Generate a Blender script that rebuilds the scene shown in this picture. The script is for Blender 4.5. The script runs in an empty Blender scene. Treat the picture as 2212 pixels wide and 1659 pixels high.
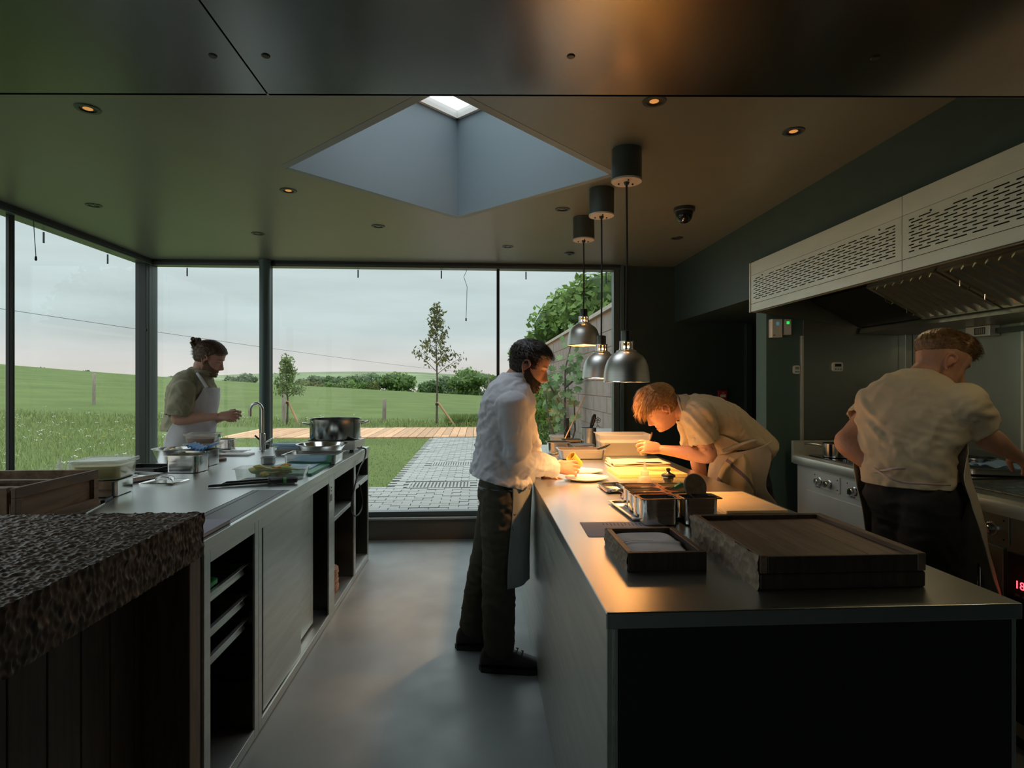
import bpy, bmesh, math, random
import numpy as np
from mathutils import Vector, Matrix
random.seed(7); rng = np.random.default_rng(7)
S = bpy.context.scene
C = S.collection
PI = math.pi
# ---------------------------------------------------------------- camera
cam = bpy.data.cameras.new('camera'); cam.sensor_width = 36; cam.lens = 1250/2212*36
cam.clip_start = .05; cam.clip_end = 2000
co = bpy.data.objects.new('camera', cam); C.objects.link(co)
co.location = (0, 0, 1.40); co.rotation_euler = (PI/2, 0, -math.atan(73/1250))
S.camera = co
# ---------------------------------------------------------------- sky (overcast, brighter overhead)
wd = bpy.data.worlds.new('overcast_sky'); S.world = wd; wd.use_nodes = True
nt = wd.node_tree; nt.nodes.clear()
def N(t, ty, **kw):
    n = t.nodes.new(ty)
    for k, v in kw.items(): setattr(n, k, v)
    return n
tc = N(nt, 'ShaderNodeTexCoord'); sp = N(nt, 'ShaderNodeSeparateXYZ')
nt.links.new(tc.outputs['Generated'], sp.inputs[0])
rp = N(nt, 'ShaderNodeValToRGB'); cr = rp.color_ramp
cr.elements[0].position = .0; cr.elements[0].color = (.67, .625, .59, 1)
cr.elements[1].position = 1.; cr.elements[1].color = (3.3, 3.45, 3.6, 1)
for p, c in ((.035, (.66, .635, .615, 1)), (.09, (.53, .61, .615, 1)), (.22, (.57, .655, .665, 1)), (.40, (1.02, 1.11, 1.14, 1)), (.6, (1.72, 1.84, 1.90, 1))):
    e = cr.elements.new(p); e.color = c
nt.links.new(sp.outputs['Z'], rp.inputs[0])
mp = N(nt, 'ShaderNodeMapping'); mp.inputs['Scale'].default_value = (2.2, 2.2, 13)
nt.links.new(tc.outputs['Generated'], mp.inputs[0])
no = N(nt, 'ShaderNodeTexNoise'); no.inputs['Scale'].default_value = 1.6; no.inputs['Detail'].default_value = 5
nt.links.new(mp.outputs[0], no.inputs['Vector'])
r2 = N(nt, 'ShaderNodeMapRange'); r2.inputs[1].default_value = .3; r2.inputs[2].default_value = .7
r2.inputs[3].default_value = .90; r2.inputs[4].default_value = 1.10
nt.links.new(no.outputs[0], r2.inputs[0])
mx = N(nt, 'ShaderNodeVectorMath', operation='SCALE')
nt.links.new(rp.outputs[0], mx.inputs[0]); nt.links.new(r2.outputs[0], mx.inputs['Scale'])
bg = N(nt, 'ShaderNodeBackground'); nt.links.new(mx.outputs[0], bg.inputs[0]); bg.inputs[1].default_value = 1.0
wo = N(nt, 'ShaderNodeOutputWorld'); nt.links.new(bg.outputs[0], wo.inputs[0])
vs = S.view_settings; vs.view_transform = 'Standard'; vs.look = 'None'; vs.gamma = 1; vs.use_curve_mapping = False
vs.exposure = 0.22
# ---------------------------------------------------------------- materials
def _new(name):
    m = bpy.data.materials.new(name); m.use_nodes = True
    return m, m.node_tree, m.node_tree.nodes['Principled BSDF']
def mat(name, col, rough=.5, metal=0., var=0., vscale=8., bump=0., bscale=60., stretch=None, spec=.5, aniso=0., emit=None, estr=0., detail=5., rvar=0., sss=0.):
    m, t, b = _new(name)
    L = t.links.new
    col = tuple(col)+(1,) if len(col) == 3 else col
    b.inputs['Base Color'].default_value = col; b.inputs['Roughness'].default_value = rough
    b.inputs['Metallic'].default_value = metal; b.inputs['Specular IOR Level'].default_value = spec
    if aniso: b.inputs['Anisotropic'].default_value = aniso
    if sss:
        b.inputs['Subsurface Weight'].default_value = sss; b.inputs['Subsurface Radius'].default_value = (.012, .005, .003)
    if emit: b.inputs['Emission Color'].default_value = tuple(emit)+(1,); b.inputs['Emission Strength'].default_value = estr
    if var or bump or rvar:
        tx = N(t, 'ShaderNodeTexCoord'); vec = tx.outputs['Object']
        if stretch:
            mp = N(t, 'ShaderNodeMapping'); mp.inputs['Scale'].default_value = stretch
            L(vec, mp.inputs[0]); vec = mp.outputs[0]
    if var:
        n = N(t, 'ShaderNodeTexNoise'); n.inputs['Scale'].default_value = vscale; n.inputs['Detail'].default_value = detail
        L(vec, n.inputs['Vector'])
        r = N(t, 'ShaderNodeValToRGB')
        r.color_ramp.elements[0].position = .3; r.color_ramp.elements[1].position = .7
        r.color_ramp.elements[0].color = tuple(max(0, c*(1-var)) for c in col[:3])+(1,)
        r.color_ramp.elements[1].color = tuple(c*(1+var) for c in col[:3])+(1,)
        L(n.outputs[0], r.inputs[0]); L(r.outputs[0], b.inputs['Base Color'])
    if rvar:
        n = N(t, 'ShaderNodeTexNoise'); n.inputs['Scale'].default_value = vscale*1.7; n.inputs['Detail'].default_value = 6
        L(vec, n.inputs['Vector'])
        r = N(t, 'ShaderNodeMapRange', interpolation_type='SMOOTHSTEP'); r.inputs[1].default_value = .2; r.inputs[2].default_value = .7
        r.inputs[3].default_value = rough-rvar; r.inputs[4].default_value = rough+rvar
        L(n.outputs[0], r.inputs[0]); L(r.outputs[0], b.inputs['Roughness'])
    if bump:
        n = N(t, 'ShaderNodeTexNoise'); n.inputs['Scale'].default_value = bscale; n.inputs['Detail'].default_value = 4
        L(vec, n.inputs['Vector'])
        u = N(t, 'ShaderNodeBump'); u.inputs['Strength'].default_value = bump; u.inputs['Distance'].default_value = .01
        L(n.outputs[0], u.inputs['Height']); L(u.outputs[0], b.inputs['Normal'])
    return m
def wood(name, c1, c2, scale=6, stretch=(1, 12, 12), rough=.55, bump=.15):
    m, t, b = _new(name); L = t.links.new
    tx = N(t, 'ShaderNodeTexCoord'); mp = N(t, 'ShaderNodeMapping'); mp.inputs['Scale'].default_value = stretch
    L(tx.outputs['Object'], mp.inputs[0])
    n = N(t, 'ShaderNodeTexNoise'); n.inputs['Scale'].default_value = scale; n.inputs['Detail'].default_value = 8; n.inputs['Distortion'].default_value = .6
    L(mp.outputs[0], n.inputs['Vector'])
    r = N(t, 'ShaderNodeValToRGB'); r.color_ramp.elements[0].position = .32; r.color_ramp.elements[1].position = .68
    r.color_ramp.elements[0].color = tuple(c1)+(1,); r.color_ramp.elements[1].color = tuple(c2)+(1,)
    oi = N(t, 'ShaderNodeObjectInfo'); hs = N(t, 'ShaderNodeHueSaturation')
    mr = N(t, 'ShaderNodeMapRange'); mr.inputs[3].default_value = .8; mr.inputs[4].default_value = 1.2
    L(oi.outputs['Random'], mr.inputs[0]); L(mr.outputs[0], hs.inputs['Value'])
    L(n.outputs[0], r.inputs[0]); L(r.outputs[0], hs.inputs['Color']); L(hs.outputs[0], b.inputs['Base Color'])
    b.inputs['Roughness'].default_value = rough
    u = N(t, 'ShaderNodeBump'); u.inputs['Strength'].default_value = bump; u.inputs['Distance'].default_value = .004
    L(n.outputs[0], u.inputs['Height']); L(u.outputs[0], b.inputs['Normal'])
    return m
def glassy(name, tint=(.965, .985, .978), rough=0., refl=.035, trans=None):
    """thin pane: Fresnel mix of a see-through and a mirror lobe"""
    m, t, b = _new(name); t.nodes.remove(b); L = t.links.new
    tr = N(t, 'ShaderNodeBsdfTransparent'); tr.inputs[0].default_value = tuple(tint)+(1,)
    gl = N(t, 'ShaderNodeBsdfGlossy'); gl.inputs['Roughness'].default_value = rough
    lw = N(t, 'ShaderNodeLayerWeight'); lw.inputs[0].default_value = .5
    pw = N(t, 'ShaderNodeMath', operation='POWER'); L(lw.outputs['Facing'], pw.inputs[0]); pw.inputs[1].default_value = 5
    fr = N(t, 'ShaderNodeMath', operation='MULTIPLY_ADD'); L(pw.outputs[0], fr.inputs[0]); fr.inputs[1].default_value = .9; fr.inputs[2].default_value = refl
    ms = N(t, 'ShaderNodeMixShader'); L(fr.outputs[0], ms.inputs[0]); L(tr.outputs[0], ms.inputs[1]); L(gl.outputs[0], ms.inputs[2])
    out = t.nodes['Material Output']
    if trans:   # milky plastic
        df = N(t, 'ShaderNodeBsdfDiffuse'); df.inputs[0].default_value = tuple(trans[0])+(1,)
        tl = N(t, 'ShaderNodeBsdfTranslucent'); tl.inputs[0].default_value = tuple(trans[0])+(1,)
        ad = N(t, 'ShaderNodeMixShader'); ad.inputs[0].default_value = .5; L(df.outputs[0], ad.inputs[1]); L(tl.outputs[0], ad.inputs[2])
        m2 = N(t, 'ShaderNodeMixShader'); m2.inputs[0].default_value = trans[1]
        L(ms.outputs[0], m2.inputs[1]); L(ad.outputs[0], m2.inputs[2]); L(m2.outputs[0], out.inputs[0])
    else:
        L(ms.outputs[0], out.inputs[0])
    return m
def leafmat(name, col, var=.35, tl=.35):
    m, t, b = _new(name); L = t.links.new
    tx = N(t, 'ShaderNodeNewGeometry'); r = N(t, 'ShaderNodeValToRGB')
    r.color_ramp.elements[0].color = tuple(c*(1-var) for c in col)+(1,); r.color_ramp.elements[1].color = tuple(c*(1+var) for c in col)+(1,)
    L(tx.outputs['Random Per Island'], r.inputs[0]); L(r.outputs[0], b.inputs['Base Color']); b.inputs['Roughness'].default_value = .6
    b.inputs['Specular IOR Level'].default_value = .2
    tr = N(t, 'ShaderNodeBsdfTranslucent'); L(r.outputs[0], tr.inputs[0])
    ms = N(t, 'ShaderNodeMixShader'); ms.inputs[0].default_value = tl
    L(b.outputs[0], ms.inputs[1]); L(tr.outputs[0], ms.inputs[2]); L(ms.outputs[0], t.nodes['Material Output'].inputs[0])
    return m
M = {}
M['steel'] = mat('brushed_steel', (.60, .61, .60), .34, 1, var=.06, vscale=5, bump=.012, bscale=40, stretch=(1, 30, 30), rvar=.05)
M['worktop'] = mat('worktop_steel', (.66, .69, .685), .285, 1, var=.04, vscale=3, bump=.002, bscale=9)
M['cabsteel'] = mat('cabinet_steel', (.66, .69, .65), .42, 1, var=.07, vscale=3, stretch=(1, 1, 12), rvar=.05)
M['soffit'] = mat('soffit_steel', (.135, .135, .125), .23, 1, var=.10, vscale=1.5, bump=.006, bscale=14, stretch=(1, .25, 1))
M['polish'] = mat('polished_steel', (.68, .68, .66), .14, 1, var=.04, vscale=8)
M['chrome'] = mat('satin_chrome', (.6, .6, .58), .2, 1)
M['panel'] = mat('pale_range_panel', (.78, .81, .77), .38, .1, var=.04, vscale=3)
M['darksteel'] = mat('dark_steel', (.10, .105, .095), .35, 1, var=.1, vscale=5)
M['hood'] = mat('hood_steel', (.70, .72, .65), .40, .55, var=.05, vscale=4, stretch=(1, 1, 4), rvar=.04)
M['clad'] = mat('cladding_steel', (.38, .395, .345), .30, .95, var=.05, vscale=2, stretch=(1, 1, .3), rvar=.03)
M['ceil'] = mat('ceiling_paint', (.145, .152, .122), .36, var=.04, vscale=3, spec=.5)
M['shaft'] = mat('shaft_paint', (.185, .24, .265), .6)
M['wallg'] = mat('dark_green_paint', (.03, .05, .046), .45, var=.05)
M['pillar'] = mat('green_painted_panel', (.075, .14, .13), .45, var=.05)
M['bulk'] = mat('bulkhead_paint', (.038, .062, .057), .45, var=.05)
M['black'] = mat('black_paint', (.008, .009, .009), .5)
M['frame'] = mat('window_frame_paint', (.10, .125, .12), .35, .4)
M['framed'] = mat('dark_frame_paint', (.035, .042, .04), .4, .3)
M['post'] = mat('post_paint', (.10, .155, .155), .35, .2)
M['sill'] = mat('sill_aluminium', (.42, .43, .42), .35, .7)
M['upstand'] = mat('brown_upstand', (.09, .075, .058), .35)
M['floor'] = mat('grey_resin_floor', (.20, .232, .232), .40, var=.16, vscale=2.2, bump=.03, bscale=120, rvar=.08)
M['glass'] = glassy('window_glass')
M['pane_up'] = glassy('rooflight_glass', (.97, .98, .99))
M['rubber'] = mat('black_rubber', (.012, .012, .012), .5)
M['white'] = mat('white_plastic', (.72, .71, .66), .4)
M['paint_can'] = mat('canister_paint', (.055, .07, .06), .3)
# ---------------------------------------------------------------- mesh helpers
class MB:
    def __init__(s): s.v = []; s.f = []
    def add(s, vs, fs):
        n = len(s.v); s.v += [tuple(p) for p in vs]; s.f += [tuple(i+n for i in f) for f in fs]; return s
    def box(s, x0, x1, y0, y1, z0, z1, mx=None):
        vs = [Vector((x, y, z)) for z in (z0, z1) for y in (y0, y1) for x in (x0, x1)]
        if mx is not None: vs = [mx @ p for p in vs]
        return s.add(vs, [(0, 2, 3, 1), (4, 5, 7, 6), (0, 1, 5, 4), (2, 6, 7, 3), (0, 4, 6, 2), (1, 3, 7, 5)])
    def prism(s, poly, a, b, ax='Z', mx=None):
        def P(p, h): return {'Z': (p[0], p[1], h), 'Y': (p[0], h, p[1]), 'X': (h, p[0], p[1])}[ax]
        n = len(poly); vs = [Vector(P(p, a)) for p in poly]+[Vector(P(p, b)) for p in poly]
        if mx is not None: vs = [mx @ p for p in vs]
        fs = [tuple(range(n))[::-1], tuple(range(n, 2*n))]+[(i, (i+1) % n, n+(i+1) % n, n+i) for i in range(n)]
        return s.add(vs, fs)
    def lathe(s, prof, c=(0, 0, 0), seg=32, mx=None, sx=1, sy=1, cap=True):
        vs = []; fs = []; n = len(prof)
        for r, z in prof:
            for k in range(seg):
                a = 2*PI*k/seg; vs.append(Vector((c[0]+r*sx*math.cos(a), c[1]+r*sy*math.sin(a), c[2]+z)))
        if mx is not None: vs = [mx @ p for p in vs]
        for i in range(n-1):
            for k in range(seg):
                k2 = (k+1) % seg; fs.append((i*seg+k, i*seg+k2, (i+1)*seg+k2, (i+1)*seg+k))
        if cap: fs.append(tuple(range(seg))[::-1]); fs.append(tuple((n-1)*seg+k for k in range(seg)))
        return s.add(vs, fs)
    def tube(s, path, r, seg=10, cap=True, closed=False):
        P = [Vector(p) for p in path]; n = len(P); vs = []; fs = []
        R = r if hasattr(r, '__len__') else [r]*n
        up = Vector((0, 0, 1)); prev = None
        for i in range(n):
            if closed: d = P[(i+1) % n]-P[i-1]
            else: d = P[min(i+1, n-1)]-P[max(i-1, 0)]
            d.normalize()
            if prev is None: a = d.orthogonal().normalized()
            else:
                a = prev-d*prev.dot(d)
                a = a.normalized() if a.length > 1e-6 else d.orthogonal().normalized()
            prev = a; b = d.cross(a)
            for k in range(seg):
                t = 2*PI*k/seg; vs.append(P[i]+(a*math.cos(t)+b*math.sin(t))*R[i])
        m = n if closed else n-1
        for i in range(m):
            j = (i+1) % n
            for k in range(seg):
                k2 = (k+1) % seg; fs.append((i*seg+k, i*seg+k2, j*seg+k2, j*seg+k))
        if cap and not closed: fs.append(tuple(range(seg))[::-1]); fs.append(tuple((n-1)*seg+k for k in range(seg)))
        return s.add(vs, fs)
    def loft(s, rings, cap=True, closed=True):
        n = len(rings[0]); vs = [p for r in rings for p in r]; fs = []
        for i in range(len(rings)-1):
            for k in range(n if closed else n-1):
                k2 = (k+1) % n; fs.append((i*n+k, i*n+k2, (i+1)*n+k2, (i+1)*n+k))
        if cap: fs.append(tuple(range(n))[::-1]); fs.append(tuple((len(rings)-1)*n+k for k in range(n)))
        return s.add(vs, fs)
    def grid(s, fn, nu, nv):
        vs = [fn(i/nu, j/nv) for j in range(nv+1) for i in range(nu+1)]
        return s.add(vs, [(j*(nu+1)+i, j*(nu+1)+i+1, (j+1)*(nu+1)+i+1, (j+1)*(nu+1)+i) for j in range(nv) for i in range(nu)])
    def mesh(s, name):
        me = bpy.data.meshes.new(name); me.from_pydata(s.v, [], s.f); me.update(); return me
    def obj(s, name, m, parent=None, smooth=False, bevel=0., solid=0., fix=True, seg=2):
        me = s.mesh(name)
        if fix:
            bm = bmesh.new(); bm.from_mesh(me); bmesh.ops.recalc_face_normals(bm, faces=bm.faces); bm.to_mesh(me); bm.free()
        return link(name, me, m, parent, smooth, bevel, solid, seg)
def link(name, me, m, parent=None, smooth=False, bevel=0., solid=0., seg=2):
    o = bpy.data.objects.new(name, me); C.objects.link(o)
    m = M[m] if isinstance(m, str) else m
    if not me.materials: me.materials.append(m)
    if parent is not None: o.parent = parent
    if smooth:
        for p in me.polygons: p.use_smooth = True
    if solid:
        k = o.modifiers.new('s', 'SOLIDIFY'); k.thickness = solid; k.offset = 0
    if bevel:
        k = o.modifiers.new('b', 'BEVEL'); k.width = bevel; k.segments = seg; k.limit_method = 'ANGLE'; k.angle_limit = math.radians(40)
        for p in me.polygons: p.use_smooth = True
        k.harden_normals = True
    elif smooth:
        try: me.set_sharp_from_angle(angle=math.radians(42))
        except Exception: pass
    return o
def tag(o, label, cat=None, group=None, kind=None):
    o['label'] = label
    if cat: o['category'] = cat
    if group: o['group'] = group
    if kind: o['kind'] = kind
    return o
def thing(name, label, cat, loc=(0, 0, 0), rz=0., group=None):
    o = bpy.data.objects.new(name, None); o.empty_display_size = .05; C.objects.link(o)
    o.location = loc; o.rotation_euler = (0, 0, rz)
    return tag(o, label, cat, group)
def struct(name, mb, m, parent=None, label=None, **kw):
    o = mb.obj(name, m, parent, **kw)
    if parent is None: o['kind'] = 'structure'
    if label: o['label'] = label
    return o
def sroot(name, label, loc=(0, 0, 0)):
    o = bpy.data.objects.new(name, None); o.empty_display_size = .05; C.objects.link(o); o.location = loc
    o['kind'] = 'structure'; o['label'] = label
    return o
def dup(root, loc, rz=None, label=None, group=None):
    r = root.copy(); C.objects.link(r); r.location = loc
    if rz is not None: r.rotation_euler = (0, 0, rz)
    if label: r['label'] = label
    if group: r['group'] = group
    for ch in list(root.children):
        c = ch.copy(); C.objects.link(c); c.parent = r
        for g in ch.children:
            d = g.copy(); C.objects.link(d); d.parent = c
    return r
def rrect(w, d, r, n=4, cx=0, cy=0):
    out = []
    for sx, sy, a0 in ((1, 1, 0), (-1, 1, PI/2), (-1, -1, PI), (1, -1, 1.5*PI)):
        for k in range(n+1):
            a = a0+PI/2*k/n; out.append((cx+sx*(w/2-r)+r*math.cos(a), cy+sy*(d/2-r)+r*math.sin(a)))
    return out
def R3(ax, a): return Matrix.Rotation(a, 4, ax)
def TR(x, y, z): return Matrix.Translation((x, y, z))
def smoothpath(p, n=6):
    P = [Vector(x) for x in p]; out = []
    for i in range(len(P)-1):
        a, b, c_, d = P[max(i-1, 0)], P[i], P[i+1], P[min(i+2, len(P)-1)]
        for k in range(n):
            t = k/n; out.append(.5*((2*b)+(c_-a)*t+(2*a-5*b+4*c_-d)*t*t+(3*b-a-3*c_+d)*t**3))
    return out+[P[-1]]
# ================================================================ room shell
XL, XR, YB, ZC = -2.9, 2.86, 5.29, 2.49
struct('floor', MB().box(XL-.05, 3.6, -4.05, YB+.02, -.12, 0), 'floor', label='grey resin kitchen floor')
# ceiling with a square opening turned on its corner
sk = (-.135, 2.972); sr = .815
d4 = [(sk[0]-sr, sk[1]), (sk[0], sk[1]+sr), (sk[0]+sr, sk[1]), (sk[0], sk[1]-sr)]
o4 = [(XL-.05, 2.972), (XL-.05, YB+.05), (sk[0], YB+.05), (1.9, YB+.05), (1.9, 2.972), (1.9, -4.05), (sk[0], -4.05), (XL-.05, -4.05)]
vs_ = [(x, y, ZC) for x, y in d4+o4]
fs_ = [(0, 4, 5, 6, 1), (1, 6, 7, 8, 2), (2, 8, 9, 10, 3), (3, 10, 11, 4, 0)]
struct('ceiling', MB().add(vs_, fs_), 'ceil', label='dark satin painted kitchen ceiling')
sh = sroot('trim_1', 'blue-grey square rooflight shaft turned on its corner')
for k in range(4):
    a, b = Vector(d4[k]+(0,)), Vector(d4[(k+1) % 4]+(0,)); n = (b-a).cross(Vector((0, 0, 1))).normalized()
    if n.dot(Vector((sk[0], sk[1], 0))-a) > 0: n = -n
    MB().prism([(a.x, a.y), (b.x, b.y), (b.x+n.x*.04, b.y+n.y*.04), (a.x+n.x*.04, a.y+n.y*.04)], ZC-.001, 3.17).obj('shaft_wall', 'shaft', sh)
wn = sroot('window_3', 'square rooflight pane at the top of the shaft')
MB().prism([(x*1.0, y) for x, y in [(sk[0]-sr, sk[1]), (sk[0], sk[1]+sr), (sk[0]+sr, sk[1]), (sk[0], sk[1]-sr)]], 3.145, 3.155).obj('pane', 'pane_up', wn)
fr = MB()
for k in range(4):
    a, b = Vector(d4[k]+(3.13,)), Vector(d4[(k+1) % 4]+(3.13,)); i = (Vector((sk[0], sk[1], 3.13))-(a+b)/2).normalized()*.02
    fr.prism([(a.x, a.y), (b.x, b.y), (b.x+i.x, b.y+i.y), (a.x+i.x, a.y+i.y)], 3.12, 3.17)
fr.obj('window_frame', 'white', wn)
# lowered steel-clad soffit nearest the camera
sf = sroot('ceiling_soffit', 'lowered brushed steel ceiling panels above the camera')
def edgeY(x): return 1.785+(x+1.402)/(1.619+1.402)*(1.628-1.785)
def panel(x0, x1): MB().prism([(x0, -3.9), (x1, -3.9), (x1, edgeY(x1)), (x0, edgeY(x0))], 2.25, 2.262).obj('ceiling_panel', 'soffit', sf, bevel=.0012)
panel(XL+.01, -.619); panel(-.615, 1.835); panel(1.839, XR)
MB().prism([(XL, -3.95), (XR, -3.95), (XR, edgeY(XR)-.012), (XL, edgeY(XL)-.012)], 2.263, ZC-.002).obj('soffit_core', 'black', sf)
MB().prism([(XL, edgeY(XL)-.011), (XR, edgeY(XR)-.011), (XR, edgeY(XR)), (XL, edgeY(XL))], 2.25, ZC-.002).obj('soffit_fascia', 'soffit', sf)
for x, y in ((-.686, 1.541), (-.549, 1.533), (.24, 1.489), (1.033, 1.451)):
    MB().lathe([(.0, -.002), (.009, -.002), (.011, 0), (.011, .003)], (x, y, 2.249), 16).obj('fixing', 'black', sf, smooth=True)
# ---- glazed back wall
fb = sroot('window_1', 'full-width aluminium glazing along the far kitchen wall')
MB().box(XL, 1.30, YB-.05, YB+.06, 2.445, ZC-.001).obj('head_frame', 'frame', fb, bevel=.004)
MB().box(XL, 1.30, YB-.065, YB-.051, 2.468, ZC-.001).obj('head_track', 'framed', fb)
MB().box(XL, 1.30, YB-.03, YB+.06, .205, .25).obj('bottom_frame', 'frame', fb, bevel=.004)
MB().box(XL, 1.30, YB-.075, YB+.07, .185, .2045).obj('window_sill', 'sill', fb, bevel=.003)
def pane(x0, x1): MB().box(x0, x1, YB+.012, YB+.018, .25, 2.446).obj('pane', 'glass', fb)
def mull(x0, x1, y0=-.03, y1=.06, m='frame'): MB().box(x0, x1, YB+y0, YB+y1, .25, 2.446).obj('mullion', m, fb, bevel=.004)
mull(-2.90, -2.860); mull(.168, .194, -.03, .05, 'framed'); mull(1.245, 1.30)
mull(-1.90, -1.85, -.01, .05, 'framed')
pane(-2.860, -1.90); pane(-1.85, .168); pane(.194, 1.245)
for x, y, l in ((-2.62, YB+.09, .075), (-1.1, YB+.09, .072), (-.34, YB+.09, .072), (.445, YB+.09, .072), (1.2, YB+.09, .10)):
    MB().lathe([(.006, 0), (.006, l)], (x, y, 2.447-l), 8).obj('hanging_rod', 'framed', fb)
struct('baseboard_back', MB().box(XL, 1.34, YB-.045, YB+.03, 0, .184), 'upstand', label='dark brown upstand below the far glazing')
# ---- glazed left wall
fl = sroot('window_2', 'aluminium glazing along the left kitchen wall')
MB().box(XL-.06, XL+.05, -4.0, YB, 2.445, ZC-.001).obj('head_frame', 'frame', fl, bevel=.004)
MB().box(XL+.051, XL+.066, -4.0, YB-.07, 2.462, ZC-.001).obj('head_track', 'framed', fl)
MB().box(XL-.06, XL+.03, -4.0, YB, .205, .25).obj('bottom_frame', 'frame', fl, bevel=.004)
MB().box(XL-.07, XL+.075, -4.0, YB, .185, .2045).obj('window_sill', 'sill', fl, bevel=.003)
def lm(y0, y1, x0=-.05, x1=.04, m='frame'): MB().box(XL+x0, XL+x1, y0, y1, .25, 2.446).obj('mullion', m, fl, bevel=.004)
lm(5.165, 5.21, m='framed'); lm(5.214, 5.262); lm(3.745, 3.775, -.012, .012, 'framed'); lm(3.777, 3.79, -.012, .012); lm(1.45, 1.53); lm(-.9, -.82); lm(-3.2, -3.12)
for y0, y1 in ((-4.0, -3.2), (-3.12, -.9), (-.82, 1.45), (1.53, 3.745), (3.79, 5.165)):
    MB().box(XL-.018, XL-.012, y0, y1, .25, 2.446).obj('pane', 'glass', fl)
for y in (4.17, 4.86): MB().lathe([(.006, 0), (.006, .075)], (XL-.09, y, 2.372), 8).obj('hanging_rod', 'framed', fl)
struct('baseboard_left', MB().box(XL-.03, XL+.045, -4.0, YB-.05, 0, .184), 'upstand', label='dark brown upstand below the left glazing')
struct('wall_left', MB().box(XL-.12, XL+.04, -4.05, -4.0, 0, ZC), 'wallg', label='dark wall left of the camera')
struct('wall_front', MB().box(XL-.1, 3.7, -4.2, -4.05, 0, ZC+.1), 'wallg', label='dark wall behind the camera')
# steel column standing just inside the far glazing
pc = thing('steel_column', 'round dark green steel column in front of the far glazing', 'column', (-1.866, 5.19, 0))
MB().lathe([(.047, .0), (.047, ZC-.002)], seg=32).obj('shaft', 'post', pc, smooth=True)
MB().lathe([(.075, 0), (.075, .012)], seg=32).obj('base_plate', 'post', pc, smooth=True)
MB().lathe([(.052, ZC-.02), (.052, ZC-.002)], seg=32).obj('top_collar', 'post', pc, smooth=True)
# ---- solid walls to the right
struct('wall_back', MB().box(1.302, 3.6, YB-.01, YB+.15, 0, ZC+.02), 'wallg', label='dark green wall beside the glazing')
struct('trim_2', MB().box(1.302, 1.335, YB-.06, YB-.011, 0, ZC-.001), 'post', label='green painted jamb at the end of the glazing', bevel=.003)
struct('wall_bulkhead', MB().box(1.82, 3.6, edgeY(1.82)+.0, YB-.011, 1.97, ZC+.02), 'bulk', label='green painted bulkhead above the cooking line')
struct('wall_right', MB().box(XR, XR+.12, -4.05, 3.72, 0, ZC), 'wallg', label='wall behind the cooking line')
struct('wall_partition', MB().box(1.90, 3.6, 3.72, 3.86, 0, 1.969), 'pillar', label='green painted partition at the end of the range', bevel=.003)
struct('wall_passage', MB().box(3.3, 3.4, 3.87, YB-.012, 0, 1.969), 'wallg', label='dark end of the passage')
dr = sroot('door_1', 'dark door in the unlit passage', (0, 0, 0))
MB().box(2.545, 3.25, YB-.05, YB-.0105, .01, 1.93).obj('door_leaf', 'black', dr, bevel=.004)
MB().box(2.48, 2.54, YB-.06, YB-.0105, 0, 1.965).obj('door_frame', 'wallg', dr, bevel=.004)
MB().tube([(2.62, YB-.055, 1.0), (2.62, YB-.09, 1.0), (2.74, YB-.09, 1.0)], .009).obj('door_handle', 'darksteel', dr, smooth=True)
# ---- stainless cladding behind the range
cl = sroot('wall_cladding', 'stainless cladding sheets around the range')
cl2 = sroot('wall_cladding_end', 'stainless sheet on the partition at the end of the range')
MB().box(2.145, 2.83, 3.708, 3.7195, .0, 1.95).obj('cladding_sheet', 'clad', cl2, bevel=.001)
for y0, y1 in ((2.875, 3.64), (1.6, 2.865), (.2, 1.59)):
    MB().box(2.848, 2.8595, y0, y1, .0, 1.95).obj('cladding_sheet', 'clad', cl, bevel=.001)
MB().box(2.80, 2.8475, 3.64, 3.7075, .0, 1.95).obj('corner_trim', 'clad', cl2, bevel=.003)
MB().box(2.844, 2.8475, 2.862, 2.878, .0, 1.95).obj('joint_trim', 'hood', cl)
MB().box(2.128, 2.146, 3.700, 3.7195, .0, 1.72).obj('edge_trim', 'hood', cl2, bevel=.002)
# ================================================================ outdoors
def field_edge_v(a):          # slope of sight line to the far edge of the field, by bearing a = X/Y
    return (830-(855-58*(.003-min(a, .12))/.80))/1250
R0, R1 = 18., 110.
def ground(x, y):
    D = math.hypot(x, max(y, 0.5)); a = x/max(y, .5)
    base = .13
    if x < XL: base += .012*min(8, XL-x)
    if D <= R0: return base
    ze = 1.4+field_edge_v(max(-1.3, a))*R1
    t = (D-R0)/(R1-R0)
    if t <= 1: return base+(ze-base)*t
    return ze-(D-R1)*.05
M['grass_field'] = mat('field_grass', (.085, .120, .035), .9, var=.18, vscale=.35, detail=8, spec=.1, stretch=(1, 1, 1))
M['lawn'] = mat('lawn_soil', (0.113, 0.152, 0.047), .95, var=.3, vscale=3, detail=8, spec=.05)
M['blade'] = leafmat('grass_blade', (0.150, 0.213, 0.064), .45, .3)
M['blade2'] = leafmat('long_grass', (0.211, 0.264, 0.099), .45, .3)
M['flower'] = mat('white_flowers', (0.496, 0.496, 0.446), .8)
M['yflower'] = mat('yellow_flowers', (0.465, 0.372, 0.031), .8)
M['far'] = mat('far_fields', (0.160, 0.198, 0.118), .95, var=.25, vscale=.03, spec=0)  # pale grey-green: distance haze is put into the hillside colour
rs = [0.6, 1., 1.5, 2, 2.5, 3, 3.5, 4, 4.5, 5, 5.3, 5.6, 6, 8, 10, 12, 14, 16, 18, 22, 28, 36, 46, 60, 80, 100, 110, 125, 160]
na = 140; vs_ = []
for r in rs:
    for k in range(na+1):
        a = math.radians(-75+150*k/na); x, y = r*math.sin(a), r*math.cos(a)
        vs_.append((x, y, ground(x, y)))
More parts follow.
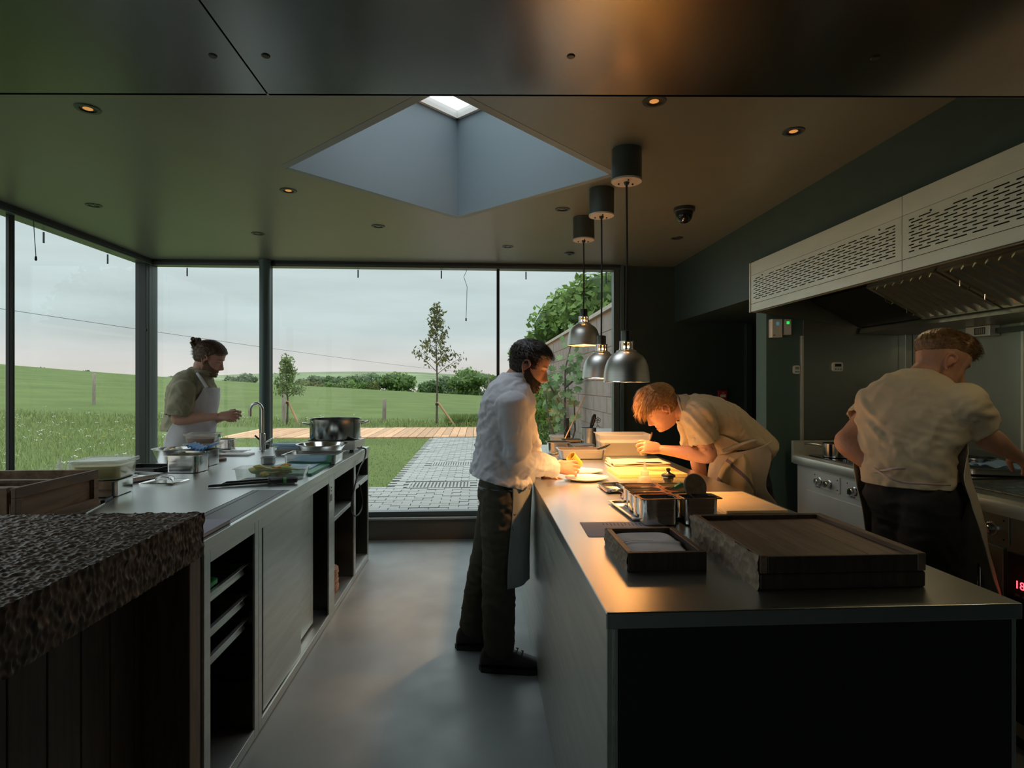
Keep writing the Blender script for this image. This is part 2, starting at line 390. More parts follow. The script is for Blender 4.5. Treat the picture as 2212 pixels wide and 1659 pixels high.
fs_ = [(i*(na+1)+k, i*(na+1)+k+1, (i+1)*(na+1)+k+1, (i+1)*(na+1)+k) for i in range(len(rs)-1) for k in range(na)]
# leave out the patch under the building
ctr = lambda f: (sum(vs_[i][0] for i in f)/4, sum(vs_[i][1] for i in f)/4)
fs_ = [f for f in fs_ if not any(XL < vs_[i][0] < 4 and vs_[i][1] < YB for i in f)]
struct('ground', MB().add(vs_, fs_), 'grass_field', label='green field rising to the left beyond the glazing', fix=False)
fh = MB()
def fhz(u, v):
    px = -300+2600*u; uu = (px-1106)/1250; D = 230+270*v
    ypx = 838-(838-(809+6*math.sin(px*.006)+max(0, (px-900))*.03))*v**.8
    return Vector((D*(uu*.9983+.0583), D*.9983-D*uu*.0583, 1.4+D*(830-ypx)/1250))
fh.grid(fhz, 60, 6)
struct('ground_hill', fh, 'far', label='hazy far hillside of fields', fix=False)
# ---- grass blades and flowers (nobody could count them)
def blades(name, label, pts, h, w, m, lean=.5, cat='grass'):
    n = len(pts); P = np.array(pts); ang = rng.uniform(0, 2*PI, n); H = h*rng.uniform(.5, 1.25, n)
    la = rng.uniform(0, 2*PI, n); le = rng.uniform(.1, lean, n)*H
    b = np.stack([np.cos(ang), np.sin(ang), np.zeros(n)], 1)*(w/2)
    tip = P+np.stack([np.cos(la)*le, np.sin(la)*le, H], 1)
    mid = P+np.stack([np.cos(la)*le*.3, np.sin(la)*le*.3, H*.55], 1)
    V = np.concatenate([P-b, P+b, mid+b*.7, mid-b*.7, tip], 0)
    i = np.arange(n)
    fs = [tuple(x) for x in np.stack([i, i+n, i+2*n, i+3*n], 1).tolist()]+[tuple(x) for x in np.stack([i+3*n, i+2*n, i+4*n], 1).tolist()]
    o = MB().add(V.tolist(), fs).obj(name, m, fix=False)
    return tag(o, label, cat, kind='stuff')
def inpath(x, y): return (13.55 < y < 16.65 and -8.1 < x < 1.6) or (-1.05 < x < .9 and 5.2 < y < 13.6) or (-3.0 < x < .9 and 5.2 < y < 7.15)
def scatter(n, x0, x1, y0, y1, f=lambda x, y: True):
    out = []
    while len(out) < n:
        x, y = random.uniform(x0, x1), random.uniform(y0, y1)
        if f(x, y) and not inpath(x, y): out.append((x, y, ground(x, y)-.01))
    return out
def outdoors(x, y): return y > YB+.12 or x < XL-.12
lw = scatter(26000, -6.5, -1.0, 5.45, 13.5)+scatter(3000, .9, 1.6, 5.45, 13.5)
blades('lawn_grass', 'short lawn grass beside the paved path', lw, .032, .010, 'blade2')
md = scatter(26000, -16, XL-.12, 2.2, 17, lambda x, y: -1.05 < x/y < -.42)
blades('meadow_grass', 'rough meadow grass outside the left glazing', md, .12, .010, 'blade2', .8)
sw = scatter(9000, -19, 1.45, 16.7, 19.5)
blades('weed_strip', 'tall weeds along the far edge of the boardwalk', sw, .17, .02, 'blade2', .7)
sw = scatter(3500, -1, 1.2, 17.6, 19)
blades('nettle_strip', 'dark green weeds behind the boardwalk near the taller sapling', sw, .30, .035, 'blade', .5, 'weeds')
def flowers(name, label, pts, h, r, m):
    mb = MB()
    for x, y, z in pts:
        hh = h*random.uniform(.6, 1.3); rr = r*random.uniform(.6, 1.3)
        for k in range(4):
            dx, dy, dz = random.gauss(0, rr), random.gauss(0, rr), random.gauss(0, rr*.3); q = rr*.55
            c = Vector((x+dx, y+dy, z+hh+dz)); mb.add([c+Vector(v)*q for v in ((1, 0, 0), (0, 1, 0), (-1, 0, 0), (0, -1, 0), (0, 0, .6), (0, 0, -.6))],
                   [(0, 1, 4), (1, 2, 4), (2, 3, 4), (3, 0, 4), (1, 0, 5), (2, 1, 5), (3, 2, 5), (0, 3, 5)])
    return tag(mb.obj(name, m, fix=False), label, 'flowers', kind='stuff')
flowers('daisies', 'white wild flowers dotted over the meadow', scatter(190, -14, XL-.3, 3, 16, lambda x, y: -1.05 < x/y < -.45)+scatter(55, -18, -3.3, 16.8, 18.8), .24, .022, 'flower')
flowers('buttercups', 'yellow wild flowers in the meadow', scatter(40, -14, -5, 10, 17, lambda x, y: -1.0 < x/y < -.5)+scatter(12, -4, 1, 16.6, 17.2), .16, .02, 'yflower')
# ---- paved path
M['paver'] = mat('grey_pavers', (0.239, 0.251, 0.233), .8, var=.12, vscale=3)
M['joint'] = mat('paver_joint', (.12, .12, .105), .9)
M['deck'] = wood('larch_boards', (.37, .205, .10), (.48, .29, .155), 3, (10, 1, 10), .7)
M['slot'] = mat('drain_slot', (0.056, 0.056, 0.053), .8)
gp = sroot('ground_path', 'grey paved path leading away from the glazing')
MB().box(-3.05, .92, 5.38, 7.15, .0, .138).obj('path_bed', 'joint', gp); MB().box(-1.06, .92, 7.1505, 13.6, .0, .138).obj('path_bed', 'joint', gp)
pm = MB().box(-.096, .096, -.046, .046, .10, .15).mesh('paver')
grates = [(-.86, -.10, 7.02, 7.42), (-.72, -.05, 8.9, 9.3)]
cells = []
row = 0; y = 5.44
while y < 13.55:
    x = -1.02+.1*(row % 2) if y > 7.1 else -3.0+.1*(row % 2)
    while x < .85:
        if not any(g[0]-.02 < x < g[1]+.02 and g[2]-.02 < y < g[3]+.02 for g in grates): cells.append((x, y))
        x += .2
    y += .1; row += 1
vis = [c for c in cells if -1.35 < c[0] < .25]
vis.sort(key=lambda c: c[1]); near = vis[:290]; ns = set(near)
for x, y in near:
    o = link('paver', pm, 'paver', gp); o.location = (x, y, random.uniform(-.004, .003)); o.rotation_euler = (random.uniform(-.012, .012), 0, random.uniform(-.02, .02))
far_ = MB()
for x, y in cells:
    if (x, y) not in ns:
        dz = random.uniform(-.004, .003); far_.box(x-.096, x+.096, y-.046, y+.046, .12, .15+dz)
far_.obj('paving', 'paver', gp)['kind'] = 'stuff'
for i, (x0, x1, y0, y1) in enumerate(grates):
    g = thing('drain_grate', ['slotted drain grate in the path nearer the glazing', 'slotted drain grate farther along the path'][i], 'drain grate', ((x0+x1)/2, (y0+y1)/2, .139), 0, 'drain grates in the path')
    w, d = (x1-x0)/2, (y1-y0)/2
    MB().box(-w, w, -d, -d+.025, 0, .013).box(-w, w, d-.025, d, 0, .013).box(-w, -w+.025, -d+.025, d-.025, 0, .013).box(w-.025, w, -d+.025, d-.025, 0, .013).obj('frame', 'paver', g)
    MB().box(-w+.025, w-.025, -d+.025, d-.025, 0, .004).obj('pit', 'slot', g)
    nb = 16
    for k in range(nb):
        xx = -w+.03+(2*w-.06)*(k+.5)/nb; MB().box(xx-.012, xx+.012, -d+.025, d-.025, .004, .012).obj('bar', 'paver', g)
# ---- boardwalk of larch boards
bw = thing('boardwalk', 'pale larch boardwalk crossing beyond the lawn', 'boardwalk', (0, 0, .12))
x = -7.9
while x < 1.5:
    w = .178; y0 = 13.62; y1 = 16.6
    if x < -5.6: y1 = 14.0+(x+7.9)/2.3*2.6
    if x > 1.4: w = .17
    y1 += random.uniform(-.02, .02)
    jy = random.uniform(.3, .7)
    if x > -.9 and random.random() < .5:
        ym = y0+random.choice((.5, .62)); segs = [(y0, ym-.006), (ym, y1)]
    else: segs = [(y0, y1)]
    for a, b in segs:
        MB().box(x, x+w, a, b, -.0, .045+random.uniform(-.003, .003)).obj('board', 'deck', bw)
    x += w+.012
# ---- fence posts
M['oldwood'] = wood('weathered_post', (.16, .13, .10), (.27, .23, .19), 6, (12, 12, 1), .8)
M['stake'] = wood('stake_wood', (.36, .20, .11), (.50, .30, .17), 6, (12, 12, 1), .8)
for (x, y, h, lb) in ((-15.3, 24.0, 1.25, 'weathered fence post far left in the meadow'), (-6.18, 18.8, .98, 'weathered fence post beside the bushy sapling'), (-3.1, 19.3, .78, 'weathered fence post to the left of the tall sapling')):
    z = ground(x, y)
    p = MB().lathe([(.065, -.1), (.063, h*.5), (.058, h-.02), (.04, h)], (0, 0, 0), 9).obj('fence_post', 'oldwood', smooth=True)
    p.location = (x, y, z); p.rotation_euler = (random.uniform(-.02, .02), random.uniform(-.02, .02), 0); tag(p, lb, 'post', 'fence posts')
# ---- trees
M['bark'] = mat('bark', (0.081, 0.065, 0.050), .9, var=.35, vscale=12, bump=.5, bscale=25)
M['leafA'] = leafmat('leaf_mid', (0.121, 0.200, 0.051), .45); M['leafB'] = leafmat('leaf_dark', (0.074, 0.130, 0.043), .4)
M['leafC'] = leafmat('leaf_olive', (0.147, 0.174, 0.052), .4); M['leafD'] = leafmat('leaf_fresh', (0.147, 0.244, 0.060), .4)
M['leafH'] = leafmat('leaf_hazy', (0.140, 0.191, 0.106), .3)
def leafcloud(mb, blobs, n, size, sq=.55):
    """leaf quads scattered over the shells of ellipsoid blobs"""
    wts = np.array([b[3]*b[4]*b[5] for b in blobs])**.67; wts /= wts.sum(); V = []; F = []
    idx = rng.choice(len(blobs), n, p=wts)
    d = rng.normal(size=(n, 3)); d /= np.linalg.norm(d, axis=1)[:, None]; rr = rng.uniform(.35, 1, n)**.45
    B = np.array(blobs)[idx]
    P = B[:, :3]+d*B[:, 3:6]*rr[:, None]
    nrm = d+rng.normal(0, .6, (n, 3)); nrm /= np.linalg.norm(nrm, axis=1)[:, None]
    t = np.cross(nrm, rng.normal(size=(n, 3))); t /= np.linalg.norm(t, axis=1)[:, None]; b = np.cross(nrm, t)
    s = size*rng.uniform(.6, 1.3, n)[:, None]
    V = np.concatenate([P-t*s, P+b*s*sq, P+t*s, P-b*s*sq], 0); i = np.arange(n)
    mb.add(V.tolist(), np.stack([i, i+n, i+2*n, i+3*n], 1).tolist())
def tree(name, label, x, y, z, h, w, m, n, leaf, group=None, trunk=.25, nb=9):
    t = thing(name, label, 'tree' if name != 'hedge_bush' else 'bush', (x, y, z), random.uniform(0, 6), group)
    blobs = []
    for k in range(nb):
        a = random.uniform(0, 2*PI); r = random.uniform(.0, .32)*w; zz = h*random.uniform(.38, .78)
        s = random.uniform(.20, .30)
        blobs.append((r*math.cos(a), r*math.sin(a), zz, w*s, w*s, h*s*.8))
    blobs.append((0, 0, h*.55, w*.36, w*.36, h*.36)); blobs.append((0, 0, h*.25, w*.4, w*.4, h*.22)); 
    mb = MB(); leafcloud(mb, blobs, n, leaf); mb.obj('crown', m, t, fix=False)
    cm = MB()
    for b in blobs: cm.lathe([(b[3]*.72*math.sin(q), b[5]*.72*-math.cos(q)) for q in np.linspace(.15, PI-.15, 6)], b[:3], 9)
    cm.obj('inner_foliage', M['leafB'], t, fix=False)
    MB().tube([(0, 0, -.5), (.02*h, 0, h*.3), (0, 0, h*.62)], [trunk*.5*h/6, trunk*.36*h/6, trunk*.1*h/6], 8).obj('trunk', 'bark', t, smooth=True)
    return t
def atpx(px, D):
    u = (px-1106)/1250; return (D*(u*.9983+.0583), D*(.9983-u*.0583))
def ztop(py, D): return 1.4+D*(830-py)/1250
G = 'trees beyond the field'
for px, ytop, ybot, D, wpx, m, lb in (
    (862, 798, 847, 118, 88, 'leafA', 'broad round green tree at the field edge left of the tall sapling'),
    (1012, 793, 852, 118, 84, 'leafA', 'broad leafy tree at the field edge right of the tall sapling'),
    (930, 818, 848, 122, 60, 'leafB', 'low dark tree behind the stem of the tall sapling'),
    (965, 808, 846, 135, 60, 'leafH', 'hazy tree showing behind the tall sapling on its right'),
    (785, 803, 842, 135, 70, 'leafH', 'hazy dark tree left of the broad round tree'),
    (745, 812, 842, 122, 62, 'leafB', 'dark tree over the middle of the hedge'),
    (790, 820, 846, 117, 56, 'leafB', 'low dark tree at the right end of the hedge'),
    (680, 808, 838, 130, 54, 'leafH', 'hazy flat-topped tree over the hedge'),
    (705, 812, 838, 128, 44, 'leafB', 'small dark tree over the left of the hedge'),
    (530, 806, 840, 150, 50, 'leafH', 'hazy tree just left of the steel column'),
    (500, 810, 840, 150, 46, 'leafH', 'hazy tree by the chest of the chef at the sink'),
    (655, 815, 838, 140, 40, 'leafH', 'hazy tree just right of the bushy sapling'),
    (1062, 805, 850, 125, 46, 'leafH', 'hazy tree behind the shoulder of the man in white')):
    x, y = atpx(px, D); zb = ztop(ybot, D)-2
    tree('field_tree', lb, x, y, zb, ztop(ytop, D)-zb, 1.25*wpx*D/1250, m, 1500, .36, G, nb=7)
for k, px in enumerate(range(640, 830, 24)):
    D = 113+random.uniform(0, 3); x, y = atpx(px, D); zb = ztop(842+(px-640)*.03, D)-1
    tree('hedge_bush', 'rounded hedge bush at the near edge of the far trees, number %s from the left' % ['one', 'two', 'three', 'four', 'five', 'six', 'seven', 'eight'][k], x, y, zb, ztop(822+random.uniform(-2, 3), D)-zb, 34*D/1250, random.choice(('leafA', 'leafC', 'leafD')), 700, .3, 'hedge bushes', nb=4)
for px, yt, lb in ((95, 794, 'tiny far bush on the field edge at the far left'), (178, 799, 'tiny far bush on the field edge in the middle of the left glazing'), (372, 811, 'tiny far trees on the skyline left of the chef at the sink'), (400, 808, 'small far tree on the skyline behind the shoulder of the chef at the sink')):
    D = 116; x, y = atpx(px, D); zb = ztop(yt+14, D)-1
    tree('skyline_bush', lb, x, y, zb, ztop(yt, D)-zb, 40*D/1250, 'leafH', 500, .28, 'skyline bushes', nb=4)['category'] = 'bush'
# big trees behind the block wall
for x, y, h, w, m, lb in ((3.95, 15.8, 5.0, 3.6, 'leafA', 'large leafy tree behind the block wall, nearest the glazing'), (4.0, 24.0, 5.6, 4.4, 'leafD', 'large leafy tree farther behind the block wall'), (3.3, 30.5, 4.7, 3.4, 'leafA', 'leafy tree at the far end of the block wall')):
    tree('wall_tree', lb, x, y, 0, h, w, m, 9000, .12 if y < 20 else .16, 'trees behind the wall', nb=16)
# barn roof, pole and overhead line
bx, by = atpx(990, 140)
bn = thing('barn', 'low grey barn roof among the far trees', 'barn', (bx, by, -3))
MB().box(-4, 4, -2, 2, 0, 3.2).obj('wall', mat('barn_wall', (.3, .3, .29), .8), bn)
MB().prism([(-2.3, 3.2), (2.3, 3.2), (0, 4.4)], -4.2, 4.2, 'X').obj('roof', mat('barn_roof', (.45, .45, .44), .7), bn)
px_, py_ = atpx(1056, 100)
tag(MB().lathe([(.12, 0), (.09, 7.2)], (px_, py_, -4), 8).obj('utility_pole', 'oldwood', smooth=True), 'thin utility pole beside the shoulder of the man in white', 'pole')
A = Vector(atpx(-80, 26)+(ztop(655, 26),)); B_ = Vector(atpx(1056, 100)+(3.1,))
pl = [A.lerp(B_, k/30)+Vector((0, 0, -5.2*(k/30)*(1-k/30)*.28)) for k in range(31)]
tag(MB().tube(pl, .012, 5).obj('overhead_line', 'rubber'), 'thin overhead line sagging across the sky', 'cable')
# ---- saplings
M['leafS'] = leafmat('sapling_leaf', (0.157, 0.225, 0.078), .4); M['leafT'] = leafmat('sapling_olive_leaf', (0.121, 0.129, 0.048), .5)
def sapling(name, label, x, y, h, w, m, nbr, nl, leaf, z0, stake):
    z = ground(x, y); t = thing(name, label, 'sapling', (x, y, z))
    MB().tube([(0, 0, 0), (.02, 0, h*.35), (-.02, 0, h*.7), (.03, 0, h*.98)], [.035, .026, .015, .004], 8).obj('stem', 'bark', t, smooth=True)
    br = MB(); lv = MB()
    pts = []
    for k in range(nbr):
        f = z0+(1-z0)*(k+.5)/nbr; a = k*2.4+random.uniform(-.4, .4); L_ = w*(1.05-f)/(1.05-z0)*random.uniform(.65, 1.1)
        p0 = Vector((0, 0, h*f*.96)); d = Vector((math.cos(a), math.sin(a), random.uniform(.35, .9)))
        path = [p0+d*L_*q+Vector((0, 0, -.12*L_*q*q)) for q in (0, .35, .7, 1)]
        br.tube(path, [.011, .008, .005, .002], 5)
        for j in range(nl):
            q = random.uniform(.3, 1.05); i = min(2, int(q*3)); pts.append(path[i].lerp(path[i+1], (q*3-i))+Vector((random.gauss(0, .07), random.gauss(0, .07), random.gauss(-.03, .07))))
    P = np.array([tuple(p) for p in pts]); n = len(P)
    nrm = rng.normal(size=(n, 3)); nrm[:, 2] = abs(nrm[:, 2]); nrm /= np.linalg.norm(nrm, axis=1)[:, None]
    tt = np.cross(nrm, rng.normal(size=(n, 3))); tt[:, 2] -= .5; tt /= np.linalg.norm(tt, axis=1)[:, None]; bb = np.cross(nrm, tt); s = leaf*rng.uniform(.7, 1.3, n)[:, None]
    i = np.arange(n); lv.add(np.concatenate([P-tt*s, P+bb*s*.42, P+tt*s, P-bb*s*.42], 0).tolist(), np.stack([i, i+n, i+2*n, i+3*n], 1).tolist())
    br.obj('branches', 'bark', t, smooth=True); lv.obj('leaves', m, t, fix=False)['kind'] = 'stuff'
    s = stake
    MB().tube([(s[0], s[1], 0), (s[0]*.12, s[1]*.12, s[2]*.95), (0, 0, s[2])], .032, 8).obj('stake', 'stake', t, smooth=True)
    MB().lathe([(.05, -.03), (.05, .03)], (.01, 0, s[2]-.06), 10).obj('tie', 'rubber', t)
    return t
sapling('sapling', 'tall slender sapling with sparse olive leaves and a leaning stake', -1.25, 17.5, 3.75, .82, 'leafT', 24, 34, .062, .42, (.55, 0, .72))
sapling('sapling', 'small bushy sapling with fresh green leaves beside the steel column', -5.75, 17.8, 2.05, .52, 'leafS', 26, 40, .058, .40, (.35, 0, .72))
# ---- block wall on the right
M['block'] = mat('concrete_block', (.235, .188, .163), .85, var=.14, vscale=5, bump=.15, bscale=30)
M['mortar'] = mat('warm_mortar', (.34, .185, .115), .9); M['coping'] = mat('wall_coping', (0.403, 0.355, 0.298), .8, var=.1)
WX = 1.76; CH = .225; BL = .45; wt = 2.42
wl = thing('block_wall', 'pale concrete block garden wall outside the right of the glazing', 'wall', (WX, 5.6, .1))
MB().box(.008, .2, 0, 20, 0, wt-.12).obj('mortar_core', 'mortar', wl)
MB().box(-.03, .23, 0, 20, wt-.12, wt-.06).obj('coping', 'coping', wl, bevel=.004)
bmesh_ = MB().box(0, .1, .004, BL-.004, .005, CH-.005).mesh('block')
rest = MB(); cnt = 0
nr = int((wt-.12)/CH)
for r in range(nr+1):
    for k in range(45):
        y = k*BL-(BL/2 if r % 2 else 0)
        if y < -.01 or r*CH+CH > wt-.11: continue
        if y < 10.5:
            o = link('block', bmesh_, 'block', wl); o.location = (random.uniform(-.002, .002), y, r*CH); cnt += 1
        elif y < 19.5: rest.box(0, .1, y+.004, y+BL-.004, r*CH+.005, r*CH+CH-.005)
rest.obj('block_courses', 'block', wl)['kind'] = 'stuff'
# ---- fig and climbing plants against it
M['leafF'] = leafmat('fig_leaf', (.16, .25, .11), .35, .3); M['leafG'] = leafmat('bright_leaf', (0.149, 0.253, 0.052), .4, .35)
def figleaf(c, s, n, t):
    b = n.cross(t); pr = [(0, -.15), (.35, -.1), (.75, .2), (.45, .3), (.6, .75), (.2, .6), (0, 1.05), (-.2, .6), (-.6, .75), (-.45, .3), (-.75, .2), (-.35, -.1)]
    return [c+(b*x+t*y)*s for x, y in pr]
fg = thing('fig_plant', 'young fig plant with lobed leaves against the block wall', 'plant', (1.40, 9.4, .14))
st = MB()
brs = [[(0, 0, 0), (.02, .02, .8), (.02, 0, 1.5), (.2, .1, 2.2)], [(.02, .02, .8), (-.2, .1, 1.2), (-.35, .1, 1.6)], [(.02, 0, 1.2), (.3, -.1, 1.45), (.35, -.2, 1.5)], [(.05, .05, 0), (.2, .1, .5), (.15, -.1, 1.0)], [(-.05, 0, 0), (-.25, 0, .7), (-.3, 0, 1.1)]]
for b in brs: st.tube(b, [.018-.003*i for i in range(len(b))], 6)
st.obj('stems', 'bark', fg, smooth=True)
lf = MB()
for k in range(130):
    b = random.choice(brs[:3]+brs[:2]); i = random.randrange(1, len(b)); p = Vector(b[i-1]).lerp(Vector(b[i]), random.random())+Vector((random.gauss(0, .13), random.gauss(0, .13), random.gauss(.03, .12)))
    if p.x > .22: p.x = .22
    if p.z < .5: p.z += .6
    n = Vector((random.gauss(-.3, .5), -1, random.gauss(.4, .4))).normalized(); t = n.orthogonal(); t.rotate(Matrix.Rotation(random.uniform(0, 6.28), 3, n)); t.normalize()
    lf.add(figleaf(p, random.uniform(.07, .12), n, t), [tuple(range(12))])
lf.obj('leaves', 'leafF', fg, fix=False)
cp = thing('border_shrub', 'bright green feathery shrub in front of the block wall', 'shrub', (1.15, 11.2, .14))
mb = MB(); leafcloud(mb, [(0, 0, .5, .5, .6, .5), (.1, .5, 1.0, .45, .7, .55), (-.1, -.2, .85, .35, .4, .5), (.0, .9, .6, .5, .7, .6)], 3600, .05, .4); mb.obj('foliage', 'leafG', cp, fix=False)['kind'] = 'stuff'
MB().tube([(0, 0, 0), (.03, .1, .8), (0, .2, 1.2)], .02, 6).tube([(0, .1, 0), (-.1, -.1, .6), (-.1, -.2, 1.0)], .015, 6).obj('stems', 'bark', cp, smooth=True)
# ================================================================ fixed kitchen furniture
def lock(o, k='structure'): o['kind'] = k; return o
CX = -.873; CL = -2.03; CY0, CY1 = 1.892, 4.69; TOP = .90
# ---- left worktop with sink
wt_ = thing('steel_worktop', 'long stainless worktop on the left with a sink at its far end', 'worktop', (0, 0, 0))
sx0, sx1, sy0, sy1 = -1.97, -1.72, 4.30, 4.51
ix0, ix1, iy0, iy1 = -1.06, -.886, 1.92, 2.79       # flush dark panel let into the top
MB().box(CL, CX, CY0, iy0, .862, TOP).box(CL, ix0, iy0, iy1, .862, TOP).box(ix1, CX, iy0, iy1, .862, TOP).box(CL, CX, iy1, sy0, .862, TOP)\
    .box(CL, sx0, sy0, sy1, .862, TOP).box(sx1, CX, sy0, sy1, .862, TOP).box(CL, CX, sy1, CY1, .862, TOP).obj('top', 'worktop', wt_)
MB().box(CX-.002, CX+.003, CY0, CY1, .858, TOP+.0005).obj('nosing', 'cabsteel', wt_, bevel=.002)
sk_ = MB()
rg = [[(x, y, TOP) for x, y in rrect(sx1-sx0, sy1-sy0, .03, 4, (sx0+sx1)/2, (sy0+sy1)/2)], [(x, y, TOP-.16) for x, y in rrect(sx1-sx0-.02, sy1-sy0-.02, .04, 4, (sx0+sx1)/2, (sy0+sy1)/2)]]
sk_.loft(rg, cap=False); sk_.add([Vector(p) for p in rg[1]], [tuple(range(len(rg[1])))]); sk_.obj('sink_bowl', 'polish', wt_, smooth=True)
MB().box(ix0+.003, ix1-.003, iy0+.003, iy1-.003, .866, TOP-.0005).obj('inset_panel', mat('graphite_panel', (.095, .10, .105), .38, .3), wt_)
MB().box(ix0+.026, ix0+.030, iy0+.003, iy1-.003, TOP-.0005, TOP+.0002).box(ix1-.028, ix1-.025, iy0+.003, iy1-.003, TOP-.0005, TOP+.0002).obj('seam', 'black', wt_)
MB().box(ix0, ix1, iy0, iy1, .860, .8655).obj('panel_tray', 'cabsteel', wt_)
# ---- units under it
def carcass(name, label, y0, y1, z0=.012):
    u = thing(name, label, 'cabinet', ((CL+CX)/2, (y0+y1)/2, 0)); w = (CX-CL)/2; h = (y1-y0)/2
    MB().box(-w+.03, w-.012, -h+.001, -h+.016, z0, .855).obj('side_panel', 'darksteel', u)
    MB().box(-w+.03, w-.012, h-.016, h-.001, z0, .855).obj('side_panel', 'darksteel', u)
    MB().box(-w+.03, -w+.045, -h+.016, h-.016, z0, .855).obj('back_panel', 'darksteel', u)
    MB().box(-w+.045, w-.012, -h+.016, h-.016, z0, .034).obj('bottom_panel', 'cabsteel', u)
    return u, w, h
def rail(u, w, h, post0=.03, post1=.03, zt=.815):
    MB().box(w-.0115, w-.0025, -h+post0, h-post1, zt, .856).obj('top_rail', 'cabsteel', u, bevel=.0015)
    MB().box(w-.0115, w-.0025, -h+post0, h-post1, .004, .044).obj('bottom_rail', 'cabsteel', u, bevel=.0015)
    MB().box(w-.0115, w-.0020, -h, -h+post0-.001, .004, .856).obj('post', 'cabsteel', u, bevel=.0015)
    if post1: MB().box(w-.0115, w-.0020, h-post1+.001, h, .004, .856).obj('post', 'cabsteel', u, bevel=.0015)
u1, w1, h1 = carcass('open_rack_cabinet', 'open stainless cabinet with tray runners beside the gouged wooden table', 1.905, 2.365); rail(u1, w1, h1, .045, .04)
for z in (.235, .335, .44, .535, .655):
    for sy in (-1, 1): MB().box(-w1+.05, w1-.03, sy*(h1-.03)-.012, sy*(h1-.03)+.012, z-.004, z).obj('runner', 'darksteel', u1)
u2, w2, h2 = carcass('sliding_door_cabinet', 'stainless cabinet with two sliding doors in the middle of the left counter', 2.367, 3.575); rail(u2, w2, h2, .035, .115)
def sdoor(y0, y1, x):
    d = MB().box(x-.012, x, y0-2.971, y1-2.971, .05, .812).obj('sliding_door', 'cabsteel', u2, bevel=.002)
    return d
sdoor(2.445, 2.955, w2-.013); sdoor(2.90, 3.335, w2-.060)
sp_ = MB().box(w2-.0019, w2+.0005, .50, .555, .70, .80).obj('socket_plate', 'cabsteel', u2, bevel=.001)
for dz in (.785, .765): MB().box(w2+.0005, w2+.002, .522, .533, dz-.004, dz+.004).obj('socket_slot', 'black', sp_)
MB().box(w2+.0005, w2+.0015, .508, .548, .705, .745).obj('rating_label', mat('grey_label', (.2, .2, .2), .5), sp_)
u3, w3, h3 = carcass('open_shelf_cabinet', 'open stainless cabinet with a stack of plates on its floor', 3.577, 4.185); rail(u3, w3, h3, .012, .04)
MB().box(-w3+.046, w3-.015, -h3+.017, h3-.045, .548, .575).obj('shelf', 'cabsteel', u3, bevel=.002)
for z in (.36, .40, .44, .48, .52, .62, .66, .70): MB().box(w3-.20, w3-.165, h3-.0185, h3-.0165, z, z+.010).obj('vent_slot', 'black', u3)
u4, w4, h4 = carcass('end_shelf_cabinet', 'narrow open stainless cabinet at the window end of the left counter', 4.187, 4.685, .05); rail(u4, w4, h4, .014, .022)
MB().box(-w4+.046, w4-.003, -h4+.018, h4-.023, .642, .680).obj('shelf', 'cabsteel', u4, bevel=.002)
MB().box(-.15, w4-.06, .0, .02, .05, .60).obj('divider', 'darksteel', u4)
# ---- gouged wooden table in the foreground left
m, t_, b_ = _new('gouged_dark_wood'); L_ = t_.links.new
tx = N(t_, 'ShaderNodeTexCoord'); nz = N(t_, 'ShaderNodeTexNoise'); nz.inputs['Scale'].default_value = 30; nz.inputs['Detail'].default_value = 6
L_(tx.outputs['Object'], nz.inputs['Vector']); rr_ = N(t_, 'ShaderNodeValToRGB'); rr_.color_ramp.elements[0].color = (.075, .047, .032, 1); rr_.color_ramp.elements[1].color = (.185, .125, .088, 1)
rr_.color_ramp.elements[0].position = .35; rr_.color_ramp.elements[1].position = .7
L_(nz.outputs[0], rr_.inputs[0]); L_(rr_.outputs[0], b_.inputs['Base Color']); b_.inputs['Roughness'].default_value = .42
M['gouge'] = m
def cellular(P, cell, st, seed=3):
    """distance to the nearest jittered cell centre (vectorised, stretched by st)"""
    Q = P/(cell*np.array(st)); I = np.floor(Q).astype(int); best = np.full(len(P), 9.)
    for i in (-1, 0, 1):
        for j in (-1, 0, 1):
            c = I+np.array([i, j]); h = (c[:, 0]*73856093) ^ (c[:, 1]*19349663) ^ seed
            h = (h*2654435761) & 0xffffffff; jx = (h & 0xffff)/65535.; h2 = (h*40503+12345) & 0xffffffff; jy = ((h2 >> 8) & 0xffff)/65535.
            d = np.hypot(Q[:, 0]-c[:, 0]-.5-(jx-.5)*.8, Q[:, 1]-c[:, 1]-.5-(jy-.5)*.8); best = np.minimum(best, d)
    return best
tb = thing('wooden_table', 'dark wooden table with a deeply gouged top edge in the left foreground', 'table', (-1.43, 1.13, 0))
TX0, TX1, TY0, TY1, TZ0, TZ1 = -2.0+1.43, -.858+1.43, .40-1.13, 1.872-1.13, .862, 1.0
sp = .0040
xs = np.arange(TX0, TX1+1e-6, sp); ys = np.arange(TY0, TY1+1e-6, sp); zs = np.arange(TZ0, TZ1+1e-6, .0042)
def gz(A, B, st, amp, seed): 
    P = np.stack([A.ravel(), B.ravel()], 1); d = np.minimum(cellular(P, .0150, st, seed), .75)
    return (amp*(d/.75)**2).reshape(A.shape)
gx, gy = np.meshgrid(xs, ys); top = MB()
hz = TZ1-.006+gz(gx, gy, (1.15, .95), .0058, 3)
n1, n2 = len(ys), len(xs)
top.add(np.stack([gx, gy, hz], 2).reshape(-1, 3).tolist(), [(j*n2+i, j*n2+i+1, (j+1)*n2+i+1, (j+1)*n2+i) for j in range(n1-1) for i in range(n2-1)])
gy2, gz2 = np.meshgrid(ys, zs); hx = TX1-.006+gz(gy2, gz2, (.8, 1.7), .0075, 5)
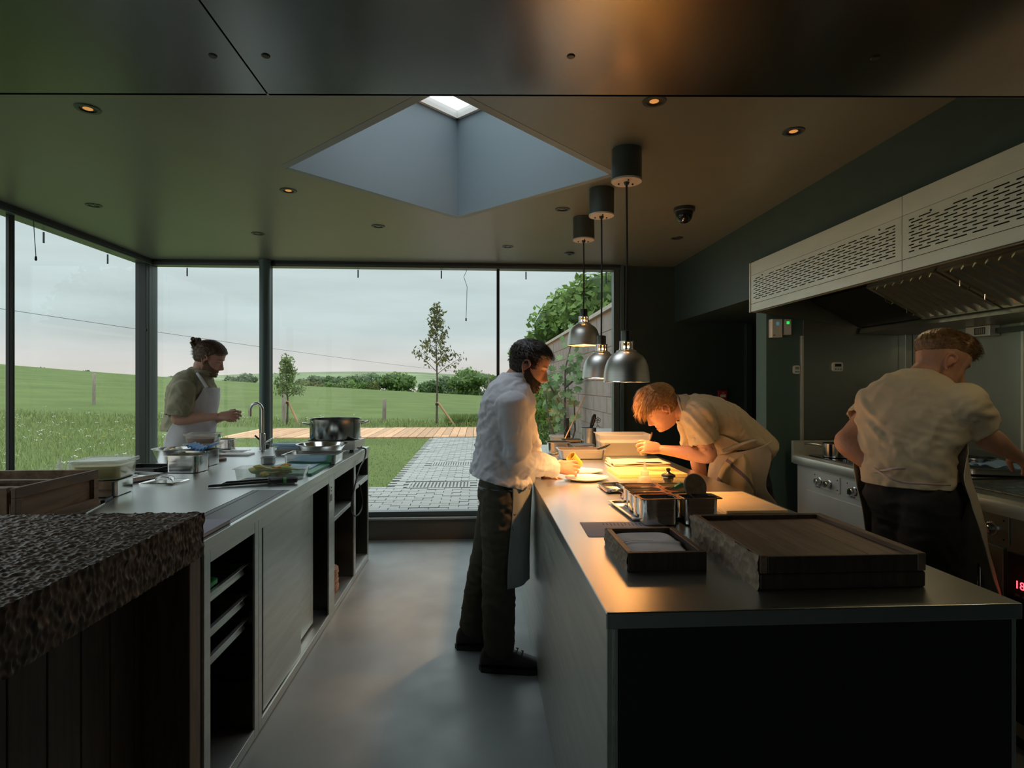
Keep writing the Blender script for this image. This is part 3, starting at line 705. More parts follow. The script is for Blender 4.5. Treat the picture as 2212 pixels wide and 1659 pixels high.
top.add(np.stack([hx, gy2, gz2], 2).reshape(-1, 3).tolist(), [(j*n1+i, j*n1+i+1, (j+1)*n1+i+1, (j+1)*n1+i) for j in range(len(zs)-1) for i in range(n1-1)])
gx3, gz3 = np.meshgrid(xs, zs); hy = TY1-.006+gz(gx3, gz3, (.8, 1.7), .006, 8)
top.add(np.stack([gx3, hy, gz3], 2).reshape(-1, 3).tolist(), [(j*n2+i, (j+1)*n2+i, (j+1)*n2+i+1, j*n2+i+1) for j in range(len(zs)-1) for i in range(n2-1)])
top.box(TX0, TX1-.010, TY0, TY1-.010, TZ0, TZ1-.010)
to_ = top.obj('table_top', 'gouge', tb, fix=False)
for p_ in to_.data.polygons: p_.use_smooth = True
M['dkwood'] = wood('dark_stained_wood', (.034, .022, .015), (.072, .046, .031), 5, (10, 10, 1), .5)
M['brwood'] = wood('brown_oak', (.12, .075, .047), (.21, .14, .088), 5, (10, 10, 1), .5)
MB().box(TX0+.05, TX1-.008, TY1-.078, TY1-.008, 0, TZ0-.002).obj('leg', 'brwood', tb, bevel=.004)
MB().box(TX0+.05, TX1-.008, TY0+.01, TY0+.08, 0, TZ0-.002).obj('leg', 'brwood', tb, bevel=.004)
k = 0; y = TY0+.085
while y < TY1-.085:
    MB().box(TX1-.17, TX1-.14, y, min(y+.112, TY1-.08), .02, TZ0-.002).obj('plank', 'dkwood', tb, bevel=.003); y += .115
# ---- island
IX0, IX1, IY0, IY1 = .279, 1.24, 1.249, 4.75
it = tag(MB().box(IX0, IX1, IY0, IY1, .863, TOP).obj('island_worktop', 'worktop', bevel=.003), 'long stainless worktop of the island under the heat lamps', 'worktop')
ib = thing('island_cabinet', 'steel-sided island base with a black end panel facing the camera', 'cabinet', (.76, 3.0, 0))
MB().box(IX0-.76+.004, IX0-.76+.02, IY0-3+.012, IY1-3-.01, .0, .8625).obj('side_panel', 'cabsteel', ib, bevel=.002)
MB().box(IX1-.76-.02, IX1-.76-.004, IY0-3+.012, IY1-3-.01, .0, .8625).obj('side_panel', 'cabsteel', ib, bevel=.002)
MB().box(IX0-.76+.0275, IX1-.76-.0205, IY0-3+.006, IY0-3+.022, .02, .8625).obj('end_panel', mat('black_end_panel', (.010, .012, .011), .45), ib, bevel=.002)
MB().box(IX0-.76+.0205, IX0-.76+.0265, IY0-3+.004, IY0-3+.02, .0, .8625).obj('edge_strip', 'cabsteel', ib)
MB().box(IX0-.76+.0205, IX1-.76-.0205, IY1-3-.03, IY1-3-.012, .0, .8625).obj('end_panel', 'cabsteel', ib, bevel=.002)
# ================================================================ range
RX, RT = 2.02, .945
rg_ = thing('cooking_range', 'stainless cooking range with a black glass hob along the right wall', 'range', (2.43, 2.4, 0))
ox, oy = 2.43, 2.4
RY0, RY1 = .9, 3.61
# nosing: rounded profile swept along Y
prof = [(RX-ox+.06, RT), (RX-ox+.012, RT), (RX-ox+.003, RT-.004), (RX-ox, RT-.012), (RX-ox, RT-.05), (RX-ox+.004, RT-.055), (RX-ox+.06, RT-.055)]
MB().prism(prof, RY0-oy, RY1-oy, 'Y').obj('nosing', 'hood', rg_, smooth=True)
MB().box(RX-ox+.0601, 2.84-ox, RY0-oy, RY1-oy, RT-.04, RT).obj('range_top', 'clad', rg_)
MB().box(RX-ox+.002, 2.84-ox, RY1-oy, RY1-oy+.025, RT-.052, 1.035).obj('end_upstand', 'hood', rg_, bevel=.004)
MB().box(2.82-ox, 2.84-ox, RY0-oy, RY1-oy, RT, 1.035).obj('back_upstand', 'clad', rg_, bevel=.004)
MB().box(RX-ox+.07, 2.76-ox, 2.62-oy, 3.55-oy, RT, RT+.006).obj('glass_hob', mat('black_glass', (.006, .006, .006), .06), rg_, bevel=.002)
gr_ = MB().box(RX-ox+.15, 2.74-ox, 1.55-oy, 2.52-oy, RT, RT+.008).obj('griddle', mat('griddle_steel', (.16, .165, .15), .3, 1, var=.25, vscale=14, rvar=.12), rg_, bevel=.003)
MB().box(RX-ox+.03, 2.84-ox, 2.85-oy, RY1-oy-.002, .06, RT-.056).obj('body', 'panel', rg_)
MB().box(RX-ox+.03, 2.84-ox, RY0-oy, 2.83-oy, .06, RT-.056).obj('body', 'clad', rg_)
MB().box(RX-ox+.06, 2.84-ox, RY0-oy, RY1-oy, .0, .059).obj('plinth', 'black', rg_)
fx = RX-ox+.03     # body front plane
def cpanel(y0, y1, z0, z1, m='panel'):
    p = MB().box(fx-.006, fx-.0002, y0-oy, y1-oy, z0, z1).obj('control_panel', m, rg_, bevel=.0015)
    for yy in (y0+.02, y1-.02):
        for zz in (z0+.018, z1-.018): MB().lathe([(.0035, 0), (.0035, .002)], seg=10, mx=TR(fx-.006, yy-oy, zz) @ R3('Y', -PI/2)).obj('screw', 'black', p)
    return p
def knob(p, y, z, r=.022):
    k = MB().lathe([(r*1.15, 0), (r*1.15, .004), (r*.92, .006), (r*.88, .030), (r*.78, .034), (.0, .034)], seg=28, mx=TR(fx-.006, y-oy, z) @ R3('Y', -PI/2), cap=False).obj('knob', 'polish', p, smooth=True)
    MB().box(fx-.041, fx-.0395, y-oy-.002, y-oy+.002, z-.004, z+r*.8).obj('pointer', 'black', k)
def txt(name, s, size, mx, m, parent, ext=.0006, align='CENTER'):
    c = bpy.data.curves.new(name, 'FONT'); c.body = s; c.size = size; c.extrude = ext; c.align_x = align; c.align_y = 'CENTER'
    tmp = bpy.data.objects.new('tmp', c); C.objects.link(tmp); dg = bpy.context.evaluated_depsgraph_get()
    me = bpy.data.meshes.new_from_object(tmp.evaluated_get(dg)); bpy.data.objects.remove(tmp); me.transform(mx); me.name = name
    me.materials.clear()
    return link(name, me, m, parent)
FACEL = Matrix(((0, 0, -1, 0), (-1, 0, 0, 0), (0, 1, 0, 0), (0, 0, 0, 1)))   # text plane facing -X
p1 = cpanel(3.165, 3.425, .775, .868); knob(p1, 3.355, .815); knob(p1, 3.258, .815)
txt('maker_mark', 'Charvet', .016, TR(fx-.0062, 3.375-oy, .782) @ FACEL, 'black', p1)
p2 = cpanel(2.86, 3.115, .775, .868); knob(p2, 3.03, .815); knob(p2, 2.935, .815)
txt('maker_mark', 'Charvet', .016, TR(fx-.0062, 3.055-oy, .782) @ FACEL, 'black', p2)
MB().box(fx-.005, fx-.0002, 2.87-oy, 3.50-oy,   .12, .742).obj('door', 'panel', rg_, bevel=.002)
MB().box(fx-.006, fx-.0051, 2.93-oy, 2.932-oy, .60, .68).obj('door_seam', 'black', rg_)
p3 = cpanel(2.345, 2.50, .775, .885, 'clad'); p4 = cpanel(2.118, 2.335, .775, .885, 'clad'); knob(p4, 2.19, .826, .024)
MB().lathe([(.003, 0), (.003, .003)], seg=10, mx=TR(fx-.006, 2.277-oy, .83) @ R3('Y', -PI/2)).obj('indicator_lamp', mat('red_led', (.6, .02, .02), .4, emit=(1, .03, .03), estr=6), p4)
dr_ = MB().box(fx-.012, fx-.0002, 2.135-oy, 2.62-oy, .12, .762).obj('oven_door', 'clad', rg_, bevel=.003)
MB().tube([(fx-.012, 2.20-oy, .725), (fx-.045, 2.20-oy, .715), (fx-.045, 2.20-oy, .30), (fx-.012, 2.20-oy, .29)], .011, 10).obj('door_handle', 'polish', dr_, smooth=True)
ov = MB().box(fx-.014, fx-.0002, 1.45-oy, 2.118-oy, .12, .755).obj('oven_front', mat('black_oven_glass', (.008, .008, .008), .12), rg_, bevel=.003)
MB().box(fx-.016, fx-.0142, 1.85-oy, 2.09-oy, .585, .672).obj('display_panel', 'black', ov)
txt('display_digits', '183', .042, TR(fx-.0165, 2.083-oy, .640) @ FACEL, mat('red_digits', (.5, .01, .01), .4, emit=(1, .04, .06), estr=5), ov, align='LEFT')
for k in range(3): MB().box(fx-.0168, fx-.0162, 2.072-.03*k-oy-.01, 2.072-.03*k-oy+.008, .598, .606).obj('touch_key', mat('grey_key%d' % k, (.15, .15, .15), .4), ov)
# ================================================================ extract hood
HX, HZ0, HZ1, HY1, HYS = 1.78, 1.87, 2.19, 3.70, 2.335
hd = thing('extract_hood', 'long stainless extract hood with slotted front panels above the range', 'hood', (2.3, 2.2, 1.7))
ox, oy, oz = 2.3, 2.2, 1.7
HY0 = .7
def hb(x0, x1, y0, y1, z0, z1): return MB().box(x0-ox, x1-ox, y0-oy, y1-oy, z0-oz, z1-oz)
for y0, y1 in ((HYS+.0015, HY1-.012), (HY0, HYS-.0015)):
    hb(HX, HX+.012, y0, y1, 2.106, HZ1).obj('upper_band', 'hood', hd, bevel=.001)
    hb(HX, HX+.012, y0, y1, HZ0, 1.920).obj('lower_band', 'hood', hd, bevel=.001)
    hb(HX, HX+.035, y0, y1, HZ0-.0, HZ0+.002).obj('lip', 'hood', hd)
    # slotted panel with real openings
    z0, z1 = 1.922, 2.104; rows = 11; zz0, zz1 = z0+.018, z1-.020; rh = (zz1-zz0)/rows; cw = .085; sl = .062; shh = rh*.42
    mb = MB(); X0 = HX+.001
    ya, yb = y0+.035, y1-.035
    def q(a, b, c, d): mb.add([(X0-ox, a-oy, c-oz), (X0-ox, b-oy, c-oz), (X0-ox, b-oy, d-oz), (X0-ox, a-oy, d-oz)], [(0, 1, 2, 3)])
    q(y0, ya, z0, z1); q(yb, y1, z0, z1); q(ya, yb, z0, zz0); q(ya, yb, zz1, z1)
    for r in range(rows):
        a0 = zz0+r*rh; a1 = a0+rh; m0 = (a0+a1)/2-shh/2; m1 = m0+shh
        q(ya, yb, a0, m0); q(ya, yb, m1, a1)
        yy = ya-(cw/2 if r % 2 else 0); last = ya
        while yy < yb:
            s0, s1 = max(ya+.002, yy), min(yb-.002, yy+sl)
            if s1-s0 > .015:
                if r == rows-1 and abs(s0-(ya+.10)) < .05 or r == rows-1 and abs(s1-(yb-.12)) < .05: yy += cw; continue
                q(last, s0, m0, m1)
                c_ = shh*.3   # chamfered slot ends
                for ye, sg in ((s0, 1), (s1, -1)):
                    mb.add([(X0-ox, ye-oy, m0-oz), (X0-ox, ye+sg*c_-oy, m0-oz), (X0-ox, ye-oy, m0+c_-oz)], [(0, 1, 2)])
                    mb.add([(X0-ox, ye-oy, m1-oz), (X0-ox, ye+sg*c_-oy, m1-oz), (X0-ox, ye-oy, m1-c_-oz)], [(0, 1, 2)])
                last = s1
            yy += cw
        q(last, yb, m0, m1)
    pn = mb.obj('slotted_panel', 'hood', hd, fix=False)
    md_ = pn.modifiers.new('s', 'SOLIDIFY'); md_.thickness = .0025; md_.offset = 0
    for yy in (ya+.10, yb-.12): MB().lathe([(.0045, 0), (.0045, .003)], seg=10, mx=TR(HX-ox, yy-oy, 2.085-oz) @ R3('Y', -PI/2)).obj('latch', 'black', pn)
hb(HX+.016, HX+.020, HY0, HY1-.013, 1.921, 2.12).obj('backing_plate', mat('hood_inner', (.085, .055, .045), .6), hd)
hb(HX-.006, HX+.035, HY1-.0115, HY1, HZ0-.002, HZ1).obj('end_strip', 'hood', hd, bevel=.0015)
MB().prism([(HX+.0355-ox, HZ0-oz), (2.845-ox, 1.725-oz), (2.845-ox, 1.965-oz), (HX+.0355-ox, 1.965-oz)], HY1-.0115-oy, HY1-oy, 'Y').obj('end_panel', 'clad', hd, bevel=.001)
hb(HX+.0355, 2.845, HY0, HY1-.012, 1.955, 1.968).obj('top_plate', 'darksteel', hd)
hb(HX+.0125, HX+.0155, HY0, HY1-.012, HZ0+.0025, 1.95).obj('inner_front', 'darksteel', hd)
# filter bank
M['bafflem'] = mat('baffle_steel', (.66, .62, .52), .22, .9)
A_, B2 = Vector((2.18, 0, 1.950)), Vector((2.52, 0, 1.775)); dv = (B2-A_); ln = dv.length; dn = dv.normalized(); nn = Vector((-dn.z, 0, dn.x)) if dn.x < 0 else Vector((dn.z, 0, -dn.x))
if nn.z > 0: nn = -nn
def fm(y): 
    m_ = Matrix.Identity(4); 
    for i in range(3): m_[i][0] = dn[i]; m_[i][1] = (0, 1, 0)[i]; m_[i][2] = nn[i]
    m_[0][3], m_[1][3], m_[2][3] = A_.x-ox, y-oy, A_.z-oz
    return m_
for j in range(4):
    y1 = 3.13-j*.50; y0 = y1-.485; m_ = fm(y0)
    f = MB().box(0, ln, 0, .02, -.02, .012, m_).box(0, ln, .465, .485, -.02, .012, m_).box(0, .02, .0201, .4649, -.02, .012, m_).box(ln-.02, ln, .0201, .4649, -.02, .012, m_).obj('filter_frame', M['bafflem'], hd)
    for k in range(7):
        yy = .025+k*.0625
        MB().add([m_ @ Vector(p) for p in ((.021, yy, -.018), (.021, yy+.020, .026), (.021, yy+.040, -.018), (ln-.021, yy, -.018), (ln-.021, yy+.020, .026), (ln-.021, yy+.040, -.018))], [(0, 1, 4, 3), (1, 2, 5, 4), (0, 2, 1), (3, 4, 5)]).obj('baffle', M['bafflem'], f)
    MB().box(.021, ln-.021, .021, .464, -.03, -.021, m_).obj('filter_back', 'black', f)
    for xx in (.11, .25):
        hm = [m_ @ Vector(p) for p in ((xx, .46, .012), (xx+.01, .46, .035), (xx+.05, .46, .035), (xx+.06, .46, .012))]
        MB().tube(hm, .003, 6).obj('filter_handle', 'chrome', f, smooth=True)
MB().prism([(2.515-ox, 1.735-oz), (2.845-ox, 1.722-oz), (2.845-ox, 1.80-oz), (2.53-ox, 1.772-oz)], HY0-oy, HY1-.012-oy, 'Y').obj('gutter', 'clad', hd)
MB().add([(2.18-ox, 3.14-oy, 1.950-oz), (2.52-ox, 3.14-oy, 1.775-oz), (2.52-ox, 3.68-oy, 1.775-oz), (2.18-ox, 3.68-oy, 1.950-oz)], [(0, 1, 2, 3)]).obj('sloping_plate', 'darksteel', hd, fix=False, solid=.003)
# two unseen strip lamps, added behind the hood's front lip to light the range
for k, y in enumerate((2.75, 1.55)):
    lp = thing('added_hood_lamp', ['added unseen strip lamp under the hood at its far half', 'added unseen strip lamp under the hood at its near half'][k], 'lamp', (1.93, y, 1.954), 0, 'added strip lamps inside the hood')
    MB().box(-.035, .035, -.32, .32, -.03, 0).obj('housing', 'darksteel', lp, bevel=.004)
    MB().box(-.03, .03, -.31, .31, -.034, -.0305).obj('diffuser', mat('warm_diffuser%d' % k, (.8, .75, .6), .5, emit=(1, .78, .42), estr=9), lp)
# ================================================================ ceiling fittings
lampwarm = mat('downlight_bulb', (.9, .5, .2), .5, emit=(1, .42, .10), estr=.4); lampoff = mat('downlight_lens', (.05, .05, .045), .3)
DL = [(-1.542, 2.384, 1, 'recessed downlight nearest the top left, glowing orange'), (-2.34, 3.672, 0, 'recessed downlight above the left glazing'), (-1.067, 3.327, 1, 'recessed downlight left of the rooflight shaft'),
      (-1.594, 4.293, 0, 'recessed downlight close to the top of the steel column'), (-.689, 4.043, 0, 'recessed downlight below-left of the rooflight shaft'), (.234, 4.582, 0, 'recessed downlight above the thin mullion of the glazing'),
      (.524, 3.58, 0, 'recessed downlight between the rooflight and the lamp canisters'), (.677, 2.194, 1, 'recessed downlight right beside the steel soffit edge, glowing orange'), (1.357, 2.42, 1, 'recessed downlight right of the nearest lamp canister, glowing orange'),
      (1.477, 4.233, 0, 'recessed downlight in the dark corner above the passage')]
for x, y, on, lb in DL:
    t = thing('downlight', lb, 'downlight', (x, y, ZC), 0, 'recessed ceiling downlights')
    MB().lathe([(.030, -.004), (.044, -.004), (.047, -.0005)], seg=28, cap=False).obj('bezel', 'framed', t, smooth=True)
    MB().lathe([(.0, -.0008), (.030, -.0008)], seg=24, cap=False).obj('baffle', 'black', t)
    MB().lathe([(.0, -.003), (.014, -.003), (.018, -.001)], seg=20, cap=False).obj('lens', lampwarm if on else lampoff, t)
t = thing('ceiling_sensor', 'flat round sensor on the ceiling near the far lamp canister', 'sensor', (.757, 4.778, ZC))
MB().lathe([(.0, -.014), (.03, -.014), (.042, -.006), (.042, 0)], seg=24, cap=False).obj('cover', 'framed', t, smooth=True); MB().lathe([(.012, -.018), (.012, -.0135)], seg=12).obj('lens', 'black', t)
t = thing('dome_camera', 'black dome camera on the ceiling right of the lamp canisters', 'camera', (1.274, 3.517, ZC))
MB().lathe([(.065, 0), (.065, -.02), (.055, -.025)], seg=28).obj('mount', 'framed', t, smooth=True)
MB().lathe([(.05*math.cos(a), -.045-.05*math.sin(a)) for a in np.linspace(0, PI/2, 8)]+[(0, -.095)], seg=28, cap=False).obj('dome', mat('gloss_black', (.01, .01, .01), .08), t, smooth=True)
MB().lathe([(.052, -.025), (.052, -.045)], seg=28).obj('collar', 'black', t, smooth=True)
# ---- heat lamps over the island
bulbm = mat('heat_bulb', (1, .7, .35), .4, emit=(1, .46, .14), estr=30)
innerm = mat('lamp_inner', (.75, .70, .6), .35, .3)
domeM = mat('spun_aluminium', (.64, .65, .62), .38, 1, var=.05, vscale=6, stretch=(1, 1, 40))
def heat_lamp(y, zb, label, x=.69, en=38):
    t = thing('heat_lamp', label, 'lamp', (x, y, ZC), 0, 'heat lamps hanging over the island'); zz = zb-ZC
    c = MB().lathe([(.0, -.001), (.070, -.001), (.070, -.145)], seg=36, cap=False).obj('canister', 'paint_can', t, smooth=True)
    b = MB().lathe([(.0, -.150), (.069, -.150), (.071, -.146), (.071, -.142)], seg=36, cap=False).obj('canister_base', mat('pale_plate', (.5, .46, .40), .5), t, smooth=True)
    for k in range(3): 
        a = k*2.09+.5; MB().lathe([(.004, -.156), (.004, -.149)], (.038*math.cos(a), .038*math.sin(a), 0), 8).obj('screw', 'black', b)
    MB().lathe([(.010, -.162), (.014, -.150)], seg=14).obj('cord_grip', 'framed', b, smooth=True)
    zt = zz+.235
    MB().tube([(0, 0, -.155), (.002, 0, (zt-.155)*.5), (-.001, 0, zt-.0)], .0048, 8).obj('cord', 'rubber', t, smooth=True)
    MB().lathe([(.006, zt+.004), (.024, zt), (.025, zt-.006), (.025, zt-.05), (.0, zt-.05)], seg=28, cap=False).obj('lamp_holder', 'darksteel', t, smooth=True)
    nk = MB()   # vented neck
    for k in range(10):
        a = 2*PI*k/10; nk.box(.028, .032, -.0055, .0055, zt-.084, zt-.05, R3('Z', a))
    nk.lathe([(.027, zt-.054), (.033, zt-.054), (.033, zt-.048), (.027, zt-.048)], seg=28, cap=False).lathe([(.027, zt-.088), (.034, zt-.088), (.034, zt-.082), (.027, zt-.082)], seg=28, cap=False)
    nk.obj('vented_neck', 'polish', t)
    pr = [(.034, zt-.087), (.046, zt-.092), (.047, zt-.098), (.056, zt-.104), (.075, zt-.118), (.090, zt-.140), (.099, zt-.165), (.104, zt-.195), (.107, zz)]
    d = MB().lathe(pr, seg=48, cap=False).obj('dome', domeM, t, smooth=True)
    MB().lathe([(r-.003, z-.001) for r, z in pr], seg=48, cap=False).obj('dome_lining', innerm, t, smooth=True)
    MB().lathe([(.107, zz), (.1085, zz-.002), (.107, zz-.004), (.104, zz-.001)], seg=48, cap=False).obj('rim', 'polish', t, smooth=True)
    MB().lathe([(.018, zt-.07), (.024, zt-.11), (.045, zt-.15), (.048, zt-.17), (.040, zt-.19), (.0, zt-.197)], seg=28, cap=False).obj('bulb', bulbm, t, smooth=True)
    l = bpy.data.lights.new('heat_light', 'SPOT'); l.energy = en; l.color = (1, .47, .16); l.spot_size = math.radians(108); l.spot_blend = .55; l.shadow_soft_size = .045
    lo = bpy.data.objects.new('heat_light', l); C.objects.link(lo); lo.parent = t; lo.location = (0, 0, zt-.205)
    return t
heat_lamp(2.66, 1.412, 'nearest and largest-looking heat lamp over the island')
heat_lamp(3.21, 1.435, 'middle heat lamp, partly hidden behind the nearest one')
heat_lamp(3.76, 1.655, 'farthest heat lamp, hanging higher in front of the garden wall', en=85)
# blind pull cords on the glazing
for pts, lb in (([(-2.83, 3.86, 2.44), (-2.83, 3.87, 2.33), (-2.83, 3.88, 2.22)], 'short blind cord at the left end of the left glazing'), ([(-2.83, 5.12, 2.44), (-2.83, 5.125, 2.1), (-2.83, 5.12, 1.88)], 'long blind cord beside the corner of the glazing'), ([(-.10, 5.26, 2.44), (-.13, 5.26, 2.37), (-.10, 5.26, 2.28), (-.11, 5.26, 2.0)], 'wavy blind cord near the thin mullion')):
    t = thing('blind_cord', lb, 'cord', pts[0], 0, 'blind cords'); q = [Vector(p)-Vector(pts[0]) for p in pts]
    MB().tube(q, .0022, 6).obj('cord', 'framed', t, smooth=True); e = q[-1]
    MB().lathe([(.003, -.03), (.007, -.025), (.006, -.005), (.003, 0)], tuple(e), 10).obj('toggle', 'rubber', t, smooth=True)
# ================================================================ loose things
M['milky'] = glassy('milky_plastic', (.95, .95, .93), .12, .04, ((.85, .83, .78), .40))
M['semi'] = glassy('semi_clear_plastic', (.96, .96, .94), .1, .05, ((.85, .83, .80), .10))
M['clear'] = glassy('clear_plastic', (.95, .96, .95), .08, .05, ((.70, .70, .68), .10))
M['paper'] = mat('paper', (.66, .63, .60), .8)
M['blueplastic'] = mat('blue_plastic', (.06, .26, .55), .5); M['greenplastic'] = mat('green_plastic', (.03, .22, .12), .45)
M['yelplastic'] = mat('yellow_board', (.78, .62, .22), .5, var=.05, vscale=10); M['creamboard'] = mat('cream_board', (.72, .56, .33), .55, var=.06, vscale=10)
M['cloth'] = mat('white_cloth', (.62, .63, .66), .85, bump=.08, bscale=300); M['bluecloth'] = mat('blue_cloth', (.22, .38, .58), .85, bump=.2, bscale=160)
M['darkpan'] = mat('dark_bake_tray', (.03, .03, .03), .35, .4)
def panmesh(w, d, h, taper=.88, flange=.009, r=.022, th=.0015, wall=.0):
    def ring(ww, dd, z, rr): return [Vector((x, y, z)) for x, y in rrect(ww, dd, min(rr, ww/2.1, dd/2.1), 5)]
    ib = taper
    R_ = [ring(w*ib-.012, d*ib-.012, 0, r), ring(w*ib, d*ib, .006, r), ring(w-2*flange-.002, d-2*flange-.002, h-.004, r), ring(w, d, h-.003, .006), ring(w, d, h, .006),
          ring(w-2*flange, d-2*flange, h, r), ring(w*ib-2*th, d*ib-2*th, .008, r), ring(w*ib-.014, d*ib-.014, .003, r)]
    return MB().loft(R_)
def gpan(name, label, loc, w, d, h, rz=0., m='polish', content=None, cm=None, group=None, cat='pan', taper=.88, flange=.009, fill=.5):
    o = panmesh(w, d, h, taper, flange).obj('shell', m, None, smooth=True)
    if content:
        t = thing(name, label, cat, loc, rz, group); o.parent = t
        s = taper+(1-taper)*fill
        MB().loft([[Vector((x, y, .004)) for x, y in rrect(w*taper-.018, d*taper-.018, .02, 4)], [Vector((x, y, h*fill)) for x, y in rrect(w*s-2*flange-.004, d*s-2*flange-.004, .02, 4)]]).obj(content, cm, t, smooth=True)
        return t
    o.name = name; o.data.name = name; o.location = loc; o.rotation_euler = (0, 0, rz)
    return tag(o, label, cat, group)
def tub(name, label, loc, w, d, h, rz, lid=True, content=None, cm=None, fill=.7, m='milky', r=.025, taper=.9, lidm=None, cat='tub', group=None):
    t = thing(name, label, cat, loc, rz, group)
    panmesh(w, d, h, taper, .005, r, .0018).obj('body', m, t, smooth=True)
    if content:
        s = taper+(1-taper)*fill
        MB().loft([[Vector((x, y, .0045)) for x, y in rrect(w*taper-.02, d*taper-.02, r, 4)], [Vector((x, y, h*fill)) for x, y in rrect(w*s-.016, d*s-.016, r, 4)]]).obj(content, cm, t, smooth=True)
    if lid: MB().loft([[Vector((x, y, z)) for x, y in rrect(w+a, d+a, r, 5)] for a, z in ((.006, h-.012), (.008, h-.011), (.008, h+.002), (.002, h+.004), (-.02, h+.004), (-.024, h+.001))]).obj('lid', lidm or m, t, smooth=True)
    return t
# ---------------- left counter
cr = thing('wooden_crate', 'open wooden crate with framed sides behind the gouged table', 'crate', (-1.79, 2.275, TOP))
cw_, cd_, ch = .20, .215, .146
M['cratew'] = wood('crate_wood', (.13, .078, .042), (.27, .165, .092), 4, (8, 1, 8), .6)
for sx in (-1, 1):
    MB().box(sx*cw_-.006, sx*cw_+.006, -cd_+.014, cd_-.014, .004, ch-.012).obj('side_board', 'cratew', cr)
    MB().box(sx*(cw_+.014)-.008, sx*(cw_+.014)+.008, -cd_, cd_, ch-.036, ch).obj('top_batten', 'cratew', cr, bevel=.002)
    MB().box(sx*(cw_+.014)-.008, sx*(cw_+.014)+.008, -cd_, cd_, 0, .03).obj('bottom_batten', 'cratew', cr, bevel=.002)
    for sy in (-1, 1): MB().box(sx*(cw_+.014)-.008, sx*(cw_+.014)+.008, sy*(cd_-.014)-.014, sy*(cd_-.014)+.014, .0305, ch-.0365).obj('corner_batten', 'cratew', cr, bevel=.002)
for sy in (-1, 1): MB().box(-cw_+.007, cw_-.007, sy*(cd_-.007)-.006, sy*(cd_-.007)+.006, .004, ch).obj('end_board', 'cratew', cr, bevel=.002)
MB().box(-cw_+.007, cw_-.007, -cd_+.014, cd_-.014, .004, .014).obj('base_board', 'cratew', cr)
for yy in (-.09, .07): MB().box(-cw_+.007, cw_-.007, yy-.012, yy+.012, ch-.03, ch-.016).obj('cross_slat', 'cratew', cr, bevel=.002)
sp_ = thing('palette_knife', 'thin metal palette knife lying beside the wooden crate', 'palette knife', (-1.545, 2.42, TOP), .25)
MB().box(-.010, .010, -.10, .10, .001, .003).obj('blade', 'polish', sp_, bevel=.0005); MB().box(-.009, .009, .10, .20, .001, .014).obj('handle', 'rubber', sp_, bevel=.004)
gpan('steel_pan', 'square-cornered steel pan under the lidded yellow tub', (-1.675, 2.72, TOP), .17, .20, .074, .12)
tub('lidded_tub', 'lidded clear tub of pale yellow liquid on a steel pan behind the crate', (-1.70, 2.745, TOP+.075), .21, .20, .082, .12, True, 'liquid', mat('pale_yellow', (.74, .68, .30), .3), .72, 'semi')
for k, (x, lb, lq) in enumerate(((-1.985, 'small squeeze bottle behind the crate, left of the pair', (.35, .33, .28)), (-1.935, 'small squeeze bottle behind the crate, right of the pair', (.45, .40, .15)))):
    b = thing('squeeze_bottle', lb, 'bottle', (x, 2.87, TOP), 0, 'squeeze bottles behind the crate')
    MB().lathe([(.0, 0), (.019, 0), (.020, .004), (.020, .085), (.014, .098), (.010, .10), (.0, .10)], seg=20, cap=False).obj('body', 'milky', b, smooth=True)
    MB().lathe([(.0, .004), (.0175, .004), (.0175, .055), (.0, .055)], seg=18, cap=False).obj('liquid', mat('sauce%d' % k, lq, .4), b)
    MB().lathe([(.013, .1005), (.014, .118), (.008, .122), (.003, .155), (.0, .155)], seg=16, cap=False).obj('nozzle', 'milky', b, smooth=True)
gpan('flat_tray', 'pale shallow baking tray between the yellow tub and the pan lid', (-1.815, 3.10, TOP), .20, .27, .026, -.35, 'steel', taper=.95)
gpan('flat_tray', 'black shallow baking tray in front of the steel bowl', (-1.893, 3.44, TOP), .25, .19, .03, -.15, 'darkpan', taper=.93)
ld = thing('pan_lid', 'steel pan lid with a raised handle on the left worktop', 'lid', (-1.585, 3.03, TOP), -.1)
MB().loft([[Vector((x, y, z)) for x, y in rrect(.18+a, .15+a, .01, 4)] for a, z in ((0, 0), (0, .006), (-.012, .010), (-.03, .007), (-.06, .007))]).obj('plate', 'polish', ld, smooth=True)
MB().grid(lambda u, v: Vector((.042*math.cos(PI*u)*1.0, (v-.5)*.05*math.sin(PI*u)**.3, .008+.026*math.sin(PI*u)**.7)), 12, 4).obj('handle', 'chrome', ld, smooth=True, solid=.002, fix=False)
gpan('steel_pan', 'deep steel pan nearest the camera on the left worktop', (-1.652, 3.40, TOP), .20, .15, .10, -.08, group='deep pans on the left worktop', content='stock', cm=mat('yellow_stock', (.45, .36, .10), .25), fill=.62)
gpan('steel_pan', 'deep steel pan holding a blue cloth on the left worktop', (-1.69, 3.655, TOP), .165, .17, .10, -.05, group='deep pans on the left worktop')
bc = MB().grid(lambda u, v: Vector((-.075+.15*u, -.055+.11*v, .006*math.sin(u*45)+.012*math.cos(u*PI*2)*1+.01*v)), 60, 6)
o = tag(bc.obj('blue_cloth', 'blueplastic', smooth=True, solid=.004, fix=False), 'ribbed blue cloth lying over a deep steel pan', 'cloth'); o.location = (-1.685, 3.65, TOP+.112)
bw_ = thing('mixing_bowl', 'flared steel bowl at the left end of the worktop', 'bowl', (-1.90, 3.73, TOP))
MB().lathe([(.0, 0), (.07, 0), (.078, .006), (.112, .095), (.120, .098), (.120, .100), (.110, .099), (.076, .008), (.0, .004)], seg=40, cap=False).obj('bowl_shell', 'steel', bw_, smooth=True)
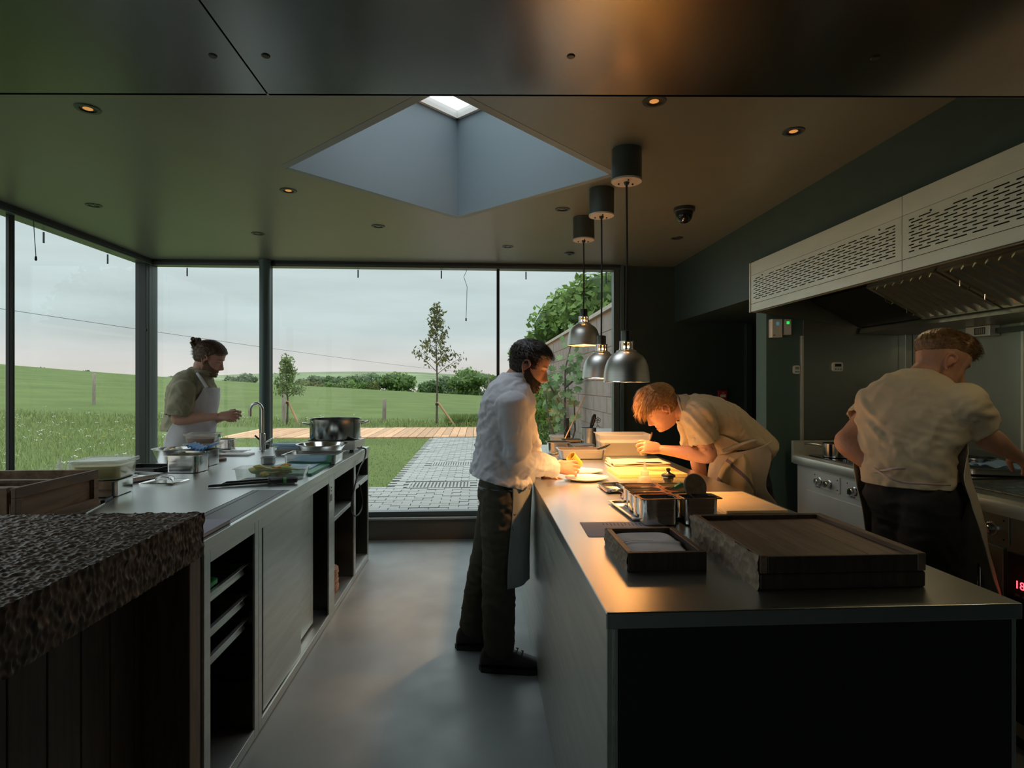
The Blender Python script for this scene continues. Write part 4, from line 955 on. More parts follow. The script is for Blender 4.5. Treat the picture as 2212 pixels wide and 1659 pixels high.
for k in range(5): MB().lathe([(.022*math.sin(a), .02*-math.cos(a)) for a in np.linspace(.05, PI-.05, 7)], (.035*math.cos(k*1.3), .035*math.sin(k*1.3), .085), 12).obj('peeled_root', mat('root%d' % k, ((.7, .66, .55), (.75, .72, .62), (.7, .35, .12), (.74, .7, .6), (.7, .6, .45))[k], .6), bw_, smooth=True)
redl = mat('red_sauce', (.55, .055, .03), .35); brl = mat('brown_sauce', (.16, .035, .015), .35)
tub('stacked_tub', 'white tub with red contents, lower of two stacked tubs', (-1.865, 4.05, TOP), .205, .17, .098, .05, True, 'contents', redl, .5, 'semi', group='stacked tubs')
tub('stacked_tub', 'white tub with dark brown contents, stacked on another tub', (-1.865, 4.05, TOP+.103), .20, .165, .062, .05, True, 'contents', brl, .5, 'semi', group='stacked tubs')
for o_ in [x for x in C.objects if x.name.startswith('stacked_tub')]: MB().box(.101, .1025, -.02, .02, .035, .055).obj('label', mat('green_label', (.03, .3, .2), .5), o_)
tag(MB().lathe([(.0, 0), (.054, 0), (.056, .003), (.056, .013), (.054, .016), (.0, .016)], (0, 0, 0), 32, cap=False).obj('wooden_disc', 'brwood', smooth=True), 'round wooden board beside the stacked tubs', 'board').location = (-1.70, 3.88, TOP)
gpan('steel_pan', 'steel pan standing behind the sink', (-1.95, 4.595, TOP), .14, .13, .075, 0)
tag(MB().loft([[Vector((x, y, z)) for x, y in rrect(.20, .125, .008, 4)] for z in (0, .012)]).obj('chopping_board', mat('white_board', (.7, .7, .7), .5), smooth=True, bevel=.002), 'small white chopping board in front of the sink', 'board').location = (-1.69, 4.17, TOP)
kn = thing('paring_knife', 'small knife with a black handle by the white board', 'knife', (-1.86, 4.215, TOP), .15)
MB().box(-.05, .02, -.009, .009, .001, .018).obj('handle', 'rubber', kn, bevel=.005); MB().prism([(.021, -.008), (.10, -.001), (.021, .008)], .004, .0055).obj('blade', 'polish', kn)
tp = thing('kitchen_tap', 'tall curved stainless tap at the sink', 'tap', (-1.60, 4.40, TOP))
MB().lathe([(.026, 0), (.026, .005), (.021, .007), (.021, .13), (.0155, .135)], seg=28).obj('body', 'chrome', tp, smooth=True)
MB().tube([(0, 0, .13), (0, 0, .30)]+[(-.045+.045*math.cos(a), 0, .30+.055*math.sin(a)) for a in np.linspace(0, PI, 14)][1:]+[(-.09, 0, .26)], .0115, 14).obj('spout', 'chrome', tp, smooth=True)
MB().tube([(.02, 0, .07), (.04, -.01, .075), (.085, -.02, .10)], .006, 10).obj('lever', 'chrome', tp, smooth=True)
db = thing('dish_brush', 'black scrubbing brush by the tap', 'brush', (-1.655, 4.60, TOP))
MB().lathe([(.03, 0), (.034, .01), (.034, .03), (.02, .038)], seg=20).obj('brush_head', mat('bristle', (.09, .05, .03), .8), db, smooth=True); MB().tube([(0, 0, .035), (-.03, 0, .06), (-.075, .0, .10)], .007, 8).obj('handle', 'rubber', db, smooth=True)
gpan('steel_tin', 'tiny square steel tin behind the courgette flowers', (-1.31, 3.70, TOP), .085, .075, .045, .2, 'steel', taper=.97, flange=.002)
tub('clear_tub', 'clear tub of brown grain with a lid beside the tap', (-1.355, 4.20, TOP), .18, .14, .078, 0, True, 'grain', mat('brown_grain', (.30, .22, .15), .9, bump=.5, bscale=400), .4, 'clear', lidm=glassy('bluish_lid', (.8, .88, .95), .1, .05, ((.45, .58, .70), .35)))
gpan('flat_tray', 'blue shallow tray behind the clear tub of grain', (-1.41, 4.53, TOP), .23, .19, .025, 0, 'blueplastic', taper=.95)
ih = thing('induction_hob', 'portable steel induction hob at the window end of the left counter', 'hob', (-1.085, 4.44, TOP))
MB().prism([(-.15, .018), (.22, .018), (.22, .070), (-.13, .082), (-.15, .06)], -.185, .185, 'X').obj('casing', 'hood', ih, bevel=.004)
MB().box(-.165, .165, -.11, .19, .0825, .086).obj('glass_top', 'rubber', ih)
for sx in (-1, 1):
    for yy in (-.12, .19): MB().lathe([(.016, 0), (.014, .0175)], (sx*.155, yy, 0), 12).obj('foot', 'rubber', ih)
pot = thing('stock_pot', 'large wide steel pot with loop handles on the portable hob', 'pot', (-1.086, 4.478, TOP+.087))
MB().lathe([(.0, 0), (.178, 0), (.185, .008), (.185, .145), (.192, .148), (.192, .151), (.183, .150), (.181, .010), (.0, .006)], seg=64, cap=False).obj('pot_shell', mat('pot_steel', (.30, .31, .29), .22, 1), pot, smooth=True)
for a in (PI*1.12, PI*.12):
    c_, s_ = math.cos(a), math.sin(a); tn = Vector((-s_, c_, 0)); rd = Vector((c_, s_, 0))
    MB().tube([rd*.185+tn*.055+Vector((0, 0, .11)), rd*.20+tn*.05+Vector((0, 0, .115)), rd*.235+tn*.035+Vector((0, 0, .122)), rd*.24+Vector((0, 0, .124)), rd*.235-tn*.035+Vector((0, 0, .122)), rd*.20-tn*.05+Vector((0, 0, .115)), rd*.185-tn*.055+Vector((0, 0, .11))], .006, 10).obj('handle', 'chrome', pot, smooth=True)
mbw = tag(MB().lathe([(.0, 0), (.10, 0), (.112, .004), (.158, .082), (.172, .086), (.172, .089), (.156, .088), (.110, .007), (.0, .004)], seg=48, cap=False).obj('mixing_bowl', 'polish', smooth=True), 'wide polished steel bowl in front of the large pot', 'bowl'); mbw.location = (-1.075, 4.06, TOP)
gpan('hotel_pan', 'rectangular steel oven pan between the green board and the wide bowl', (-1.035, 3.73, TOP), .34, .24, .066, 0, 'polish', taper=.9, flange=.012)
gb = MB().loft([[Vector((x, y, z)) for x, y in rrect(.30, .40, .012, 4)] for z in (0, .015)]).obj('chopping_board', 'greenplastic', bevel=.003); gb.location = (-1.055, 3.40, TOP); tag(gb, 'green chopping board at the front of the left worktop', 'board')
bs = MB().grid(lambda u, v: Vector((-.12+.24*u, -.11+.22*v, .0006+.002*math.sin(u*7)*v)), 10, 8).obj('blue_sheet', mat('pale_blue_sheet', (.28, .46, .62), .5), smooth=True, solid=.001, fix=False); bs.location = (-1.075, 3.46, TOP+.017); tag(bs, 'pale blue plastic sheet on the green chopping board', 'sheet')
ft = tub('flower_tub', 'clear tub of orange and green courgette flowers on the left worktop', (-1.075, 3.105, TOP), .36, .155, .066, .05, False, m='clear', taper=.92)
for k in range(16):
    a = random.uniform(-.5, .5); x = random.uniform(-.11, .11); y = random.uniform(-.045, .045); z = .030+.034*random.random()
    col = ((.62, .25, .02), (.60, .42, .05), (.35, .40, .10), (.24, .33, .07), (.45, .42, .12))[k % 5]
    m_ = TR(x, y, z) @ R3('Z', a+PI*random.randint(0, 1)) @ R3('Y', PI/2+random.uniform(-.35, .35))
    MB().lathe([(.002, -.045), (.006, -.03), (.006, 0), (.013, .02), (.016, .035), (.008, .055), (.001, .065)], seg=7, mx=m_).obj('courgette_flower', mat('petal%d' % k, col, .6), ft, smooth=True)
def steelrod(name, label, p0, p1, hl, blade, z=.0):
    p0, p1 = Vector(p0), Vector(p1); d = (p1-p0).normalized(); L_ = (p1-p0).length; t = thing(name, label, 'knife' if blade else 'sharpening steel', p0, math.atan2(d.y, d.x))
    return t, L_
t, L_ = steelrod('sharpening_steel', 'sharpening steel with a black green-banded handle on the left worktop', (-1.295, 2.862, TOP), (-.895, 2.975, TOP), .14, False)
MB().tube([(0, 0, .008), (.02, 0, .009), (L_-.15, 0, .016)], [.005, .0065, .0065], 10).obj('rod', 'darksteel', t, smooth=True)
MB().lathe([(.0, 0), (.016, 0), (.019, .006), (.013, .014), (.014, .06), (.016, .11), (.013, .135), (.0, .14)], seg=18, mx=TR(L_-.15, 0, .0185) @ R3('Y', PI/2), cap=False).obj('handle', 'rubber', t, smooth=True)
MB().lathe([(.0158, .07), (.0162, .085)], seg=18, mx=TR(L_-.15, 0, .0185) @ R3('Y', PI/2)).obj('green_band', mat('green_band', (.08, .25, .05), .5), t)
t, L_ = steelrod('chef_knife', 'long knife with a black handle just behind the sharpening steel', (-1.27, 2.905, TOP), (-.93, 3.005, TOP), .13, True)
MB().prism([(0, .004), (.04, .022), (L_-.13, .026), (L_-.13, .004)], -.0012, .0012, 'Y').obj('blade', 'darksteel', t)
MB().box(L_-.13, L_, -.010, .010, .004, .028).obj('handle', 'rubber', t, bevel=.006)
nb_ = thing('notebook', 'lilac-grey notebook on the dark inset panel of the left worktop', 'notebook', (-.958, 2.035, TOP+.001))
MB().box(-.066, .066, -.105, .105, .0, .0105).obj('pages', 'paper', nb_); MB().box(-.068, .068, -.108, .108, .0107, .0125).obj('cover', mat('lilac_cover', (.30, .29, .36), .5), nb_)
cb = [(-.905, 4.36, .925), (-.872, 4.42, .918), (-.848, 4.43, .90), (-.846, 4.36, .84), (-.850, 4.22, .80), (-.848, 4.10, .74), (-.85, 3.98, .64), (-.852, 3.95, .56), (-.85, 4.02, .50), (-.848, 4.14, .475), (-.848, 4.27, .49), (-.85, 4.31, .55), (-.855, 4.28, .62), (-.86, 4.25, .67)]
tag(MB().tube(smoothpath(cb), .0055, 8).obj('power_cable', 'rubber', smooth=True), 'black power cable of the hob looping down the counter front', 'cable')
# plates and trays inside the cabinets
plm = MB().lathe([(.0, 0), (.06, 0), (.065, .003), (.105, .012), (.11, .0145), (.11, .0155), (.105, .015), (.064, .006), (.0, .004)], seg=36, cap=False).mesh('plate')
M['stone'] = mat('pink_stoneware', (.52, .36, .28), .5)
for k in range(12):
    o = link('plate', plm, 'stone', smooth=(k == 0)); o.location = (-1.03+random.uniform(-.003, .003), 3.87+random.uniform(-.003, .003), .0345+k*.0125)
    tag(o, 'pinkish stoneware plate in the stack inside the open cabinet', 'plate', 'stacked plates in the cabinet')
for z, y1, lb in ((.655, 2.245, 'upper steel tray in the rack of the left counter'), (.535, 2.285, 'middle steel tray in the rack of the left counter'), (.44, 2.245, 'lower steel tray in the rack of the left counter')):
    gpan('rack_tray', lb, (-1.10, 2.135, z+.0006), .40, .40, .04, 0, 'steel', taper=.965, flange=.014, group='trays in the rack', cat='tray')
tub('green_lidded_tub', 'small tub with a bright green lid on the upper rack tray', (-.985, 2.06, .662), .13, .10, .05, 0, True, m='clear', lidm=mat('bright_green', (.02, .35, .08), .45))
tub('green_lidded_tub', 'dark green lidded tub at the back of the upper rack tray', (-1.16, 2.17, .662), .12, .10, .06, 0, True, m='clear', lidm=mat('teal_green', (.02, .18, .11), .45))
tub('dark_red_tub', 'dark red box on the middle rack tray', (-1.04, 2.08, .542), .15, .14, .05, 0, False, m=mat('dark_red', (.07, .015, .012), .5))
# ---------------- island
M['ceramic'] = mat('cream_ceramic', (.70, .62, .50), .35, var=.04, vscale=8)
def oval(mb, w, d, prof, spout=.0):
    R_ = []
    for s, z in prof:
        ring = []
        for k in range(40):
            a = 2*PI*k/40; x = w*s*math.cos(a); y = d*s*math.sin(a)
            if spout: x += spout*s*max(0, math.cos(a))**6
            ring.append(Vector((x, y, z)))
        R_.append(ring)
    return mb.loft(R_)
pp = [(.55, 0), (.6, 0), (.97, .012), (1, .016), (.98, .018), (.90, .014), (.55, .010), (.2, .010)]
o = tag(oval(MB(), .105, .10, pp, .02).obj('serving_plate', 'ceramic', smooth=True), 'cream oval plate nearest the camera under the heat lamps', 'plate', 'plates being dressed'); o.location = (.555, 2.985, TOP)
o = tag(oval(MB(), .10, .09, pp, .015).obj('serving_plate', 'ceramic', smooth=True), 'cream plate behind, under the hand of the man in white', 'plate', 'plates being dressed'); o.location = (.585, 3.22, TOP)
b = thing('oil_bottle', 'slim dark oil bottle at the far end of the island', 'bottle', (.69, 4.46, TOP))
MB().lathe([(.0, 0), (.023, 0), (.025, .004), (.025, .125), (.022, .142), (.013, .158), (.0115, .165), (.0115, .19), (.0, .19)], seg=28, cap=False).obj('glass_body', mat('dark_bottle', (.012, .010, .006), .08), b, smooth=True)
MB().lathe([(.0, .175), (.0135, .175), (.0135, .236), (.0, .237)], seg=20, cap=False).obj('cap', 'rubber', b, smooth=True)
MB().lathe([(.0253, .015), (.0253, .085)], seg=28, cap=False).obj('paper_label', mat('bottle_label', (.10, .06, .035), .6), b, smooth=True)
for k in range(5): MB().lathe([(.0255, .025+k*.011), (.0255, .029+k*.011)], seg=28, cap=False).obj('label_line', mat('label_print%d' % k, (.3, .22, .12), .6), b)
cn = thing('utensil_canister', 'steel canister holding a black-handled tool at the island end', 'canister', (.885, 4.60, TOP))
MB().lathe([(.0, 0), (.060, 0), (.061, .003), (.061, .150), (.059, .150), (.059, .006), (.0, .005)], seg=40, cap=False).obj('can', 'steel', cn, smooth=True)
ut = thing('stick_blender', 'black-handled tool standing in the steel canister', 'utensil', (.90, 4.60, TOP+.008)); 
MB().tube([(-.02, 0, 0), (.0, 0, .13)], .006, 10).obj('shaft', 'chrome', ut, smooth=True)
MB().tube([(.0, 0, .13), (.012, 0, .17), (.028, 0, .225), (.034, 0, .250)], [.011, .017, .018, .010], 16).obj('handle', 'rubber', ut, smooth=True)
for k in range(6): MB().box(.012+.0035*k-.0025, .012+.0035*k+.0025, -.0185, -.0172, .165+k*.0105, .170+k*.0105).obj('handle_mark', mat('pale_print%d' % k, (.5, .42, .3), .6), ut)
tag(MB().tube([(.655, 4.40, .965), (.84, 4.51, 1.305)], .0045, 8).obj('wooden_skewer', mat('pale_stick', (.62, .50, .36), .7), smooth=True), 'thin wooden stick leaning behind the oil bottle', 'stick')
gpan('long_pan', 'long shallow steel pan under the far heat lamp', (.69, 3.865, TOP), .32, .17, .066, 0, 'steel', content='garnish', cm=mat('garnish', (.16, .10, .04), .7, bump=.5, bscale=120), fill=.7)
gpan('small_pan', 'steel pan left behind the long shallow pan', (.572, 4.15, TOP), .165, .15, .085, 0, 'polish', group='small pans at the island end')
gpan('small_pan', 'steel pan just in front of the oil bottle', (.70, 4.315, TOP), .165, .13, .085, 0, 'polish', group='small pans at the island end')
gpan('small_pan', 'low steel pan with a flat lid beside the white tub', (.745, 4.14, TOP), .165, .14, .06, 0, 'polish', group='small pans at the island end')
lo = MB().loft([[Vector((x, y, z)) for x, y in rrect(.17, .145, .008, 4)] for z in (0, .004)]).obj('cover_plate', 'darksteel', bevel=.001); lo.location = (.745, 4.14, TOP+.0615); tag(lo, 'flat dark lid on the low steel pan beside the white tub', 'lid')
tub('clear_tub', 'low clear tub with a lid behind the oil bottle', (.66, 4.62, TOP), .17, .13, .085, 0, True, 'contents', mat('amber', (.45, .28, .08), .4), .6, 'milky')
gpan('flat_tray', 'thin steel tray under the pans at the left of the island end', (.535, 4.20, TOP), .05, .30, .014, 0, 'steel', taper=.96)
tub('storage_tub', 'large white translucent tub in front of the bending chef', (1.02, 4.06, TOP), .37, .26, .15, -.04, False, 'flour', mat('cream_dough', (.80, .72, .52), .7), .62, 'milky', .03, .86)
tn_ = thing('tongs', 'small tongs resting on the rim of the long pan', 'tongs', (.835, 3.80, TOP+.067), .5)
MB().tube([(-.06, -.008, .002), (.0, -.012, .014), (.05, 0, .028)], .0035, 8).obj('arm', 'polish', tn_, smooth=True); MB().tube([(-.06, .008, .002), (.0, .012, .014), (.05, 0.004, .028)], .0035, 8).obj('arm', 'polish', tn_, smooth=True)
def slab(name, label, x0, x1, y0, y1, h, m, z=TOP, rz=0):
    o = MB().loft([[Vector((x, y, zz)) for x, y in rrect(x1-x0, y1-y0, .006, 3)] for zz in (0, h)]).obj(name, m, bevel=.002); o.location = ((x0+x1)/2, (y0+y1)/2, z); o.rotation_euler = (0, 0, rz); return tag(o, label, 'board')
slab('chopping_board', 'bright yellow chopping board under the heat lamps', .745, 1.12, 3.035, 3.315, .019, 'yelplastic')
slab('chopping_board', 'cream chopping board at the right edge of the island', .955, 1.20, 2.175, 2.565, .012, 'creamboard')
fc = thing('folded_cloths', 'pile of folded cream cloths between the yellow board and the white tub', 'cloth', (.965, 3.49, TOP+.004))
for k in range(3):
    def fn(u, v, k=k): return Vector((-.17+.34*u+.004*k, -.115+.23*v, .004+.009*k+.003*math.sin(u*9+k*2)*math.sin(v*5+k)+(.012*math.sin(v*9) if u < .06 and k else 0)))
    MB().grid(fn, 24, 16).obj('folded_cloth', mat('cream_cloth%d' % k, (.66, .56, .42), .85), fc, smooth=True, solid=.006, fix=False)
MB().box(-.02, .13, -.10, -.02, .0315, .0322).obj('paper_slip', 'paper', fc)
gpan('flat_tray', 'small shallow steel tray left of the group of pans', (.632, 2.70, TOP), .105, .20, .02, .02, 'polish', taper=.95)
gpan('carrier_tray', 'steel tray carrying the group of small pans', (.712, 2.235, TOP), .325, .33, .014, .05, 'steel', taper=.97)
sau = [mat('pan_fill%d' % k, c_, .5) for k, c_ in enumerate(((.10, .06, .03), (.16, .07, .02), (.20, .09, .03), (.08, .09, .04)))]
names = ['front left', 'front right', 'second row left', 'second row right', 'third row left', 'third row right', 'back row left', 'back row right']
k = 0
for r in range(4):
    for cc in range(2):
        y = 2.035+r*.0985; x = .640+cc*.147+r*.006; hh = .098 if r == 0 else .084; z = TOP if r == 0 else TOP+.0035
        gpan('garnish_pan', 'small steel garnish pan, %s of the group on the island' % names[k], (x, y, z), .144, .0965, hh, .03, 'polish', content='garnish' if k not in (0, 1) else None, cm=sau[k % 4], group='garnish pans on the island', fill=.6, taper=.84); k += 1
o = MB().lathe([(.0, -.006), (.044, -.006), (.047, -.003), (.047, .003), (.044, .006), (.0, .006)], seg=36, cap=False).obj('wooden_roundel', 'brwood', smooth=True); o.location = (.80, 2.095, TOP+.122); o.rotation_euler = (1.25, 0, .25); tag(o, 'round wooden lid leaning in a garnish pan', 'lid')
o = MB().tube([(0, 0, 0), (.03, .01, .012), (.055, 0, .008)], [.008, .011, .008], 8).obj('green_tape', 'greenplastic', smooth=True); o.location = (.775, 2.25, TOP+.088); tag(o, 'roll of green tape lying on the garnish pans', 'tape')
for k in range(3):
    o = MB().tube([(0, 0, 0), (.03, .008*k, .006), (.055, .004, .0)], [.003, .005, .003], 8).obj('red_chilli', mat('chilli_red%d' % k, (.55, .02, .04), .35), smooth=True); o.location = (.825, 2.275+.012*k, TOP+.092+.003*k); tag(o, 'thin red chilli on the right-hand garnish pans', 'chilli', 'red chillies')
b = thing('squeeze_bottle', 'squeeze bottle with a pointed nozzle behind the garnish pans', 'bottle', (.722, 2.475, TOP))
MB().lathe([(.0, 0), (.029, 0), (.031, .004), (.031, .075), (.026, .094), (.014, .102), (.0, .102)], seg=28, cap=False).obj('body', 'milky', b, smooth=True)
MB().lathe([(.0, .004), (.0285, .004), (.0285, .072), (.0, .072)], seg=24, cap=False).obj('oil', mat('yellow_oil', (.62, .36, .05), .2), b)
MB().lathe([(.018, .1025), (.018, .123), (.010, .126), (.0055, .145), (.003, .168), (.0, .168)], seg=20, cap=False).obj('nozzle', 'milky', b, smooth=True)
pmil = thing('pepper_mill', 'dark metal pepper mill with a round knob behind the garnish pans', 'mill', (.858, 2.57, TOP))
MB().lathe([(.0, 0), (.026, 0), (.026, .012), (.020, .03), (.018, .06), (.023, .068), (.023, .075), (.0, .075)], seg=28, cap=False).obj('body', 'darksteel', pmil, smooth=True)
MB().lathe([(.022, .0755), (.032, .083), (.030, .091), (.012, .098), (.006, .104), (.010, .111), (.0095, .118), (.0, .121)], seg=28, cap=False).obj('top', 'darksteel', pmil, smooth=True)
gpan('flat_tray', 'narrow steel tray behind the group of garnish pans', (.655, 2.50, TOP), .065, .08, .03, 0, 'polish', taper=.95)
mn = thing('menu_sheet', 'printed grey menu sheet lying on the island', 'paper', (.51, 1.965, TOP+.0006), -.03)
MB().grid(lambda u, v: Vector((-.148+.296*u, -.10+.20*v, .0005+.001*math.sin(u*3))), 8, 4).obj('sheet', mat('menu_paper', (.34, .315, .34), .7), mn, smooth=True, fix=False)
for k in range(15): MB().box(-.07+k*.013, -.07+k*.013+.0035, .06-random.uniform(.0, .022), .078, .0018, .0021).obj('print_line', mat('menu_ink%d' % k, (.12, .11, .13), .7), mn)
for k in range(4): MB().box(.125, .142, .04+k*.012, .043+k*.012, .0018, .0021).obj('print_line', mat('menu_inkb%d' % k, (.12, .11, .13), .7), mn)
def gouged(mb, y0, y1, z0, z1, x, sgn, cell=(1.0, 1.0), amp=.006, sp=.0045, seed=4, size=.018):
    ys = np.linspace(y0, y1, max(2, int((y1-y0)/sp))); zs = np.linspace(z0, z1, max(2, int((z1-z0)/sp))); A, B = np.meshgrid(ys, zs)
    d = np.minimum(cellular(np.stack([A.ravel(), B.ravel()], 1), size, cell, seed), .8); h = x+sgn*(amp*(d/.8)**2).reshape(A.shape)-sgn*amp
    n = len(ys); mb.add(np.stack([h, A, B], 2).reshape(-1, 3).tolist(), [(j*n+i, j*n+i+1, (j+1)*n+i+1, (j+1)*n+i) for j in range(len(zs)-1) for i in range(n-1)])
M['traywood'] = wood('tray_walnut', (.12, .074, .046), (.23, .15, .096), 4, (12, 1, 12), .5); M['trayside'] = wood('tray_side', (.17, .125, .088), (.28, .215, .15), 6, (1, 8, 8), .7)
M['oakrim'] = wood('oak_rim', (.24, .14, .07), (.38, .235, .13), 5, (10, 1, 10), .5)
sb = thing('napkin_box', 'small gouged wooden box holding folded grey napkins', 'box', (.502, 1.655, TOP))
bx_, by_, bh = .110, .137, .05
g_ = MB(); gouged(g_, -by_, by_, 0, bh, -bx_, -1, (1, 1), .005, .004, 4, .014); g_.obj('gouged_side', 'trayside', sb, fix=False)
MB().box(-bx_+.006, bx_, -by_, -by_+.016, 0, bh).obj('front_board', 'dkwood', sb, bevel=.002); MB().box(-bx_+.006, bx_, by_-.016, by_, 0, bh).obj('back_board', 'dkwood', sb, bevel=.002)
MB().box(-bx_+.0055, -bx_+.022, -by_+.0162, by_-.0162, 0, bh).obj('side_board', 'oakrim', sb, bevel=.002); MB().box(bx_-.016, bx_, -by_+.0162, by_-.0162, 0, bh).obj('side_board', 'dkwood', sb, bevel=.002)
MB().box(-bx_+.022, bx_-.016, -by_+.016, by_-.016, 0, .008).obj('base', 'dkwood', sb)
for k in range(2):
    o = MB().grid(lambda u, v, k=k: Vector((-.083+.166*u, (-.116 if k == 0 else -.004)+.115*v, .034+.005*math.sin(u*5+k*2)*math.sin(v*3.2)+.006*math.exp(-((v-(.98 if k == 0 else .05))/.06)**2)-.006*(abs(u-.5)*2)**6)), 24, 20).obj('napkin', 'cloth', smooth=True, solid=.012, fix=False); o.location = sb.location
    tag(o, ['grey napkin folded in the wooden box, nearer one', 'grey napkin folded in the wooden box, farther one'][k], 'napkin', 'napkins in the box')
bt = thing('serving_tray', 'large dark wooden tray with a gouged side in the island foreground', 'tray', (.885, 1.583, TOP))
bx_, by_, bh = .215, .222, .085
g_ = MB(); gouged(g_, -by_, by_, 0, bh, -bx_, -1, (1.5, 1.0), .008, .0045, 9, .024); g_.obj('gouged_side', 'trayside', bt, fix=False)
MB().box(-bx_+.010, bx_, -by_, by_, 0, .040).obj('lower_frame', 'dkwood', bt, bevel=.006); 
MB().box(-bx_+.0102, -bx_+.030, -by_+.0, by_, .0405, bh).obj('side_rim', 'traywood', bt, bevel=.003); MB().box(bx_-.022, bx_, -by_+.0, by_, .0405, bh).obj('side_rim', 'traywood', bt, bevel=.003)
MB().box(-bx_+.0302, bx_-.0222, by_-.02, by_, .0405, bh).obj('end_rim', 'dkwood', bt, bevel=.003); MB().box(-bx_+.0302, bx_-.0222, -by_, -by_+.010, .0405, bh-.003).obj('end_rim', 'dkwood', bt, bevel=.002)
for k in range(4):
    x0 = -bx_+.0302+k*(2*bx_-.0524)/4; MB().box(x0+.0003, x0+(2*bx_-.0524)/4-.0003, -by_+.0102, by_-.0202, .0405, bh-.014+random.uniform(-.0006, .0006)).obj('plank', 'traywood', bt, bevel=.0008)
tag(MB().tube([(.655, 1.90, TOP+.005), (.67, 1.83, TOP+.005)], .004, 8).obj('pencil', 'stake', smooth=True), 'short wooden pencil behind the big tray', 'pencil')
# ---------------- range and walls
def saucepan(name, label, loc, r, h, ang, hl=.17, rise=.05, hm='rubber', loop=False):
    t = thing(name, label, 'saucepan', loc, ang)
    MB().lathe([(.0, 0), (r-.004, 0), (r, .004), (r, h-.002), (r+.003, h), (r-.0015, h), (r-.002, .006), (.0, .004)], seg=40, cap=False).obj('pan_body', 'polish', t, smooth=True)
    if loop:
        for s_ in (1, -1): MB().tube([(s_*r, -.03, h*.75), (s_*(r+.03), -.022, h*.8), (s_*(r+.03), .022, h*.8), (s_*r, .03, h*.75)], .004, 8).obj('loop_handle', 'chrome', t, smooth=True)
    else: MB().tube([(r-.002, 0, h*.78), (r+.03, 0, h*.85), (r+hl, 0, h*.85+rise)], [.005, .007, .009], 10).obj('handle', hm, t, smooth=True)
    return t
HT = RT+.0065
saucepan('saucepan', 'steel saucepan at the far end of the black glass hob', (2.19, 3.43, HT), .072, .085, 2.6, .1, .0, 'polish')
saucepan('saucepan', 'steel pot behind the bent elbow of the chef at the range', (2.37, 3.41, HT), .07, .085, .4, loop=True)
saucepan('saucepan', 'black-handled saucepan on the hob right of the chef at the range', (2.58, 3.17, HT), .085, .075, 0.9, .17, .07)
gpan('oven_tray', 'steel oven tray with a blue cloth under the reaching arm', (2.60, 2.745, RT+.0065), .34, .22, .035, -.35, 'steel', taper=.94, cat='tray')
saucepan('saucepan', 'small shiny saute pan behind the oven tray', (2.66, 2.93, HT), .075, .06, .1, loop=True)
o = MB().grid(lambda u, v: Vector((-.12+.24*u, -.07+.14*v, .012+.014*math.sin(u*8)*math.sin(v*5)+.008*math.sin(u*17+v*6))), 28, 18).obj('blue_cloth', 'bluecloth', smooth=True, solid=.004, fix=False); o.location = (2.61, 2.735, RT+.038); o.rotation_euler = (0, 0, -.4); tag(o, 'crumpled pale blue cloth on the oven tray', 'cloth')
def wallbox(name, label, cat, x0, x1, z0, z1, dp, y, scr):
    t = thing(name, label, cat, ((x0+x1)/2, y, z0)); w = (x1-x0)/2
    MB().box(-w, w, -dp, -.0005, 0, z1-z0).obj('casing', 'white', t, bevel=.004)
    MB().box(*scr[0]).obj('screen', scr[1], t)
    return t
bl_ = mat('blue_screen', (.1, .35, .45), .3, emit=(.1, .4, .5), estr=.25); gl_ = mat('green_screen', (.02, .5, .1), .3, emit=(.02, .8, .1), estr=.8)
t = wallbox('gas_monitor', 'larger white wall box with a blue screen under the hood end', 'wall box', 1.915, 1.985, 1.705, 1.825, .05, 3.72, ((-.008, .012, -.0512, -.05, .078, .10), bl_))
txt('box_mark', 'gas', .012, TR(-.02, -.0505, .015) @ R3('X', PI/2), 'framed', t)
wallbox('gas_monitor', 'smaller white wall box with a green screen beside the larger one', 'wall box', 1.998, 2.048, 1.722, 1.825, .045, 3.72, ((-.008, .010, -.0462, -.045, .070, .088), gl_))
grs = mat('grey_lcd', (.25, .28, .24), .3); blk = mat('blue_button', (.10, .35, .6), .4)
def timer(label, x0, x1, z0, z1, y, scr):
    t = thing('kitchen_timer', label, 'timer', ((x0+x1)/2, y, z0), 0, 'magnetic kitchen timers'); w = (x1-x0)/2; h = z1-z0
    MB().prism([(x, z+h/2) for x, z in rrect(2*w, h, .014, 5)], -.02, -.0005, 'Y').obj('case', 'white', t, bevel=.002)
    MB().box(-w*.62, w*.62, -.0212, -.02, h*.52, h*.82).obj('screen', scr, t)
    for k in (-1, 0, 1): MB().lathe([(.0055, 0), (.0055, .0022)], seg=12, mx=TR(k*w*.5, -.02, h*.25) @ R3('X', PI/2)).obj('button', blk, t)
timer('white kitchen timer on the edge of the green partition', 2.078, 2.122, 1.466, 1.524, 3.7195, grs)
timer('white kitchen timer on the steel cladding behind the chef at the range', 2.337, 2.407, 1.483, 1.544, 3.7075, 'black')
jb = thing('junction_box', 'grey junction box with a rating plate below the hood gutter', 'wall box', (2.8475, 3.08, 1.665))
MB().box(-.06, -.0005, -.08, .08, 0, .058).obj('casing', 'hood', jb, bevel=.003); MB().box(-.0612, -.06, -.05, .02, .010, .048).obj('rating_plate', 'framed', jb)
for k in range(5): MB().box(-.0618, -.0612, -.045+.012*k, -.038+.012*k, .014, .044).obj('plate_print', mat('plate_print%d' % k, (.3, .33, .3), .5), jb)
MB().box(-.03, -.0005, -.40, -.0805, .012, .040).obj('conduit', 'darksteel', jb)
fa = thing('fire_call_point', 'red fire alarm call point on the dark back wall', 'alarm', (2.27, YB-.0105, 1.255))
